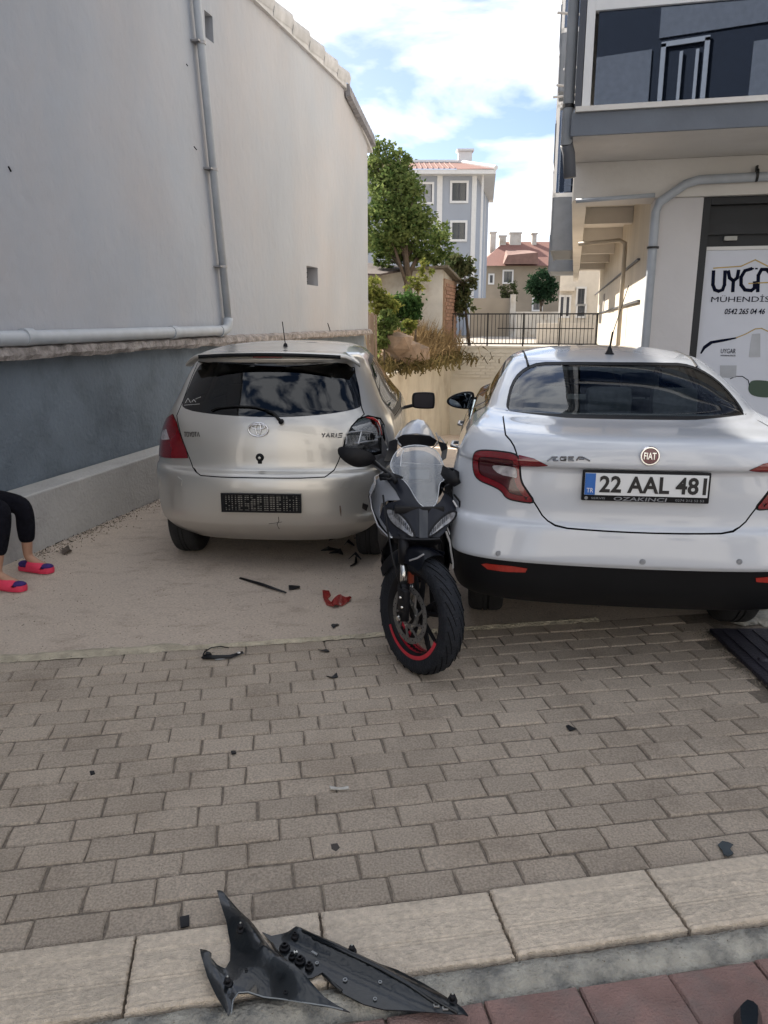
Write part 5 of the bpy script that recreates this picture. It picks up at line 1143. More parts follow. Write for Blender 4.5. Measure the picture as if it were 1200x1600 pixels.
MB().box((0, 2.6, .8), (1.3, .35, .25), bev=.05).build('dashboard', M_seat, cy, auto=40)
# roof spoiler
sp = MB(); cols_ = []
for i in range(29):
    u = -1 + 2 * i / 28; x = .60 * u; yb = .285 + .105 * u * u + (.05 * max(0, abs(u) - .85) / .15); dr = .028 * u * u + (.05 * max(0, abs(u) - .88) / .12)
    cols_.append([sp.bm.verts.new(p) for p in ((x * .93, yb + .24, 1.449 - dr * .7), (x * .98, yb + .06, 1.446 - dr), (x, yb, 1.438 - dr), (x, yb + .004, 1.420 - dr), (x * .98, yb + .10, 1.412 - dr))])
for a_, b_ in zip(cols_, cols_[1:]):
    for k in range(4): sp.bm.faces.new((a_[k], a_[k + 1], b_[k + 1], b_[k]))
sp.build('roof_spoiler', M_champ, cy, smooth=True)
se = MB()
for i in range(24):
    u0, u1 = -.80 + 1.6 * i / 24, -.80 + 1.6 * (i + 1) / 24; P4 = []
    for u, k in ((u0, 0), (u1, 0), (u1, 1), (u0, 1)): yb = .285 + .105 * u * u; dr = .028 * u * u; P4.append((.60 * u, yb - .004, (1.4405 if k else 1.417) - dr))
    se.face(P4)
bmesh.ops.remove_doubles(se.bm, verts=se.bm.verts, dist=1e-5); bmesh.ops.solidify(se.bm, geom=se.bm.faces[:], thickness=.004)
se.build('spoiler_edge', M_trim, cy, smooth=True)  # dark strip across the middle of the spoiler's rear face
MB().box((0, .31, 1.412), (.20, .012, .012), bev=.004).build('brake_light', M_redlens, cy)
# wiper
W1 = [Y_.px(*Q1([q])[0]) for q in ((528, 332), (500, 300), (470, 288), (400, 282), (300, 292))]
b = MB(); b.tube([p + Vector((0, -.022, 0)) for p in W1[:3]], [.011, .010, .008], 8); b.tube([W1[0] + Vector((0, .01, 0)), W1[0] + Vector((0, -.03, 0))], .016, 10); b.tube([p + Vector((0, -.012, 0)) for p in [Y_.px(*Q1([q])[0]) for q in ((482, 292), (430, 277), (350, 274), (290, 280), (265, 290))]], .007, 6)
b.build('rear_wiper', M_trim, cy, smooth=True)
# emblem
em = Y_.px(404, 671); e0 = empty('emblem', (em.x, em.y - .006, em.z)); e0.parent = cy; e0.rotation_euler.x = R(-8)
def ell(a, b_, cx=0, cz=0, y=0, n=28): return [(cx + a * math.cos(math.tau * k / n), y, cz + b_ * math.sin(math.tau * k / n)) for k in range(n + 1)]
for (a_, b_, cx, cz) in ((.064, .044, 0, 0), (.044, .016, 0, .018), (.0165, .038, 0, .003)): MB().tube(ell(a_, b_, cx, cz, -.004), .0055 if a_ > .05 else .0042, 6, cap=False).build('emblem_ring', M_chrome, e0, smooth=True)
M_lets = mat('badge_letters', (.16, .155, .15), .3, .8)
strokes(Y_, 'model_name', [[(.0, 1), (.08, .5), (.16, 1)], [(.08, .5), (.05, 0)], [(.2, 0), (.30, 1), (.38, 0)], [(.24, .4), (.36, .4)], [(.45, 0), (.47, 1), (.58, .95), (.58, .55), (.46, .5), (.60, 0)], [(.68, 0), (.70, 1)], [(.98, 1), (.82, .95), (.80, .55), (.95, .45), (.94, .05), (.76, 0)]], 503, 536, 677, 683, M_lets, cy, .0042)
strokes(Y_, 'maker_name', [[(0, 1), (.13, 1)], [(.065, 1), (.065, 0)], [(.19, 1), (.17, .5), (.19, 0), (.28, 0), (.30, .5), (.28, 1), (.19, 1)], [(.34, 1), (.40, .5), (.46, 1)], [(.40, .5), (.40, 0)], [(.52, 1), (.50, .5), (.52, 0), (.62, 0), (.64, .5), (.62, 1), (.52, 1)], [(.68, 1), (.80, 1)], [(.74, 1), (.74, 0)], [(.84, 0), (.92, 1), (1, 0)]], 288, 312, 675, 682, mat('faded_letters', (.07, .065, .06), .5), cy, .0035)
lk = Y_.px(406, 715); MB().lathe([(0, .012), (.018, .012), (.026, .004), (.028, 0)], facing(lk), 18).box((lk.x, lk.y - .004, lk.z - .02), (.028, .012, .04), bev=.004).build('lock_cover', M_trim, cy, auto=40)
MB().lathe([(0, .015), (.009, .014)], facing(lk), 10).build('lock_barrel', M_chromed, cy)
# empty plate holder: pierced black frame
ph = Y_.px(409, 785); hp_ = empty('plate_holder', (ph.x, ph.y - .016, ph.z)); hp_.parent = cy
PWy, PHy = .525, .125
MB().box((0, .006, 0), (PWy, .006, PHy)).build('holder_back', mat('holder_back', (.42, .40, .36), .6), hp_)
b = MB()
for sx in (-1, 1): b.box((sx * (PWy / 2 - .006), -.002, 0), (.012, .016, PHy)); b.box((0, -.002, sx * (PHy / 2 - .006)), (PWy - .024, .016, .012))
b.build('holder_rim', M_trim, hp_)
b = MB(); rr = random.Random(4)
for i in range(24):
    x = -PWy / 2 + .02 + i * (PWy - .04) / 23
    if abs(i - 11.5) < 7 and i % 2: b.box((x, 0, 0), (.0035, .008, PHy - .05)); continue
    b.box((x, 0, 0), (.010 if i % 3 else .014, .010, PHy - .024))
for j in range(7): b.box((0, .001, -PHy / 2 + .02 + j * (PHy - .04) / 6), (PWy - .024, .009, .0065))
for _ in range(26): b.box((rr.uniform(-.24, .24), -.001, rr.uniform(-.045, .045)), (rr.uniform(.008, .03), .008, rr.uniform(.008, .018)))
tag(b.build('holder_lattice', M_trim, hp_), kind='stuff')
an = Y_.px(446, 541); MB().lathe([(.018, 0), (.012, .02), (0, .03)], Matrix.Translation((an.x, an.y, an.z - .003)), 12).tube([(an.x, an.y, an.z + .01), (an.x - .015, an.y - .01, an.z + .17)], .0035, 6).build('antenna', M_trim, cy, auto=40)
pm_ = Y_.Mi @ atY(662, 626, 7.3); mr_ = mirror(cy, pm_, .11, .078, M_trim, mat('mirror_back', (.02, .016, .022), .35), -1)
mirror(cy, Vector((-pm_.x, pm_.y, pm_.z)), .11, .078, M_trim, M_mirror, 1)
b = MB()
for L_ in ([(290, 629), (294, 622), (298, 629)], [(300, 628), (303, 624), (306, 628)], [(306, 623), (314, 620)], [(288, 633), (312, 631)]): b.tube([Y_.px(*p) + Vector((0, -.004, 0)) for p in L_], .0016, 4)
b.build('window_sticker', mat('sticker_white', (.55, .55, .55), .5), cy)
# bumper scars, corner mouldings
for side, L_ in ((-1, [(75, 540), (140, 541), (155, 552), (152, 572), (75, 576)]), (1, [(750, 580), (765, 556), (880, 545), (900, 550), (890, 580), (780, 583)])):
    q = [Y_.px(*p, .3) + Vector((0, -.001, 0)) for p in Q1(L_)]; MB().tube(q + [q[0]], .0022, 5).build('bumper_moulding', M_champ, cy)
b = MB(); b.tube([Y_.px(*p) + Vector((0, -.001, 0)) for p in Q1([(516, 690), (518, 705), (511, 718), (519, 735)])], .0022, 5); b.tube([Y_.px(*p) + Vector((0, -.001, 0)) for p in Q1([(480, 716), (505, 713), (530, 709)])], .0015, 5); b.build('crack', M_dark, cy)
b = MB(); b.tube([Y_.px(*p) + Vector((0, -.001, 0)) for p in Q1([(747, 648), (749, 668), (751, 688)])], [.004, .006, .002], 5); b.build('scratch', mat('raw_plastic', (.12, .08, .06), .8), cy)
# smashed right lamp: loose clear shell, struts and a strip of red lens
sl_ = empty('broken_light', (0, 0, 0)); sl_.parent = cy
M_crack = glass('cracked_lens', (.62, .62, .62), .16, .12)
sock = [Y_.px(*p, .42) for p in Q1([(852, 312), (898, 322), (912, 345), (905, 440), (870, 445), (766, 425), (768, 400), (792, 352), (818, 325)])]
MB().prism([p + Vector((.0, -.030, 0)) for p in sock], (0, .004, 0)).build('clear_shell', M_crack, sl_)
def ypx(L_, d): return [Y_.px(*p, .42) + Vector((0, d, 0)) for p in Q1(L_)]
for L_, r_ in ((((780, 372), (830, 366), (880, 372)), .006), (((830, 368), (818, 415)), .006), (((806, 412), (850, 405), (890, 400)), .006), (((775, 385), (772, 415)), .005)): MB().tube(ypx(L_, -.036), r_, 6).build('lamp_strut', mat('lamp_chrome', (.5, .5, .5), .25, .7), sl_)
b = MB()
for i in range(9): b.tube(ypx([(776 + i * 5, 380), (772 + i * 5, 420)], -.034), .0012, 4)
for i in range(5): b.tube(ypx([(850 + i * 9, 378), (852 + i * 9, 398)], -.034), .0012, 4)
tag(b.build('lens_rib', mat('rib_grey', (.30, .30, .30), .4), sl_), kind='stuff')
MB().tube(ypx([(848, 314), (872, 318), (890, 330), (900, 350), (906, 380)], -.04), [.004, .012, .015, .008, .003], 6, flat=.6).build('red_lens_strip', mat('broken_red', (.30, .01, .012), .2, coat=1), sl_)
MB().ball(ypx([(868, 388)], -.03)[0], (.022, .01, .024), seg=10).build('bulb_holder', M_dark, sl_)
MB().tube([sock[2] + Vector((.0, -.045, .005)), ypx([(925, 400)], -.045)[0], ypx([(938, 440)], -.045)[0], ypx([(930, 490)], -.045)[0]], [.004, .010, .012, .005], 8, flat=.5).build('lamp_housing_edge', mat('housing_grey', (.12, .12, .125), .4), sl_)
MB().prism(ypx([(905, 385), (935, 440), (940, 480), (905, 520), (868, 490), (862, 462), (905, 450)], -.05), (0, .02, 0)).build('housing_flap', mat('housing_grey2', (.085, .085, .09), .4), sl_)
# ================================================================ MOTORCYCLE
BO = Vector((.185, 3.17, 0)); bike = empty('motorcycle', BO, 0, 'dark sport motorcycle wedged upright between the two cars', 'motorcycle')
def BP(px, py, yl): return atY(px, py, BO.y + yl) - BO
M_bn = mat('navy_black_gloss', (.006, .0075, .014), .4, var=.2, scale=8, coat=.08, spec=.3); M_bk = mat('bike_black', (.006, .006, .008), .5, var=.3, scale=20, spec=.25)
M_bs = mat('bike_silver', (.30, .315, .35), .32, .1, var=.08, scale=6, coat=.6); M_bw = mat('bike_white', (.55, .56, .58), .35, var=.05)
M_steel = mat('brushed_steel', (.62, .62, .60), .22, 1.0, var=.05); M_disc = mat('brake_disc', (.16, .155, .15), .45, .6, var=.2, scale=40)
M_redtape = mat('red_tape', (.42, .012, .03), .4, var=.15, scale=20, coat=.3)
M_engine = mat('engine_dark', (.03, .03, .033), .5, .5, var=.3, scale=20)
M_tyre = mat('bike_tyre', (.010, .012, .017), .7, spec=.3, var=.25, scale=25, bump=.6, bscale=90)
AX = Vector((-.014, .27, .292)); ST = R(33)
TW = Matrix.Translation(AX) @ Matrix.Rotation(ST, 4, 'Z') @ Matrix.Rotation(R(4), 4, 'Y')
WX = Matrix.Rotation(R(90), 4, 'Y')                         # local Z -> X (wheel axis)
def bw(name, M, r, wd, redarc=True):
    w_ = empty(name, (0, 0, 0)); w_.parent = bike; T = M @ WX; h = wd / 2
    prof = [(r * .70, -h * .75), (r * .80, -h * .95), (r * .89, -h), (r * .945, -h * .86), (r * .98, -h * .55), (r * .996, -h * .25), (r, 0), (r * .996, h * .25), (r * .98, h * .55), (r * .945, h * .86), (r * .89, h), (r * .80, h * .95), (r * .70, h * .75)]
    MB().lathe(prof, T, 56).build('tyre', M_tyre, w_, smooth=True)
    g = MB()
    for k in range(26):
        for sg in (-1, 1):
            a = k * math.tau / 26 + (.12 if sg > 0 else 0); P_ = []
            for u in range(5):
                q = .18 + u * .17; rr_ = r * (1 - .055 * q ** 2.6) - .0012; P_.append(T @ Vector((rr_ * math.cos(a + .10 * u * sg), rr_ * math.sin(a + .10 * u * sg), sg * h * q)))
            g.tube(P_, .0022, 4)
    tag(g.build('tread_groove', M_dark, w_), kind='stuff')
    MB().lathe([(r * .715, -h * .80), (r * .745, -h * .80), (r * .745, -h * .74), (r * .70, -h * .7), (r * .655, -h * .5), (r * .65, 0), (r * .655, h * .5), (r * .70, h * .7), (r * .745, h * .74), (r * .745, h * .8), (r * .715, h * .8), (r * .69, h * .74), (r * .64, h * .5), (r * .635, 0), (r * .64, -h * .5), (r * .69, -h * .74), (r * .715, -h * .8)], T, 48).build('rim', M_bk, w_, auto=40)
    b = MB().lathe([(0, -h * .7), (.030, -h * .7), (.034, -h * .4), (.026, 0), (.034, h * .4), (.030, h * .7), (0, h * .7)], T, 20)
    for k in range(10):
        a = (k // 2) * math.tau / 5 + (.20 if k % 2 else -.20) + .5; a2 = (k // 2) * math.tau / 5 + (.07 if k % 2 else -.07) + .5
        b.tube([T @ Vector((.028 * math.cos(a2), .028 * math.sin(a2), 0)), T @ Vector((r * .65 * math.cos(a), r * .65 * math.sin(a), 0))], [.011, .008], 6, flat=1.6)
    b.build('spokes', M_bk, w_, auto=40); return w_, T
fw, TF_ = bw('front_wheel', TW, .292, .112)
# red rim stripe, lower arc only.  side facing the viewer's left = local -X -> lathe height negative
MB().lathe([(.2165, -.0475), (.208, -.0500), (.197, -.0475)], TF_, 40, R(-70), R(58)).build('rim_stripe', M_redtape, fw, smooth=True)
MB().lathe([(.2165, .0475), (.205, .0500), (.190, .045), (.186, .020)], TF_, 40, R(-40), R(70)).build('rim_stripe', M_redtape, fw, smooth=True)
MB().lathe([(.186, -.028), (.1855, .02)], TF_, 40, R(-30), R(70)).build('rim_stripe', M_redtape, fw, smooth=True)
b = MB().lathe([(.138, -.062), (.138, -.058), (.110, -.058), (.110, -.062), (.138, -.062)], TF_, 48)
for k in range(9):
    a = k * math.tau / 9; b.tube([TF_ @ Vector((.118 * math.cos(a), .118 * math.sin(a), -.060)), TF_ @ Vector((.06 * math.cos(a + .4), .06 * math.sin(a + .4), -.060))], .006, 5)
b.lathe([(.066, -.064), (.066, -.054), (.045, -.054), (.045, -.064), (.066, -.064)], TF_, 28); b.build('brake_disc', M_disc, fw, auto=40)
b = MB()
for k in range(36):
    a = k * math.tau / 36; rr_ = .131 if k % 2 else .119; b.lathe([(0, .0004), (.0034, .0003)], TF_ @ Matrix.Translation((rr_ * math.cos(a), rr_ * math.sin(a), -.0626)) @ Matrix.Rotation(math.pi, 4, 'X'), 6)
tag(b.build('disc_hole', M_dark, fw), kind='stuff')
for k in range(6):
    a = k * math.tau / 6 + .3; MB().lathe([(0, .006), (.006, .006), (.007, 0)], TF_ @ Matrix.Translation((.056 * math.cos(a), .056 * math.sin(a), -.064)) @ Matrix.Rotation(math.pi, 4, 'X'), 8).build('bolt', M_steel, fw)
# fork in the steered frame
TS_ = Matrix.Translation(AX) @ Matrix.Rotation(ST, 4, 'Z')
fk = empty('fork', (0, 0, 0)); fk.parent = bike
rake = Vector((0, .36, 1)).normalized()
for sx in (-.092, .092):
    def FP(h, dx=0.0, dy=0.0): return TS_ @ Vector((sx + dx, dy, 0)) + rake * h
    MB().tube([FP(-.02), FP(.04), FP(.10), FP(.155)], [.024, .027, .030, .030], 12).build('fork_foot', M_bk, fk, smooth=True)
    MB().tube([FP(.15), FP(.262)], .0185, 16).build('fork_tube', M_steel, fk, smooth=True)
    MB().tube([FP(.255), FP(.39)], .027, 14).build('fork_outer', M_bk, fk, smooth=True)
    MB().lathe([(0, .008), (.012, .008), (.014, 0)], Matrix.Translation(FP(0, .03 * (1 if sx > 0 else -1))) @ Matrix.Rotation(ST, 4, 'Z') @ Matrix.Rotation(R(90) * (1 if sx > 0 else -1), 4, 'Y'), 10).build('axle_nut', M_steel, fk)
sx = -.092
MB().prism([TS_ @ Vector((-.062 + dx, -.012, 0)) + rake * h_ for h_, dx in ((.155, -.006), (.155, .020), (.245, .020), (.245, -.006))], TS_.to_3x3() @ Vector((0, .012, 0))).build('fork_reflector', mat('amber_reflector', (.26, .05, .025), .3, coat=.6), fk)
b = MB(); b.box((-.118, -.035, .10), (.035, .06, .11), M=TS_, bev=.01); b.build('caliper', M_bk, fk, auto=40)
MB().tube([TS_ @ Vector(p) for p in ((-.12, -.02, .15), (-.135, .03, .28), (-.11, .12, .42), (-.08, .2, .55))], .005, 6).build('brake_hose', M_bk, fk, smooth=True)
for q in ((-.14, -.04, .12), (-.138, -.05, .075), (.0, .0, 0)):
    if q[0]: MB().ball(TS_ @ Vector(q), .007, seg=8).build('bolt', M_steel, fk)
MB().box(rake * .50, (.24, .06, .035), M=TS_ @ Matrix.Rotation(-ST, 4, 'Z') @ Matrix.Rotation(ST, 4, 'Z') if False else Matrix.Translation(AX) @ Matrix.Translation(rake * .0) @ Matrix.Rotation(0, 4, 'Z'), bev=.008).build('triple_clamp', M_bk, fk, auto=40)
# front mudguard
b = MB(); rows = []
for i in range(19):
    a = R(72 + 78 * i / 18); row = []
    for j in range(9):
        u = -1 + j / 4; rr_ = .325 - .03 * u * u - (.05 * max(0, abs(u) - .8) / .2)
        row.append(b.bm.verts.new(TW @ Vector((u * .075, -rr_ * math.cos(a) * 1.0 + .01, rr_ * math.sin(a)))))
    rows.append(row)
for A, B in zip(rows, rows[1:]):
    for k in range(8): b.bm.faces.new((A[k], A[k + 1], B[k + 1], B[k]))
bmesh.ops.solidify(b.bm, geom=b.bm.faces[:], thickness=.004); b.build('mudguard', M_bn, bike, auto=50)
for sg in (1,): MB().prism([TW @ Vector((sg * .082, y, z)) for y, z in ((-.05, .305), (.10, .30), (.16, .22), (.10, .14), (.06, .14), (-.0, .24))], TW.to_3x3() @ Vector((sg * .004, 0, 0))).build('mudguard_side', M_bn, bike)
# nose
XC = .018
def yn(x, z): return .30 + 2.1 * (x - XC) ** 2 + .70 * (z - .62) + (.35 * max(0, z - .80))
def NP(px, py, lift=0.0):
    yl = .4
    for _ in range(5): p = BP(px, py, yl); yl = yn(p.x, p.z)
    return p.x, p.z
def nose(name, L_, m, lift=0.0, th=.005, fn=None, sm=0, parent=None, step=.018):
    q = [NP(*p) for p in L_]; q = smoothpoly(q, sm) if sm else q
    return patch(q, fn or (lambda x, z: (x, yn(x, z) - lift, z)), step, th, name, m, parent or bike)
C3 = lambda L_: [(500 + x / 4.615, 620 + y / 4.615) for x, y in L_]
nose('nose_panel', C3([(455, 568), (500, 556), (600, 600), (640, 650), (720, 790), (718, 1012), (640, 1012), (560, 1012), (520, 1005), (430, 870), (450, 800), (490, 765), (580, 745), (545, 680)]), M_bn)
nose('nose_panel', C3([(795, 815), (865, 755), (900, 690), (960, 740), (985, 790), (970, 860), (900, 975), (860, 1012), (775, 1012), (773, 850)]), M_bn)
nose('nose_ridge', C3([(715, 800), (740, 812), (778, 815), (776, 1012), (716, 1012)]), mat('ridge_grey', (.022, .024, .03), .3, coat=.3), .012)
hlL = C3([(478, 812), (500, 806), (545, 822), (605, 872), (645, 930), (678, 1000), (655, 1000), (600, 960), (545, 925), (500, 875)])
hlR = C3([(976, 832), (955, 826), (905, 850), (855, 895), (815, 940), (782, 1000), (815, 985), (880, 935), (935, 900), (968, 862)])
M_hl = mat('headlight_lens', (.19, .19, .20), .12, .3, var=.5, scale=60, coat=1.0)
for q in (hlL, hlR):
    nose('headlight_bezel', offset(q, 3), M_bk, .008, .004, sm=1)
    h_ = nose('headlight', q, M_hl, .014, .004, sm=1)
    b = MB(); a_, c_ = (q[0], q[5]) if q is hlL else (q[0], q[5])
    for i in range(11):
        f = .08 + i * .075; x = q[1][0] + (q[5][0] - q[1][0]) * f; y = q[1][1] + (q[5][1] - q[1][1]) * f; P_ = []
        for dy in (-6 + 2 * f, 5 - f * 3): t = NP(x + (1.5 if q is hlL else -1.5), y + dy); P_.append(Vector((t[0], yn(*t) - .021, t[1])))
        b.tube(P_, .0016, 4)
    tag(b.build('lens_rib', M_bk, h_), kind='stuff')
nose('nose_silver', C3([(455, 566), (478, 575), (545, 680), (580, 745), (490, 760), (438, 790), (425, 830), (427, 880), (480, 950), (532, 1018), (508, 1020), (440, 945), (385, 850), (352, 715), (372, 660)]), M_bs, .006, .006, fn=lambda x, z: (x, yn(x, z) - .010 + .9 * max(0, -.06 - x) ** 1.3, z))
nose('nose_edge', C3([(352, 715), (385, 850), (440, 945), (508, 1020), (480, 1018), (420, 960), (365, 860), (345, 760)]), M_bk, 0, .006, fn=lambda x, z: (x, yn(x, z) + .02 + .9 * max(0, -.06 - x) ** 1.3, z))
nose('chin', C3([(520, 1005), (860, 1010), (880, 1050), (800, 1110), (600, 1110), (540, 1060)]), M_bk, 0, .01, fn=lambda x, z: (x, yn(x, .60) + .03 + (.62 - z) * 1.0, z))
# windscreen: upper bubble
def yw(x, z): return .375 + 1.9 * (x - .010) ** 2 + 1.15 * (z - .74)
ws = [(609, 728), (613, 715), (621, 703), (634, 697), (652, 695), (671, 698), (684, 706), (691, 720), (697, 741), (694, 751), (687, 754), (685, 770), (683, 786), (672, 796), (656, 789), (646, 773), (639, 760), (630, 750), (616, 741)]
def WP(px, py):
    yl = .5
    for _ in range(6): p = BP(px, py, yl); yl = yw(p.x, p.z)
    return p.x, p.z
M_ws = bpy.data.materials.new('clear_plastic'); M_ws.use_nodes = True; t_ = M_ws.node_tree; t_.nodes.clear(); N_, K_ = t_.nodes.new, t_.links.new
o_ = N_('ShaderNodeOutputMaterial'); a1 = N_('ShaderNodeBsdfTransparent'); a1.inputs[0].default_value = (.80, .84, .88, 1); g1 = N_('ShaderNodeBsdfGlossy'); g1.inputs['Roughness'].default_value = .06; d1 = N_('ShaderNodeBsdfDiffuse'); d1.inputs[0].default_value = (.55, .58, .62, 1)
m1 = N_('ShaderNodeMixShader'); m2 = N_('ShaderNodeMixShader'); lw_ = N_('ShaderNodeLayerWeight'); lw_.inputs[0].default_value = .42; m1.inputs[0].default_value = .30
K_(a1.outputs[0], m1.inputs[1]); K_(d1.outputs[0], m1.inputs[2]); K_(lw_.outputs['Fresnel'], m2.inputs[0]); K_(m1.outputs[0], m2.inputs[1]); K_(g1.outputs[0], m2.inputs[2]); K_(m2.outputs[0], o_.inputs[0])
wq = smoothpoly([WP(*p) for p in ws], 1); wso = patch(wq, lambda x, z: (x, yw(x, z), z), .02, .0, 'windscreen', M_ws, bike)
MB().tube([(x, yw(x, z), z) for x, z in wq + [wq[0]]], .0024, 5, cap=False).build('windscreen_rim', mat('clear_edge', (.55, .58, .62), .2, coat=1), wso, smooth=True)
MB().tube([(*(lambda t: (t[0], yw(*t) - .003, t[1]))(WP(*p)),) for p in ((626, 722), (650, 724), (690, 726))], .0012, 4).tube([(*(lambda t: (t[0], yw(*t) - .003, t[1]))(WP(*p)),) for p in ((626, 728), (627, 712), (631, 704))], .0025, 4).build('windscreen_crease', mat('clear_edge2', (.6, .62, .65), .2), wso)
MB().box((0, 0, 0), (.13, .03, .075), M=Matrix.Translation(BP(655, 742, .62)) @ Matrix.Rotation(R(-35), 4, 'X'), bev=.008).build('instrument_panel', M_bk, bike, auto=40)
MB().box((0, 0, 0), (.10, .004, .05), M=Matrix.Translation(BP(655, 741, .60)) @ Matrix.Rotation(R(-35), 4, 'X'), bev=.001).build('instrument_glass', mat('lcd', (.10, .12, .13), .2), bike)
# side fairings
def loft(name, rows, m, th=.005, parent=None):
    b = bmesh.new(); V = [[b.verts.new(Vector(p)) for p in r] for r in rows]
    for A, B in zip(V, V[1:]):
        for k in range(len(A) - 1): b.faces.new((A[k], A[k + 1], B[k + 1], B[k]))
    bmesh.ops.recalc_face_normals(b, faces=b.faces); bmesh.ops.solidify(b, geom=b.faces[:], thickness=th)
    me = bpy.data.meshes.new(name); b.to_mesh(me); b.free(); me.materials.append(m)
    for p in me.polygons: p.use_smooth = True
    me.set_sharp_from_angle(angle=R(30)); return link(name, me, parent or bike)
loft('side_fairing', [[BP(586, 757, .46), BP(577, 775, .50), BP(580, 795, .50), BP(590, 822, .46), BP(609, 842, .42)],
                      [(-.235, .75, .86), (-.25, .75, .78), (-.25, .75, .70), (-.235, .75, .62), (-.20, .75, .55)], [(-.17, 1.15, .82), (-.20, 1.15, .74), (-.205, 1.15, .66), (-.20, 1.15, .58), (-.17, 1.15, .50)]], M_bs)
loft('belly_fairing', [[BP(608, 842, .50), (-.20, .62, .50), (-.17, .66, .36), (-.12, .70, .24)], [(-.22, .95, .56), (-.22, .95, .46), (-.19, .95, .32), (-.12, .95, .20)], [(-.19, 1.25, .50), (-.19, 1.25, .42), (-.16, 1.25, .30), (-.12, 1.25, .22)]], M_bk)
loft('belly_fairing', [[(.15, .55, .60), (.17, .62, .50), (.15, .66, .36), (.11, .70, .24)], [(.17, .95, .56), (.18, .95, .46), (.16, .95, .32), (.11, .95, .20)], [(.16, 1.25, .50), (.17, 1.25, .42), (.14, 1.25, .30), (.10, 1.25, .22)]], M_bk)
loft('side_fairing', [[BP(696, 775, .52), BP(704, 790, .50), BP(706, 815, .48)], [(.19, .80, .84), (.20, .80, .74), (.19, .80, .62)], [(.16, 1.15, .80), (.17, 1.15, .72), (.17, 1.15, .60)]], M_bn)
MB().box((0, .70, .48), (.26, .05, .30), bev=.01).build('radiator', M_engine, bike, auto=40)
b = MB().box((0, .98, .42), (.27, .38, .30), bev=.03).box((0, .88, .60), (.20, .20, .22), bev=.02).box((0, 1.2, .36), (.22, .2, .24), bev=.03); b.lathe([(.075, -.15), (.085, -.12), (.085, .12), (.075, .15), (0, .15)], Matrix.Translation((0, 1.0, .36)) @ WX, 24); b.build('engine', M_engine, bike, auto=40)
MB().tube([(-.03, .75, .30), (-.05, .72, .20), (-.06, .9, .15), (-.05, 1.3, .16), (-.14, 1.6, .26), (-.17, 1.8, .34)], [.022, .022, .024, .03, .045, .045], 12).build('exhaust', M_steel, bike, smooth=True)
# tank, seat, tail
b = MB(); b.ball((0, 1.0, .80), (.155, .27, .15), seg=20); b.build('tank', M_bn, bike, smooth=True)
MB().box((0, 1.42, .79), (.24, .38, .06), bev=.025).build('seat', M_bk, bike, auto=50)
TY = 1.66
loft('tail_cowl', [[BP(x, y, yy) for x, y in P_] for yy, P_ in ((TY, [(617, 692), (621, 685), (631, 678.5), (651, 677), (671, 680), (681, 688), (685, 694)]), (TY + .12, [(622, 678), (629, 670), (638, 665), (653, 663), (666, 666), (675, 674), (680, 684)]), (TY + .28, [(630, 669), (636, 662), (643, 657), (653, 655), (662, 657), (669, 664), (674, 674)]), (TY + .34, [(636, 672), (640, 667), (646, 663), (653, 662), (660, 664), (665, 669), (668, 676)]))], M_bs)
patch([(BP(x, y, TY).x, BP(x, y, TY).z) for x, y in ((620, 686), (630, 679), (642, 678), (656, 678), (671, 680.5), (681, 688), (676, 696), (662, 697), (645, 697), (631, 700), (624, 694))], lambda x, z: (x, TY - .02 + 2 * (x - .03) ** 2, z), .03, .02, 'passenger_pad', M_bk, bike)
for P_ in ([(605, 703), (613, 697), (619, 684), (626, 673)], [(619, 684), (623, 693), (632, 699)], [(681, 676), (686, 687), (680, 697), (674, 701)], [(686, 682), (693, 690), (699, 700)]):
    MB().tube([BP(x, y, TY - .03 + .01 * i) for i, (x, y) in enumerate(P_)], .006, 6, flat=.6).build('tail_rail', M_bw, bike)
MB().tube([BP(x, y, TY) for x, y in ((699, 690), (697, 698), (692, 707), (690, 716))], .003, 5).build('tail_trim', mat('lime_trim', (.25, .25, .06), .5), bike)
loft('tail_wing', [[BP(684, 690, TY - .05), BP(697, 694, TY - .02)], [BP(690, 706, TY - .1), BP(699, 702, TY - .05)], [BP(688, 722, TY - .3), BP(697, 716, TY - .2)]], M_bk)
loft('tail_wing', [[BP(608, 690, TY - .05), BP(621, 685, TY - .02)], [BP(606, 704, TY - .1), BP(620, 702, TY - .05)], [BP(600, 722, TY - .3), BP(618, 722, TY - .2)]], M_bk)
rw_, _ = bw('rear_wheel', Matrix.Translation((.03, 1.60, .292)), .292, .145)
for sx in (-.10, .13): MB().tube([(sx * .8, 1.15, .36), (sx, 1.60, .29)], [.03, .02], 8).build('swingarm', M_bk, bike)
MB().box((.02, 1.85, .70), (.16, .10, .20), M=None, bev=.02).build('rear_fender', M_bk, bike, auto=40)
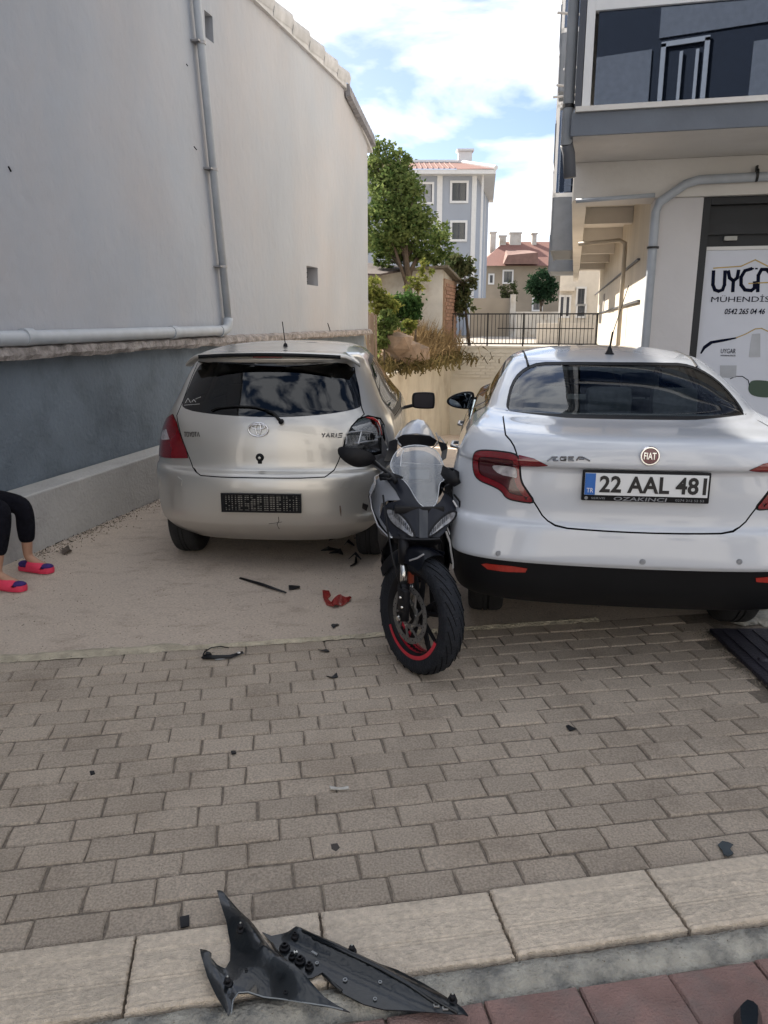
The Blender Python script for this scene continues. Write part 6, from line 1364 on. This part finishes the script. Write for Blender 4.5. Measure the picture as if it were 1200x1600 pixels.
# handlebars, lever, mirror
HB = Matrix.Translation((.0, .62, .90)) @ Matrix.Rotation(ST * .8, 4, 'Z')
for sg in (-1, 1):
    MB().tube([HB @ Vector((sg * .10, 0, -.02)), HB @ Vector((sg * .15, .02, 0)), HB @ Vector((sg * .20, .06, -.01))], [.013, .015, .018], 10).build('handlebar', M_bk, bike, smooth=True)
    MB().tube([HB @ Vector((sg * .16, -.02, .0)), HB @ Vector((sg * .19, -.03, -.005)), HB @ Vector((sg * .21, .02, -.01))], [.008, .006, .007], 6).build('lever', M_bk, bike, smooth=True)
q = BP(627, 735, .66); MB().box(q, (.07, .05, .05), R(30), bev=.008).box(q + Vector((.0, -.03, .0)), (.045, .004, .03), R(30)).build('switch_block', M_bk, bike, auto=40)
mi = empty('mirror', (0, 0, 0)); mi.parent = bike
patch(smoothpoly([(BP(x, y, .72).x, BP(x, y, .72).z) for x, y in ((527, 700), (536, 696.5), (556, 698), (575, 703), (588, 714), (586, 723), (572, 728), (556, 728.5), (541, 721), (529, 711))], 1), lambda x, z: (x, .72 - .05 + 4.5 * (x + .33) ** 2 + 6 * (z - .97) ** 2, z), .012, .035, 'mirror_shell', M_bk, mi)
MB().tube([BP(584, 722, .72), BP(596, 731, .66), BP(612, 743, .56), BP(618, 752, .48)], [.014, .010, .010, .014], 8).build('mirror_stalk', M_bk, mi, smooth=True)
# torn right side: brackets, loose wires, broken plastic
rr = random.Random(21)
for i in range(13):
    a_ = BP(rr.uniform(690, 712), rr.uniform(745, 790), rr.uniform(.45, .70)); c_ = BP(rr.uniform(700, 724), rr.uniform(760, 850), rr.uniform(.5, .72)); m_ = a_.lerp(c_, .5) + Vector((rr.uniform(-.02, .04), rr.uniform(-.04, .04), rr.uniform(-.06, .02)))
    MB().tube([a_, a_.lerp(m_, .5) + Vector((.01, 0, .015)), m_, m_.lerp(c_, .5) + Vector((0, 0, -.015)), c_], rr.uniform(.003, .006), 5).build('loose_wire', M_bk, bike, smooth=True)
for i, (P_, m_) in enumerate((([(690, 722), (708, 730), (716, 745), (706, 752), (695, 745), (686, 735)], M_bk), ([(708, 728), (724, 738), (722, 752), (710, 748)], M_bk), ([(694, 758), (706, 752), (712, 772), (704, 790), (697, 778)], M_engine), ([(708, 760), (720, 758), (722, 800), (712, 812), (706, 790)], M_bk), ([(700, 800), (712, 808), (716, 850), (706, 842)], M_bk), ([(712, 812), (722, 806), (722, 860), (714, 870)], M_engine),
                          ([(698, 842), (712, 850), (716, 890), (704, 882)], M_bk), ([(566, 790), (575, 795), (572, 806), (565, 800)], M_bk))):
    patch([(BP(x, y, .6).x, BP(x, y, .6).z) for x, y in P_], lambda x, z, i=i: (x, .50 + .03 * i + .8 * math.sin(x * 30 + i) * .04 + .03 * math.sin(z * 40), z), .012, .006, 'broken_bracket', m_, bike)
for P_, r_ in (([(697, 830), (703, 846), (705, 862), (708, 880), (708, 888)], .0065), ([(694, 808), (698, 822), (703, 835)], .004), ([(708, 782), (714, 792)], .005)): MB().tube([BP(x, y, .44) for x, y in P_], r_, 6, flat=.5).build('bare_bracket', M_bw, bike)
MB().tube([BP(640, 876, .2), BP(652, 872, .16), BP(662, 866, .14)], .004, 6).build('mudguard_edge', mat('scuff', (.35, .35, .37), .3), bike)
for k, (a0_, a1_, r__) in enumerate(((.62, .86, .075),)): pass

for P_, yy in (([(692, 738), (706, 732), (722, 736), (725, 770), (724, 820), (723, 862), (712, 888), (704, 872), (700, 836), (698, 790)], .64), ([(600, 842), (622, 842), (612, 900), (604, 905), (596, 880)], .66)):
    q = [(BP(x, y, yy).x, BP(x, y, yy).z) for x, y in P_]; patch(q, lambda x, z, yy=yy: (x, yy + .02 * math.sin(x * 60) + .02 * math.sin(z * 50), z), .012, .008, 'torn_fairing', M_bk, bike)
for P_ in ([(700, 742), (708, 750), (704, 764), (712, 776)], [(716, 742), (712, 760), (719, 778)], [(706, 800), (714, 812), (709, 830)], [(716, 800), (720, 825), (715, 850)]): MB().tube([BP(x, y, .60) for x, y in P_], .003, 5).build('loose_wire', mat('grey_wire', (.10, .10, .105), .5), bike, smooth=True)
# ================================================================ DEBRIS ON THE GROUND
M_fp = mat('fairing_inside', (.005, .007, .009), .30, var=.35, scale=10, bump=.12, bscale=80, coat=.45, spec=.35, col2=(.010, .014, .018), c2scale=9)
def gpoly(L_, h=0.0): return [(ground(x, y, h).x, ground(x, y, h).y) for x, y in L_]
C7 = lambda L_: [(280 + x / 2.5, 1380 + y / 2.5) for x, y in L_]
fp = empty('broken_fairing', ground(480, 1540), 0, 'large torn black motorcycle fairing lying on the cream kerb in the foreground', 'fairing')
FO = Vector(fp.location)
horn = gpoly(C7([(148, 42), (170, 45), (205, 80), (250, 140), (300, 200), (335, 245), (385, 300), (440, 360), (500, 410), (560, 460), (620, 500), (668, 528), (640, 520), (590, 500), (500, 482), (400, 455), (330, 440), (270, 432), (232, 440), (212, 480), (200, 545), (192, 552), (150, 470), (110, 380), (85, 300), (82, 268), (100, 278), (128, 292), (127, 312), (150, 330), (180, 335), (198, 300), (200, 240), (185, 160), (160, 90)]), .03)
def dist_line(x, y, a, b):
    a = Vector(a); b = Vector(b); p = Vector((x, y)); d = b - a; t = max(0, min(1, (p - a).dot(d) / d.length_squared)); return (p - a - d * t).length, t
Ha, Hb, Hc = gpoly(C7([(160, 60), (330, 300), (650, 520)]), .03)
Hd = gpoly(C7([(110, 300), (230, 400), (190, 540)]), .03)
def hf(x, y):
    d1, t1_ = dist_line(x, y, Ha, Hb); d2, t2_ = dist_line(x, y, Hb, Hc); d = min(d1, d2)
    z = .012 + .050 * math.exp(-(d / .030) ** 2) * (1 - .7 * (t2_ if d2 < d1 else 1 - t1_ * .8)) + .012 * math.sin(x * 22) ** 2
    e1, _ = dist_line(x, y, Hd[0], Hd[2]); z += .022 * math.exp(-(e1 / .03) ** 2)
    return Vector((x, y, z + .012)) - FO
patch(horn, hf, .012, .0035, 'fairing_horn', M_fp, fp, 40)
MB().tube([hf(*p) + Vector((0, 0, .001)) for p in gpoly(C7([(205, 545), (212, 480), (232, 440), (270, 431), (330, 439), (400, 454), (500, 481), (590, 499), (640, 519)]), .03)], .0016, 5).build('raw_edge', mat('raw_edge', (.22, .24, .25), .4), fp)
blade = gpoly(C7([(325, 195), (360, 210), (400, 202), (440, 198), (495, 195), (500, 215), (530, 210), (620, 240), (700, 280), (780, 315), (850, 335), (880, 350), (960, 390), (1040, 440), (1095, 480), (1130, 515), (1090, 515), (1000, 500), (900, 492), (800, 490), (720, 470), (640, 430), (600, 395), (560, 350), (520, 372), (490, 375), (430, 320), (380, 260)]), .02)
Ba, Bb = gpoly(C7([(460, 210), (1100, 500)]), .02)
def bf(x, y):
    d, t = dist_line(x, y, Ba, Bb); return Vector((x, y, .014 + .028 * math.exp(-(d / .02) ** 2) * (1 - .6 * t) + .010 * (1 - t))) - FO
patch(blade, bf, .012, .0035, 'fairing_blade', M_fp, fp, 40)
def onb(f, x, y, dz=0.0): p = gpoly(C7([(x, y)]), .03)[0]; return f(*p) + Vector((0, 0, dz))
for A_L in ([(480, 212), (620, 268), (760, 330), (880, 390), (1000, 455), (1085, 500)], [(520, 235), (640, 285), (780, 345), (900, 405), (1010, 470)], [(360, 230), (400, 300), (450, 360), (500, 395)], [(560, 350), (600, 385), (635, 412)]):
    MB().tube([onb(bf, *p, dz=.004) for p in A_L], .0035, 6).build('moulded_rib', M_fp, fp, smooth=True)
M_nut = mat('zinc', (.45, .45, .42), .3, .9)
for (x, y, r, n_) in ((452, 220, .0065, 'boss'), (412, 250, .0095, 'boss'), (472, 300, .0095, 'boss'), (508, 322, .0075, 'boss'), (440, 285, .006, 'boss')):
    p = onb(bf, x, y, .003); MB().lathe([(r * 1.6, -.003), (r * 1.5, .004), (r * .9, .006), (r * .85, .014), (r * .5, .014), (r * .5, .006), (0, .006)], Matrix.Translation(p), 16).build(n_, M_bk, fp, auto=40)
p = onb(bf, 455, 270, .006); MB().box(p, (.009, .009, .006), .4).build('clip_nut', M_nut, fp); MB().lathe([(0, .0065), (.0025, .0065)], Matrix.Translation(p), 8).build('nut_hole', M_dark, fp)
for f_, x, y in ((hf, 243, 215), (hf, 192, 408), (bf, 675, 268), (bf, 1067, 450)):
    p = onb(f_, x, y, .002); MB().lathe([(.013, -.002), (.012, .003), (.0065, .005), (.006, .015), (.008, .018), (.006, .021), (0, .022)], Matrix.Translation(p) @ Matrix.Rotation(.25, 4, 'X'), 14).build('peg', M_bk, fp, auto=40)
    MB().ball(p + Vector((0, -.002, .022)), .003, seg=8).build('peg_tip', M_nut, fp)
for f_, x, y, sz in ((hf, 415, 436, .006), (hf, 262, 350, .004), (bf, 648, 368, .006), (bf, 785, 380, .005), (bf, 765, 440, .005), (bf, 538, 305, .005)):
    p = onb(f_, x, y, .0022); MB().lathe([(sz, 0), (sz, .002), (sz * .5, .002), (sz * .5, 0)], Matrix.Translation(p), 10).build('hole_rim', mat('scuffed', (.20, .21, .22), .4) if f_ is bf else M_bk, fp)
for (x, y) in ((1005, 470), (1040, 482)):
    p = onb(bf, x, y, .004); b = MB(); b.box(p + Vector((-.006, 0, 0)), (.0015, .010, .004)).box(p + Vector((.006, 0, 0)), (.0015, .010, .004)).box(p + Vector((0, .005, 0)), (.0135, .0015, .004)).box(p + Vector((0, -.005, 0)), (.0135, .0015, .004)); b.build('clip_frame', M_nut, fp)
p = onb(bf, 528, 270, .002); MB().box(p, (.018, .006, .004), -.6).build('sticker', mat('grey_sticker', (.22, .23, .24), .5), fp)
# small pieces
def shard(name, L_, m, label, cat, h=.008, th=.004, base=0.003, wav=.004, group=None):
    q = gpoly(L_); c = Vector((sum(p[0] for p in q) / len(q), sum(p[1] for p in q) / len(q), 0))
    o = patch(q, lambda x, y: (x - c.x, y - c.y, base + h * (.5 + .5 * math.sin((x + y * 1.7) * 40)) + wav * abs(x - c.x) * 10), .015, th, name, m); o.location = c
    return tag(o, label, cat, group)
M_shr = mat('black_shard', (.008, .008, .010), .45, spec=.3, var=.3, scale=30); M_redp = mat('red_shard', (.24, .012, .014), .25, var=.3, scale=30, coat=.6)
stick = MB(); g0, g1 = ground(375, 903, .01), ground(447, 926, .012); stick.tube([g0, g0.lerp(g1, .5) + Vector((0, 0, .004)), g1], [.008, .011, .006], 8, flat=.6)
tag(stick.build('plastic_strip', M_shr, smooth=True), 'long thin black plastic strip on the concrete behind the hatchback', 'plastic strip')
shard('black_shard', [(451, 918), (468, 917), (469, 921), (452, 923)], M_shr, 'short black sliver just beyond the end of the long black strip', 'shard')
rd_ = empty('red_lens_piece', ground(525, 938), 0, 'curved red plastic piece of a broken lamp on the concrete', 'lamp piece')
for L_, nm, hh in (([(504, 924), (514, 922), (517, 930), (512, 934), (518, 942), (522, 949), (510, 944), (505, 934)], 'lens_hook', .012), ([(522, 938), (532, 931), (546, 933), (549, 936), (535, 946), (522, 949), (517, 943)], 'lens_plate', .02)):
    q = gpoly(L_, .01); patch(q, lambda x, y: Vector((x, y, .008 + hh * (.5 + .5 * math.sin(x * 60)))) - Vector(rd_.location), .012, .004, nm, M_redp, rd_)
shard('black_shard', [(517, 980), (527, 975), (530, 978), (521, 983)], M_shr, 'small black chip on the concrete below the red lamp piece', 'shard', .012)
shard('black_shard', [(510, 1057), (516, 1061), (528, 1059), (526, 1055), (518, 1058)], M_shr, 'black angular chip on the pavers left of the front wheel', 'shard', .014)
shard('black_shard', [(497, 1018), (510, 1015), (515, 1018), (512, 1020)], M_shr, 'flat black flake on the paver edge left of the front wheel', 'shard')
shard('black_shard', [(884, 1137), (888, 1136), (901, 1142), (890, 1143)], M_shr, 'small black chip alone on the pavers right of the motorcycle', 'shard')
shard('black_shard', [(281, 1436), (296, 1432), (296, 1449), (282, 1451)], M_shr, 'square black chip on the pavers above the cream kerb', 'shard', .004)
shard('black_shard', [(361, 1175), (368, 1174), (369, 1179), (362, 1180)], M_shr, 'tiny black crumb in the middle left of the pavers', 'shard', .004)
shard('black_shard', [(140, 1206), (147, 1205), (149, 1210), (142, 1212)], M_shr, 'tiny black crumb on the pavers at the far left', 'shard', .004)
shard('black_shard', [(515, 1232), (530, 1232), (544, 1230), (545, 1233), (530, 1236), (517, 1237)], mat('pale_foil', (.5, .48, .44), .3), 'crumpled pale foil scrap on the pavers left of centre', 'foil scrap', .008)
shard('black_shard', [(517, 1320), (527, 1318), (531, 1325), (525, 1331), (518, 1327)], mat('dark_stain', (.05, .042, .038), .8), 'round dark blob on a paver above the large torn fairing', 'dirt spot', .001, .002, .001, 0)
shard('leaf_scrap', [(1121, 1324), (1128, 1319), (1137, 1321), (1145, 1325), (1140, 1330), (1146, 1336), (1137, 1342), (1130, 1339), (1128, 1331)], mat('dark_leaf', (.035, .045, .052), .5), 'dark crumpled scrap on the last paver row at the right', 'scrap', .006)
shard('black_shard', [(96, 860), (108, 858), (112, 864), (100, 868)], mat('brown_stone', (.09, .07, .055), .8), 'brown pebble on the concrete beside the parapet wall', 'pebble', .02, .01)
# broken mirror piece
bm_ = empty('broken_mirror', ground(347, 1022), 0, 'snapped off black mirror stalk with a bent wire by the edge of the pavers', 'mirror piece'); o0 = Vector(bm_.location)
def gp_(x, y, h): return ground(x, y, h) - o0
MB().tube([gp_(318, 1026, .015), gp_(335, 1027, .014), (gp_(360, 1026, .014)), gp_(379, 1019, .016)], [.012, .012, .010, .006], 10, flat=.7).build('stalk', M_shr, bm_, smooth=True)
MB().tube([gp_(336, 1031, .006), gp_(362, 1028, .006), gp_(381, 1020, .006)], .004, 8).build('stalk_edge', mat('worn_silver', (.33, .33, .34), .35, .5), bm_, smooth=True)
MB().tube([gp_(317, 1024, .02), gp_(320, 1018, .045), gp_(330, 1012, .06), gp_(345, 1010, .06), gp_(357, 1012, .03)], .003, 6).build('bent_wire', M_shr, bm_, smooth=True)
MB().rock(gp_(325, 1022, .02), (.02, .02, .018), 2).rock(gp_(319, 1027, .012), (.018, .012, .010), 5).build('socket', M_shr, bm_)
MB().rock(gp_(373, 1020, .022), (.012, .006, .006), 3).build('clamp', mat('white_bits', (.5, .5, .5), .4), bm_)
# broken parts under the hatchback
up = empty('broken_parts', (0, 0, 0), 0, 'tangle of black broken parts under the right rear corner of the hatchback', 'broken parts')
rr = random.Random(9)
for i in range(9):
    x, y = rr.uniform(508, 585), rr.uniform(838, 872); g = ground(x, y, .05); L2 = [(x + rr.uniform(-14, 14), y + rr.uniform(-6, 6)) for _ in range(4)]
    b = MB(); b.tube([ground(x - rr.uniform(5, 16), y + rr.uniform(-2, 4), .02), g + Vector((0, 0, rr.uniform(0, .04))), ground(x + rr.uniform(5, 16), y + rr.uniform(-4, 4), .03)], [.006, rr.uniform(.012, .025), .005], 6, flat=.4); b.build('broken_piece', M_shr, up, auto=30)
q = ground(556, 880, .01); MB().tube([ground(548, 884, .012), q, ground(556, 870, .02)], [.008, .014, .008], 6, flat=.5).build('broken_piece', M_shr, up)
MB().lathe([(0, .012), (.03, .010), (.042, 0)], Matrix.Translation(ground(567, 838, .04)), 14).build('silver_cap', M_chromed, up)
gl_ = empty('lever_guard', ground(1172, 1585), 0, 'black faceted plastic piece at the bottom right corner on the red tiles', 'plastic piece'); o1 = Vector(gl_.location)
P_ = [(1148, 1570), (1155, 1562), (1166, 1553), (1180, 1557), (1192, 1568), (1194, 1590), (1190, 1625), (1155, 1625), (1149, 1600)]
q = gpoly(P_, .03); cx_ = sum(p[0] for p in q) / len(q); cy_ = sum(p[1] for p in q) / len(q)
b = MB(); base_ = [b.bm.verts.new(Vector((x, y, .0)) - o1) for x, y in q]; top_ = [b.bm.verts.new(Vector((cx_ + (x - cx_) * .62, cy_ + (y - cy_) * .62, .035)) - o1) for x, y in q]
for i in range(len(q)): j = (i + 1) % len(q); b.bm.faces.new((base_[i], base_[j], top_[j], top_[i]))
b.bm.faces.new(top_); b.build('cover', M_fp, gl_, auto=15)

# ================================================================ PERSON
M_trou = mat('black_cotton', (.008, .008, .012), .95, var=.3, scale=20, bump=3, bscale=14, spec=.1); M_skin = mat('skin', (.36, .20, .13), .55, var=.08, scale=20); M_slip = mat('coral_foam', (.62, .035, .085), .55, var=.08, scale=20, bump=.3, bscale=120)
M_sock = mat('purple_sock', (.035, .015, .12), .9, var=.3, scale=60); M_shirt = mat('grey_shirt', (.10, .10, .12), .95, var=.2)
F1, F2 = ground(58, 893), ground(14, 921)
def skin(name, pts, edges, rad, m, parent, root=0, sub=2):
    me = bpy.data.meshes.new(name); me.from_pydata([tuple(p) for p in pts], edges, []); o = bpy.data.objects.new(name, me); COL.objects.link(o)
    o.modifiers.new('s', 'SKIN'); s_ = o.modifiers.new('d', 'SUBSURF'); s_.levels = s_.render_levels = sub
    for i, r_ in enumerate(rad): me.skin_vertices[0].data[i].radius = (r_, r_) if not isinstance(r_, tuple) else r_; me.skin_vertices[0].data[i].use_root = (i == root)
    bpy.context.view_layer.update(); m2_ = bpy.data.meshes.new_from_object(o.evaluated_get(bpy.context.evaluated_depsgraph_get())); bpy.data.objects.remove(o); m2_.name = name
    m2_.materials.clear(); m2_.materials.append(m)
    for p in m2_.polygons: p.use_smooth = True
    return link(name, m2_, parent)
pe = empty('person', (0, 0, 0), 0, 'seated person in black trousers and pink slippers at the left edge', 'person')
H = al(-3.93, F1.dot(AT) - .18, .52); hd = (AS + AT * -.0)
def heel(f): return f + AS * -.13
k1 = atY(38, 790, F1.y + .03); k2 = atY(2, 795, F2.y + .05)
hp1 = H + AT * .09; hp2 = H - AT * .09
an1 = Vector((F1.x - .055, F1.y + .01, .10)); an2 = Vector((F2.x - .07, F2.y + .01, .10))
ch = H + Vector((0.06, .0, .42)); nk = ch + Vector((.05, 0, .14)); hdp = nk + Vector((.05, 0, .16))
# one continuous body
sh1, sh2 = ch + AT * .17 + Vector((0, 0, .06)), ch - AT * .17 + Vector((0, 0, .06))
el1, el2 = sh1 + Vector((.10, 0, -.26)), sh2 + Vector((.10, 0, -.26)); wr1, wr2 = k1.lerp(hp1, .75) + Vector((0, 0, .12)), k2.lerp(hp2, .75) + Vector((0, 0, .12))
pts = [H, H + Vector((.02, 0, .2)), ch, nk, hdp, hdp + Vector((.0, 0, .10)), sh1, el1, wr1, sh2, el2, wr2, hp1, k1, k1.lerp(an1, .35), an1, F1 + Vector((.02, 0, .045)), F1 + Vector((.075, .01, .035)), hp2, k2, k2.lerp(an2, .35), an2, F2 + Vector((.02, 0, .045)), F2 + Vector((.075, .01, .035))]
ed = [(0, 1), (1, 2), (2, 3), (3, 4), (4, 5), (2, 6), (6, 7), (7, 8), (2, 9), (9, 10), (10, 11), (0, 12), (12, 13), (13, 14), (14, 15), (15, 16), (16, 17), (0, 18), (18, 19), (19, 20), (20, 21), (21, 22), (22, 23)]
rad = [.13, .12, .13, .055, .09, .085, .055, .042, .03, .055, .042, .03, .075, .045, .045, .031, .032, .026, .075, .045, .045, .031, .032, .026]
skin('body', pts, ed, rad, M_skin, pe)
for hp__, k, an in ((hp1, k1, an1), (hp2, k2, an2)):
    lo = k.lerp(an, .74); skin('trouser_leg', [H if False else hp__, hp__.lerp(k, .5), k + Vector((.0, 0, .005)), k.lerp(an, .35), lo], [(0, 1), (1, 2), (2, 3), (3, 4)], [.098, .088, .072, .066, .050], M_trou, pe)
skin('trouser_seat', [H, H + Vector((0, 0, .10))], [(0, 1)], [.165, .15], M_trou, pe)
skin('shirt', [H + Vector((0, 0, .10)), H + Vector((.03, 0, .25)), ch, nk - Vector((.01, 0, .05)), sh1, el1, sh2, el2], [(0, 1), (1, 2), (2, 3), (2, 4), (4, 5), (2, 6), (6, 7)], [.15, .145, .155, .075, .075, .06, .075, .06], M_shirt, pe)
b = MB(); b.ball(hdp + Vector((-.02, 0, .05)), (.105, .10, .12), seg=16); b.build('hair', mat('dark_hair', (.02, .014, .01), .7), pe, smooth=True)
fd = (AS * .97 + AT * -.05).normalized()
for f in (F1, F2):
    sn = empty('slipper', (0, 0, 0)); sn.parent = pe; rz = math.atan2(fd.y, fd.x); Mx = Matrix.Translation((f.x, f.y, .0)) @ Matrix.Rotation(rz, 4, 'Z')
    sole = smoothpoly([(-.135, -.02), (-.125, .035), (-.06, .038), (.02, .048), (.09, .05), (.125, .025), (.13, -.01), (.11, -.04), (.04, -.048), (-.06, -.036), (-.12, -.035)], 2)
    b = MB(); A = [b.bm.verts.new(Mx @ Vector((x, y, .004))) for x, y in sole]; A2 = [b.bm.verts.new(Mx @ Vector((x * 1.02, y * 1.05, .022))) for x, y in sole]; A3 = [b.bm.verts.new(Mx @ Vector((x, y, .034 + (.008 if x > .09 else 0)))) for x, y in sole]; A4 = [b.bm.verts.new(Mx @ Vector((x * .90, y * .82, .026))) for x, y in sole]
    for P0, P1 in ((A, A2), (A2, A3), (A3, A4)):
        for i in range(len(sole)): j = (i + 1) % len(sole); b.bm.faces.new((P0[i], P0[j], P1[j], P1[i]))
    b.bm.faces.new(A[::-1]); b.bm.faces.new(A4); b.build('sole', M_slip, sn, auto=50)
    rows = []
    for i in range(9):
        x = -.035 + .105 * i / 8; hh = .088 - .026 * i / 8 - .006 * (i / 8) ** 2; ww = .052 - .003 * abs(i / 8 - .5)
        rows.append([Mx @ Vector((x - .012 * abs(math.cos(math.pi * j / 12)), ww * math.cos(math.pi * j / 12), .018 + (hh - .018) * math.sin(math.pi * j / 12) ** .8)) for j in range(13)])
    loft('strap', rows, M_slip, .006, sn)
    b = MB(); b.ball(Mx @ Vector((.082, .002, .042)), (.044, .036, .020), seg=14); b.ball(Mx @ Vector((-.10, 0, .045)), (.038, .032, .025), seg=14); b.ball(Mx @ Vector((-.02, 0, .048)), (.085, .030, .026), seg=14); b.build('sock', M_sock, sn, smooth=True)

lb_ = bmesh.new(); rr = random.Random(31)
for _ in range(1300):
    t = rr.uniform(4.4, 9.5); dens = .035 + .03 * math.sin(t * 3.1) ** 2; p = al(-3.722 + abs(rr.gauss(0, dens)), t, rr.uniform(.003, .014)); s_ = rr.uniform(.004, .018)
    d1 = Vector((rr.gauss(0, 1), rr.gauss(0, 1), rr.gauss(0, .35))).normalized() * s_; d2 = Vector((rr.gauss(0, 1), rr.gauss(0, 1), rr.gauss(0, .35))).normalized() * s_ * .5
    lb_.faces.new([lb_.verts.new(p), lb_.verts.new(p + d1), lb_.verts.new(p + d1 + d2), lb_.verts.new(p + d2)])
tag(mesh_from(lb_, 'leaf_litter', mat('leaf_litter', (.045, .035, .025), .95, var=.6, scale=60)), kind='stuff')
# ================================================================ bases: put every root Empty at the foot of its thing
bpy.context.view_layer.update()
def _bb(o, acc):
    for c in o.children:
        if c.type == 'MESH':
            for k in c.bound_box: acc.append(c.matrix_world @ Vector(k))
        _bb(c, acc)
for o in list(COL.objects):
    if o.type == 'EMPTY' and o.parent is None and o.location.length < 1e-6 and o.rotation_euler[2] == 0:
        acc = []; _bb(o, acc)
        if not acc: continue
        lo = [min(p[i] for p in acc) for i in range(3)]; hi = [max(p[i] for p in acc) for i in range(3)]
        b_ = Vector(((lo[0] + hi[0]) / 2, (lo[1] + hi[1]) / 2, max(lo[2], -2.5)))
        o.location = b_
        for c in o.children: c.location = c.location - b_
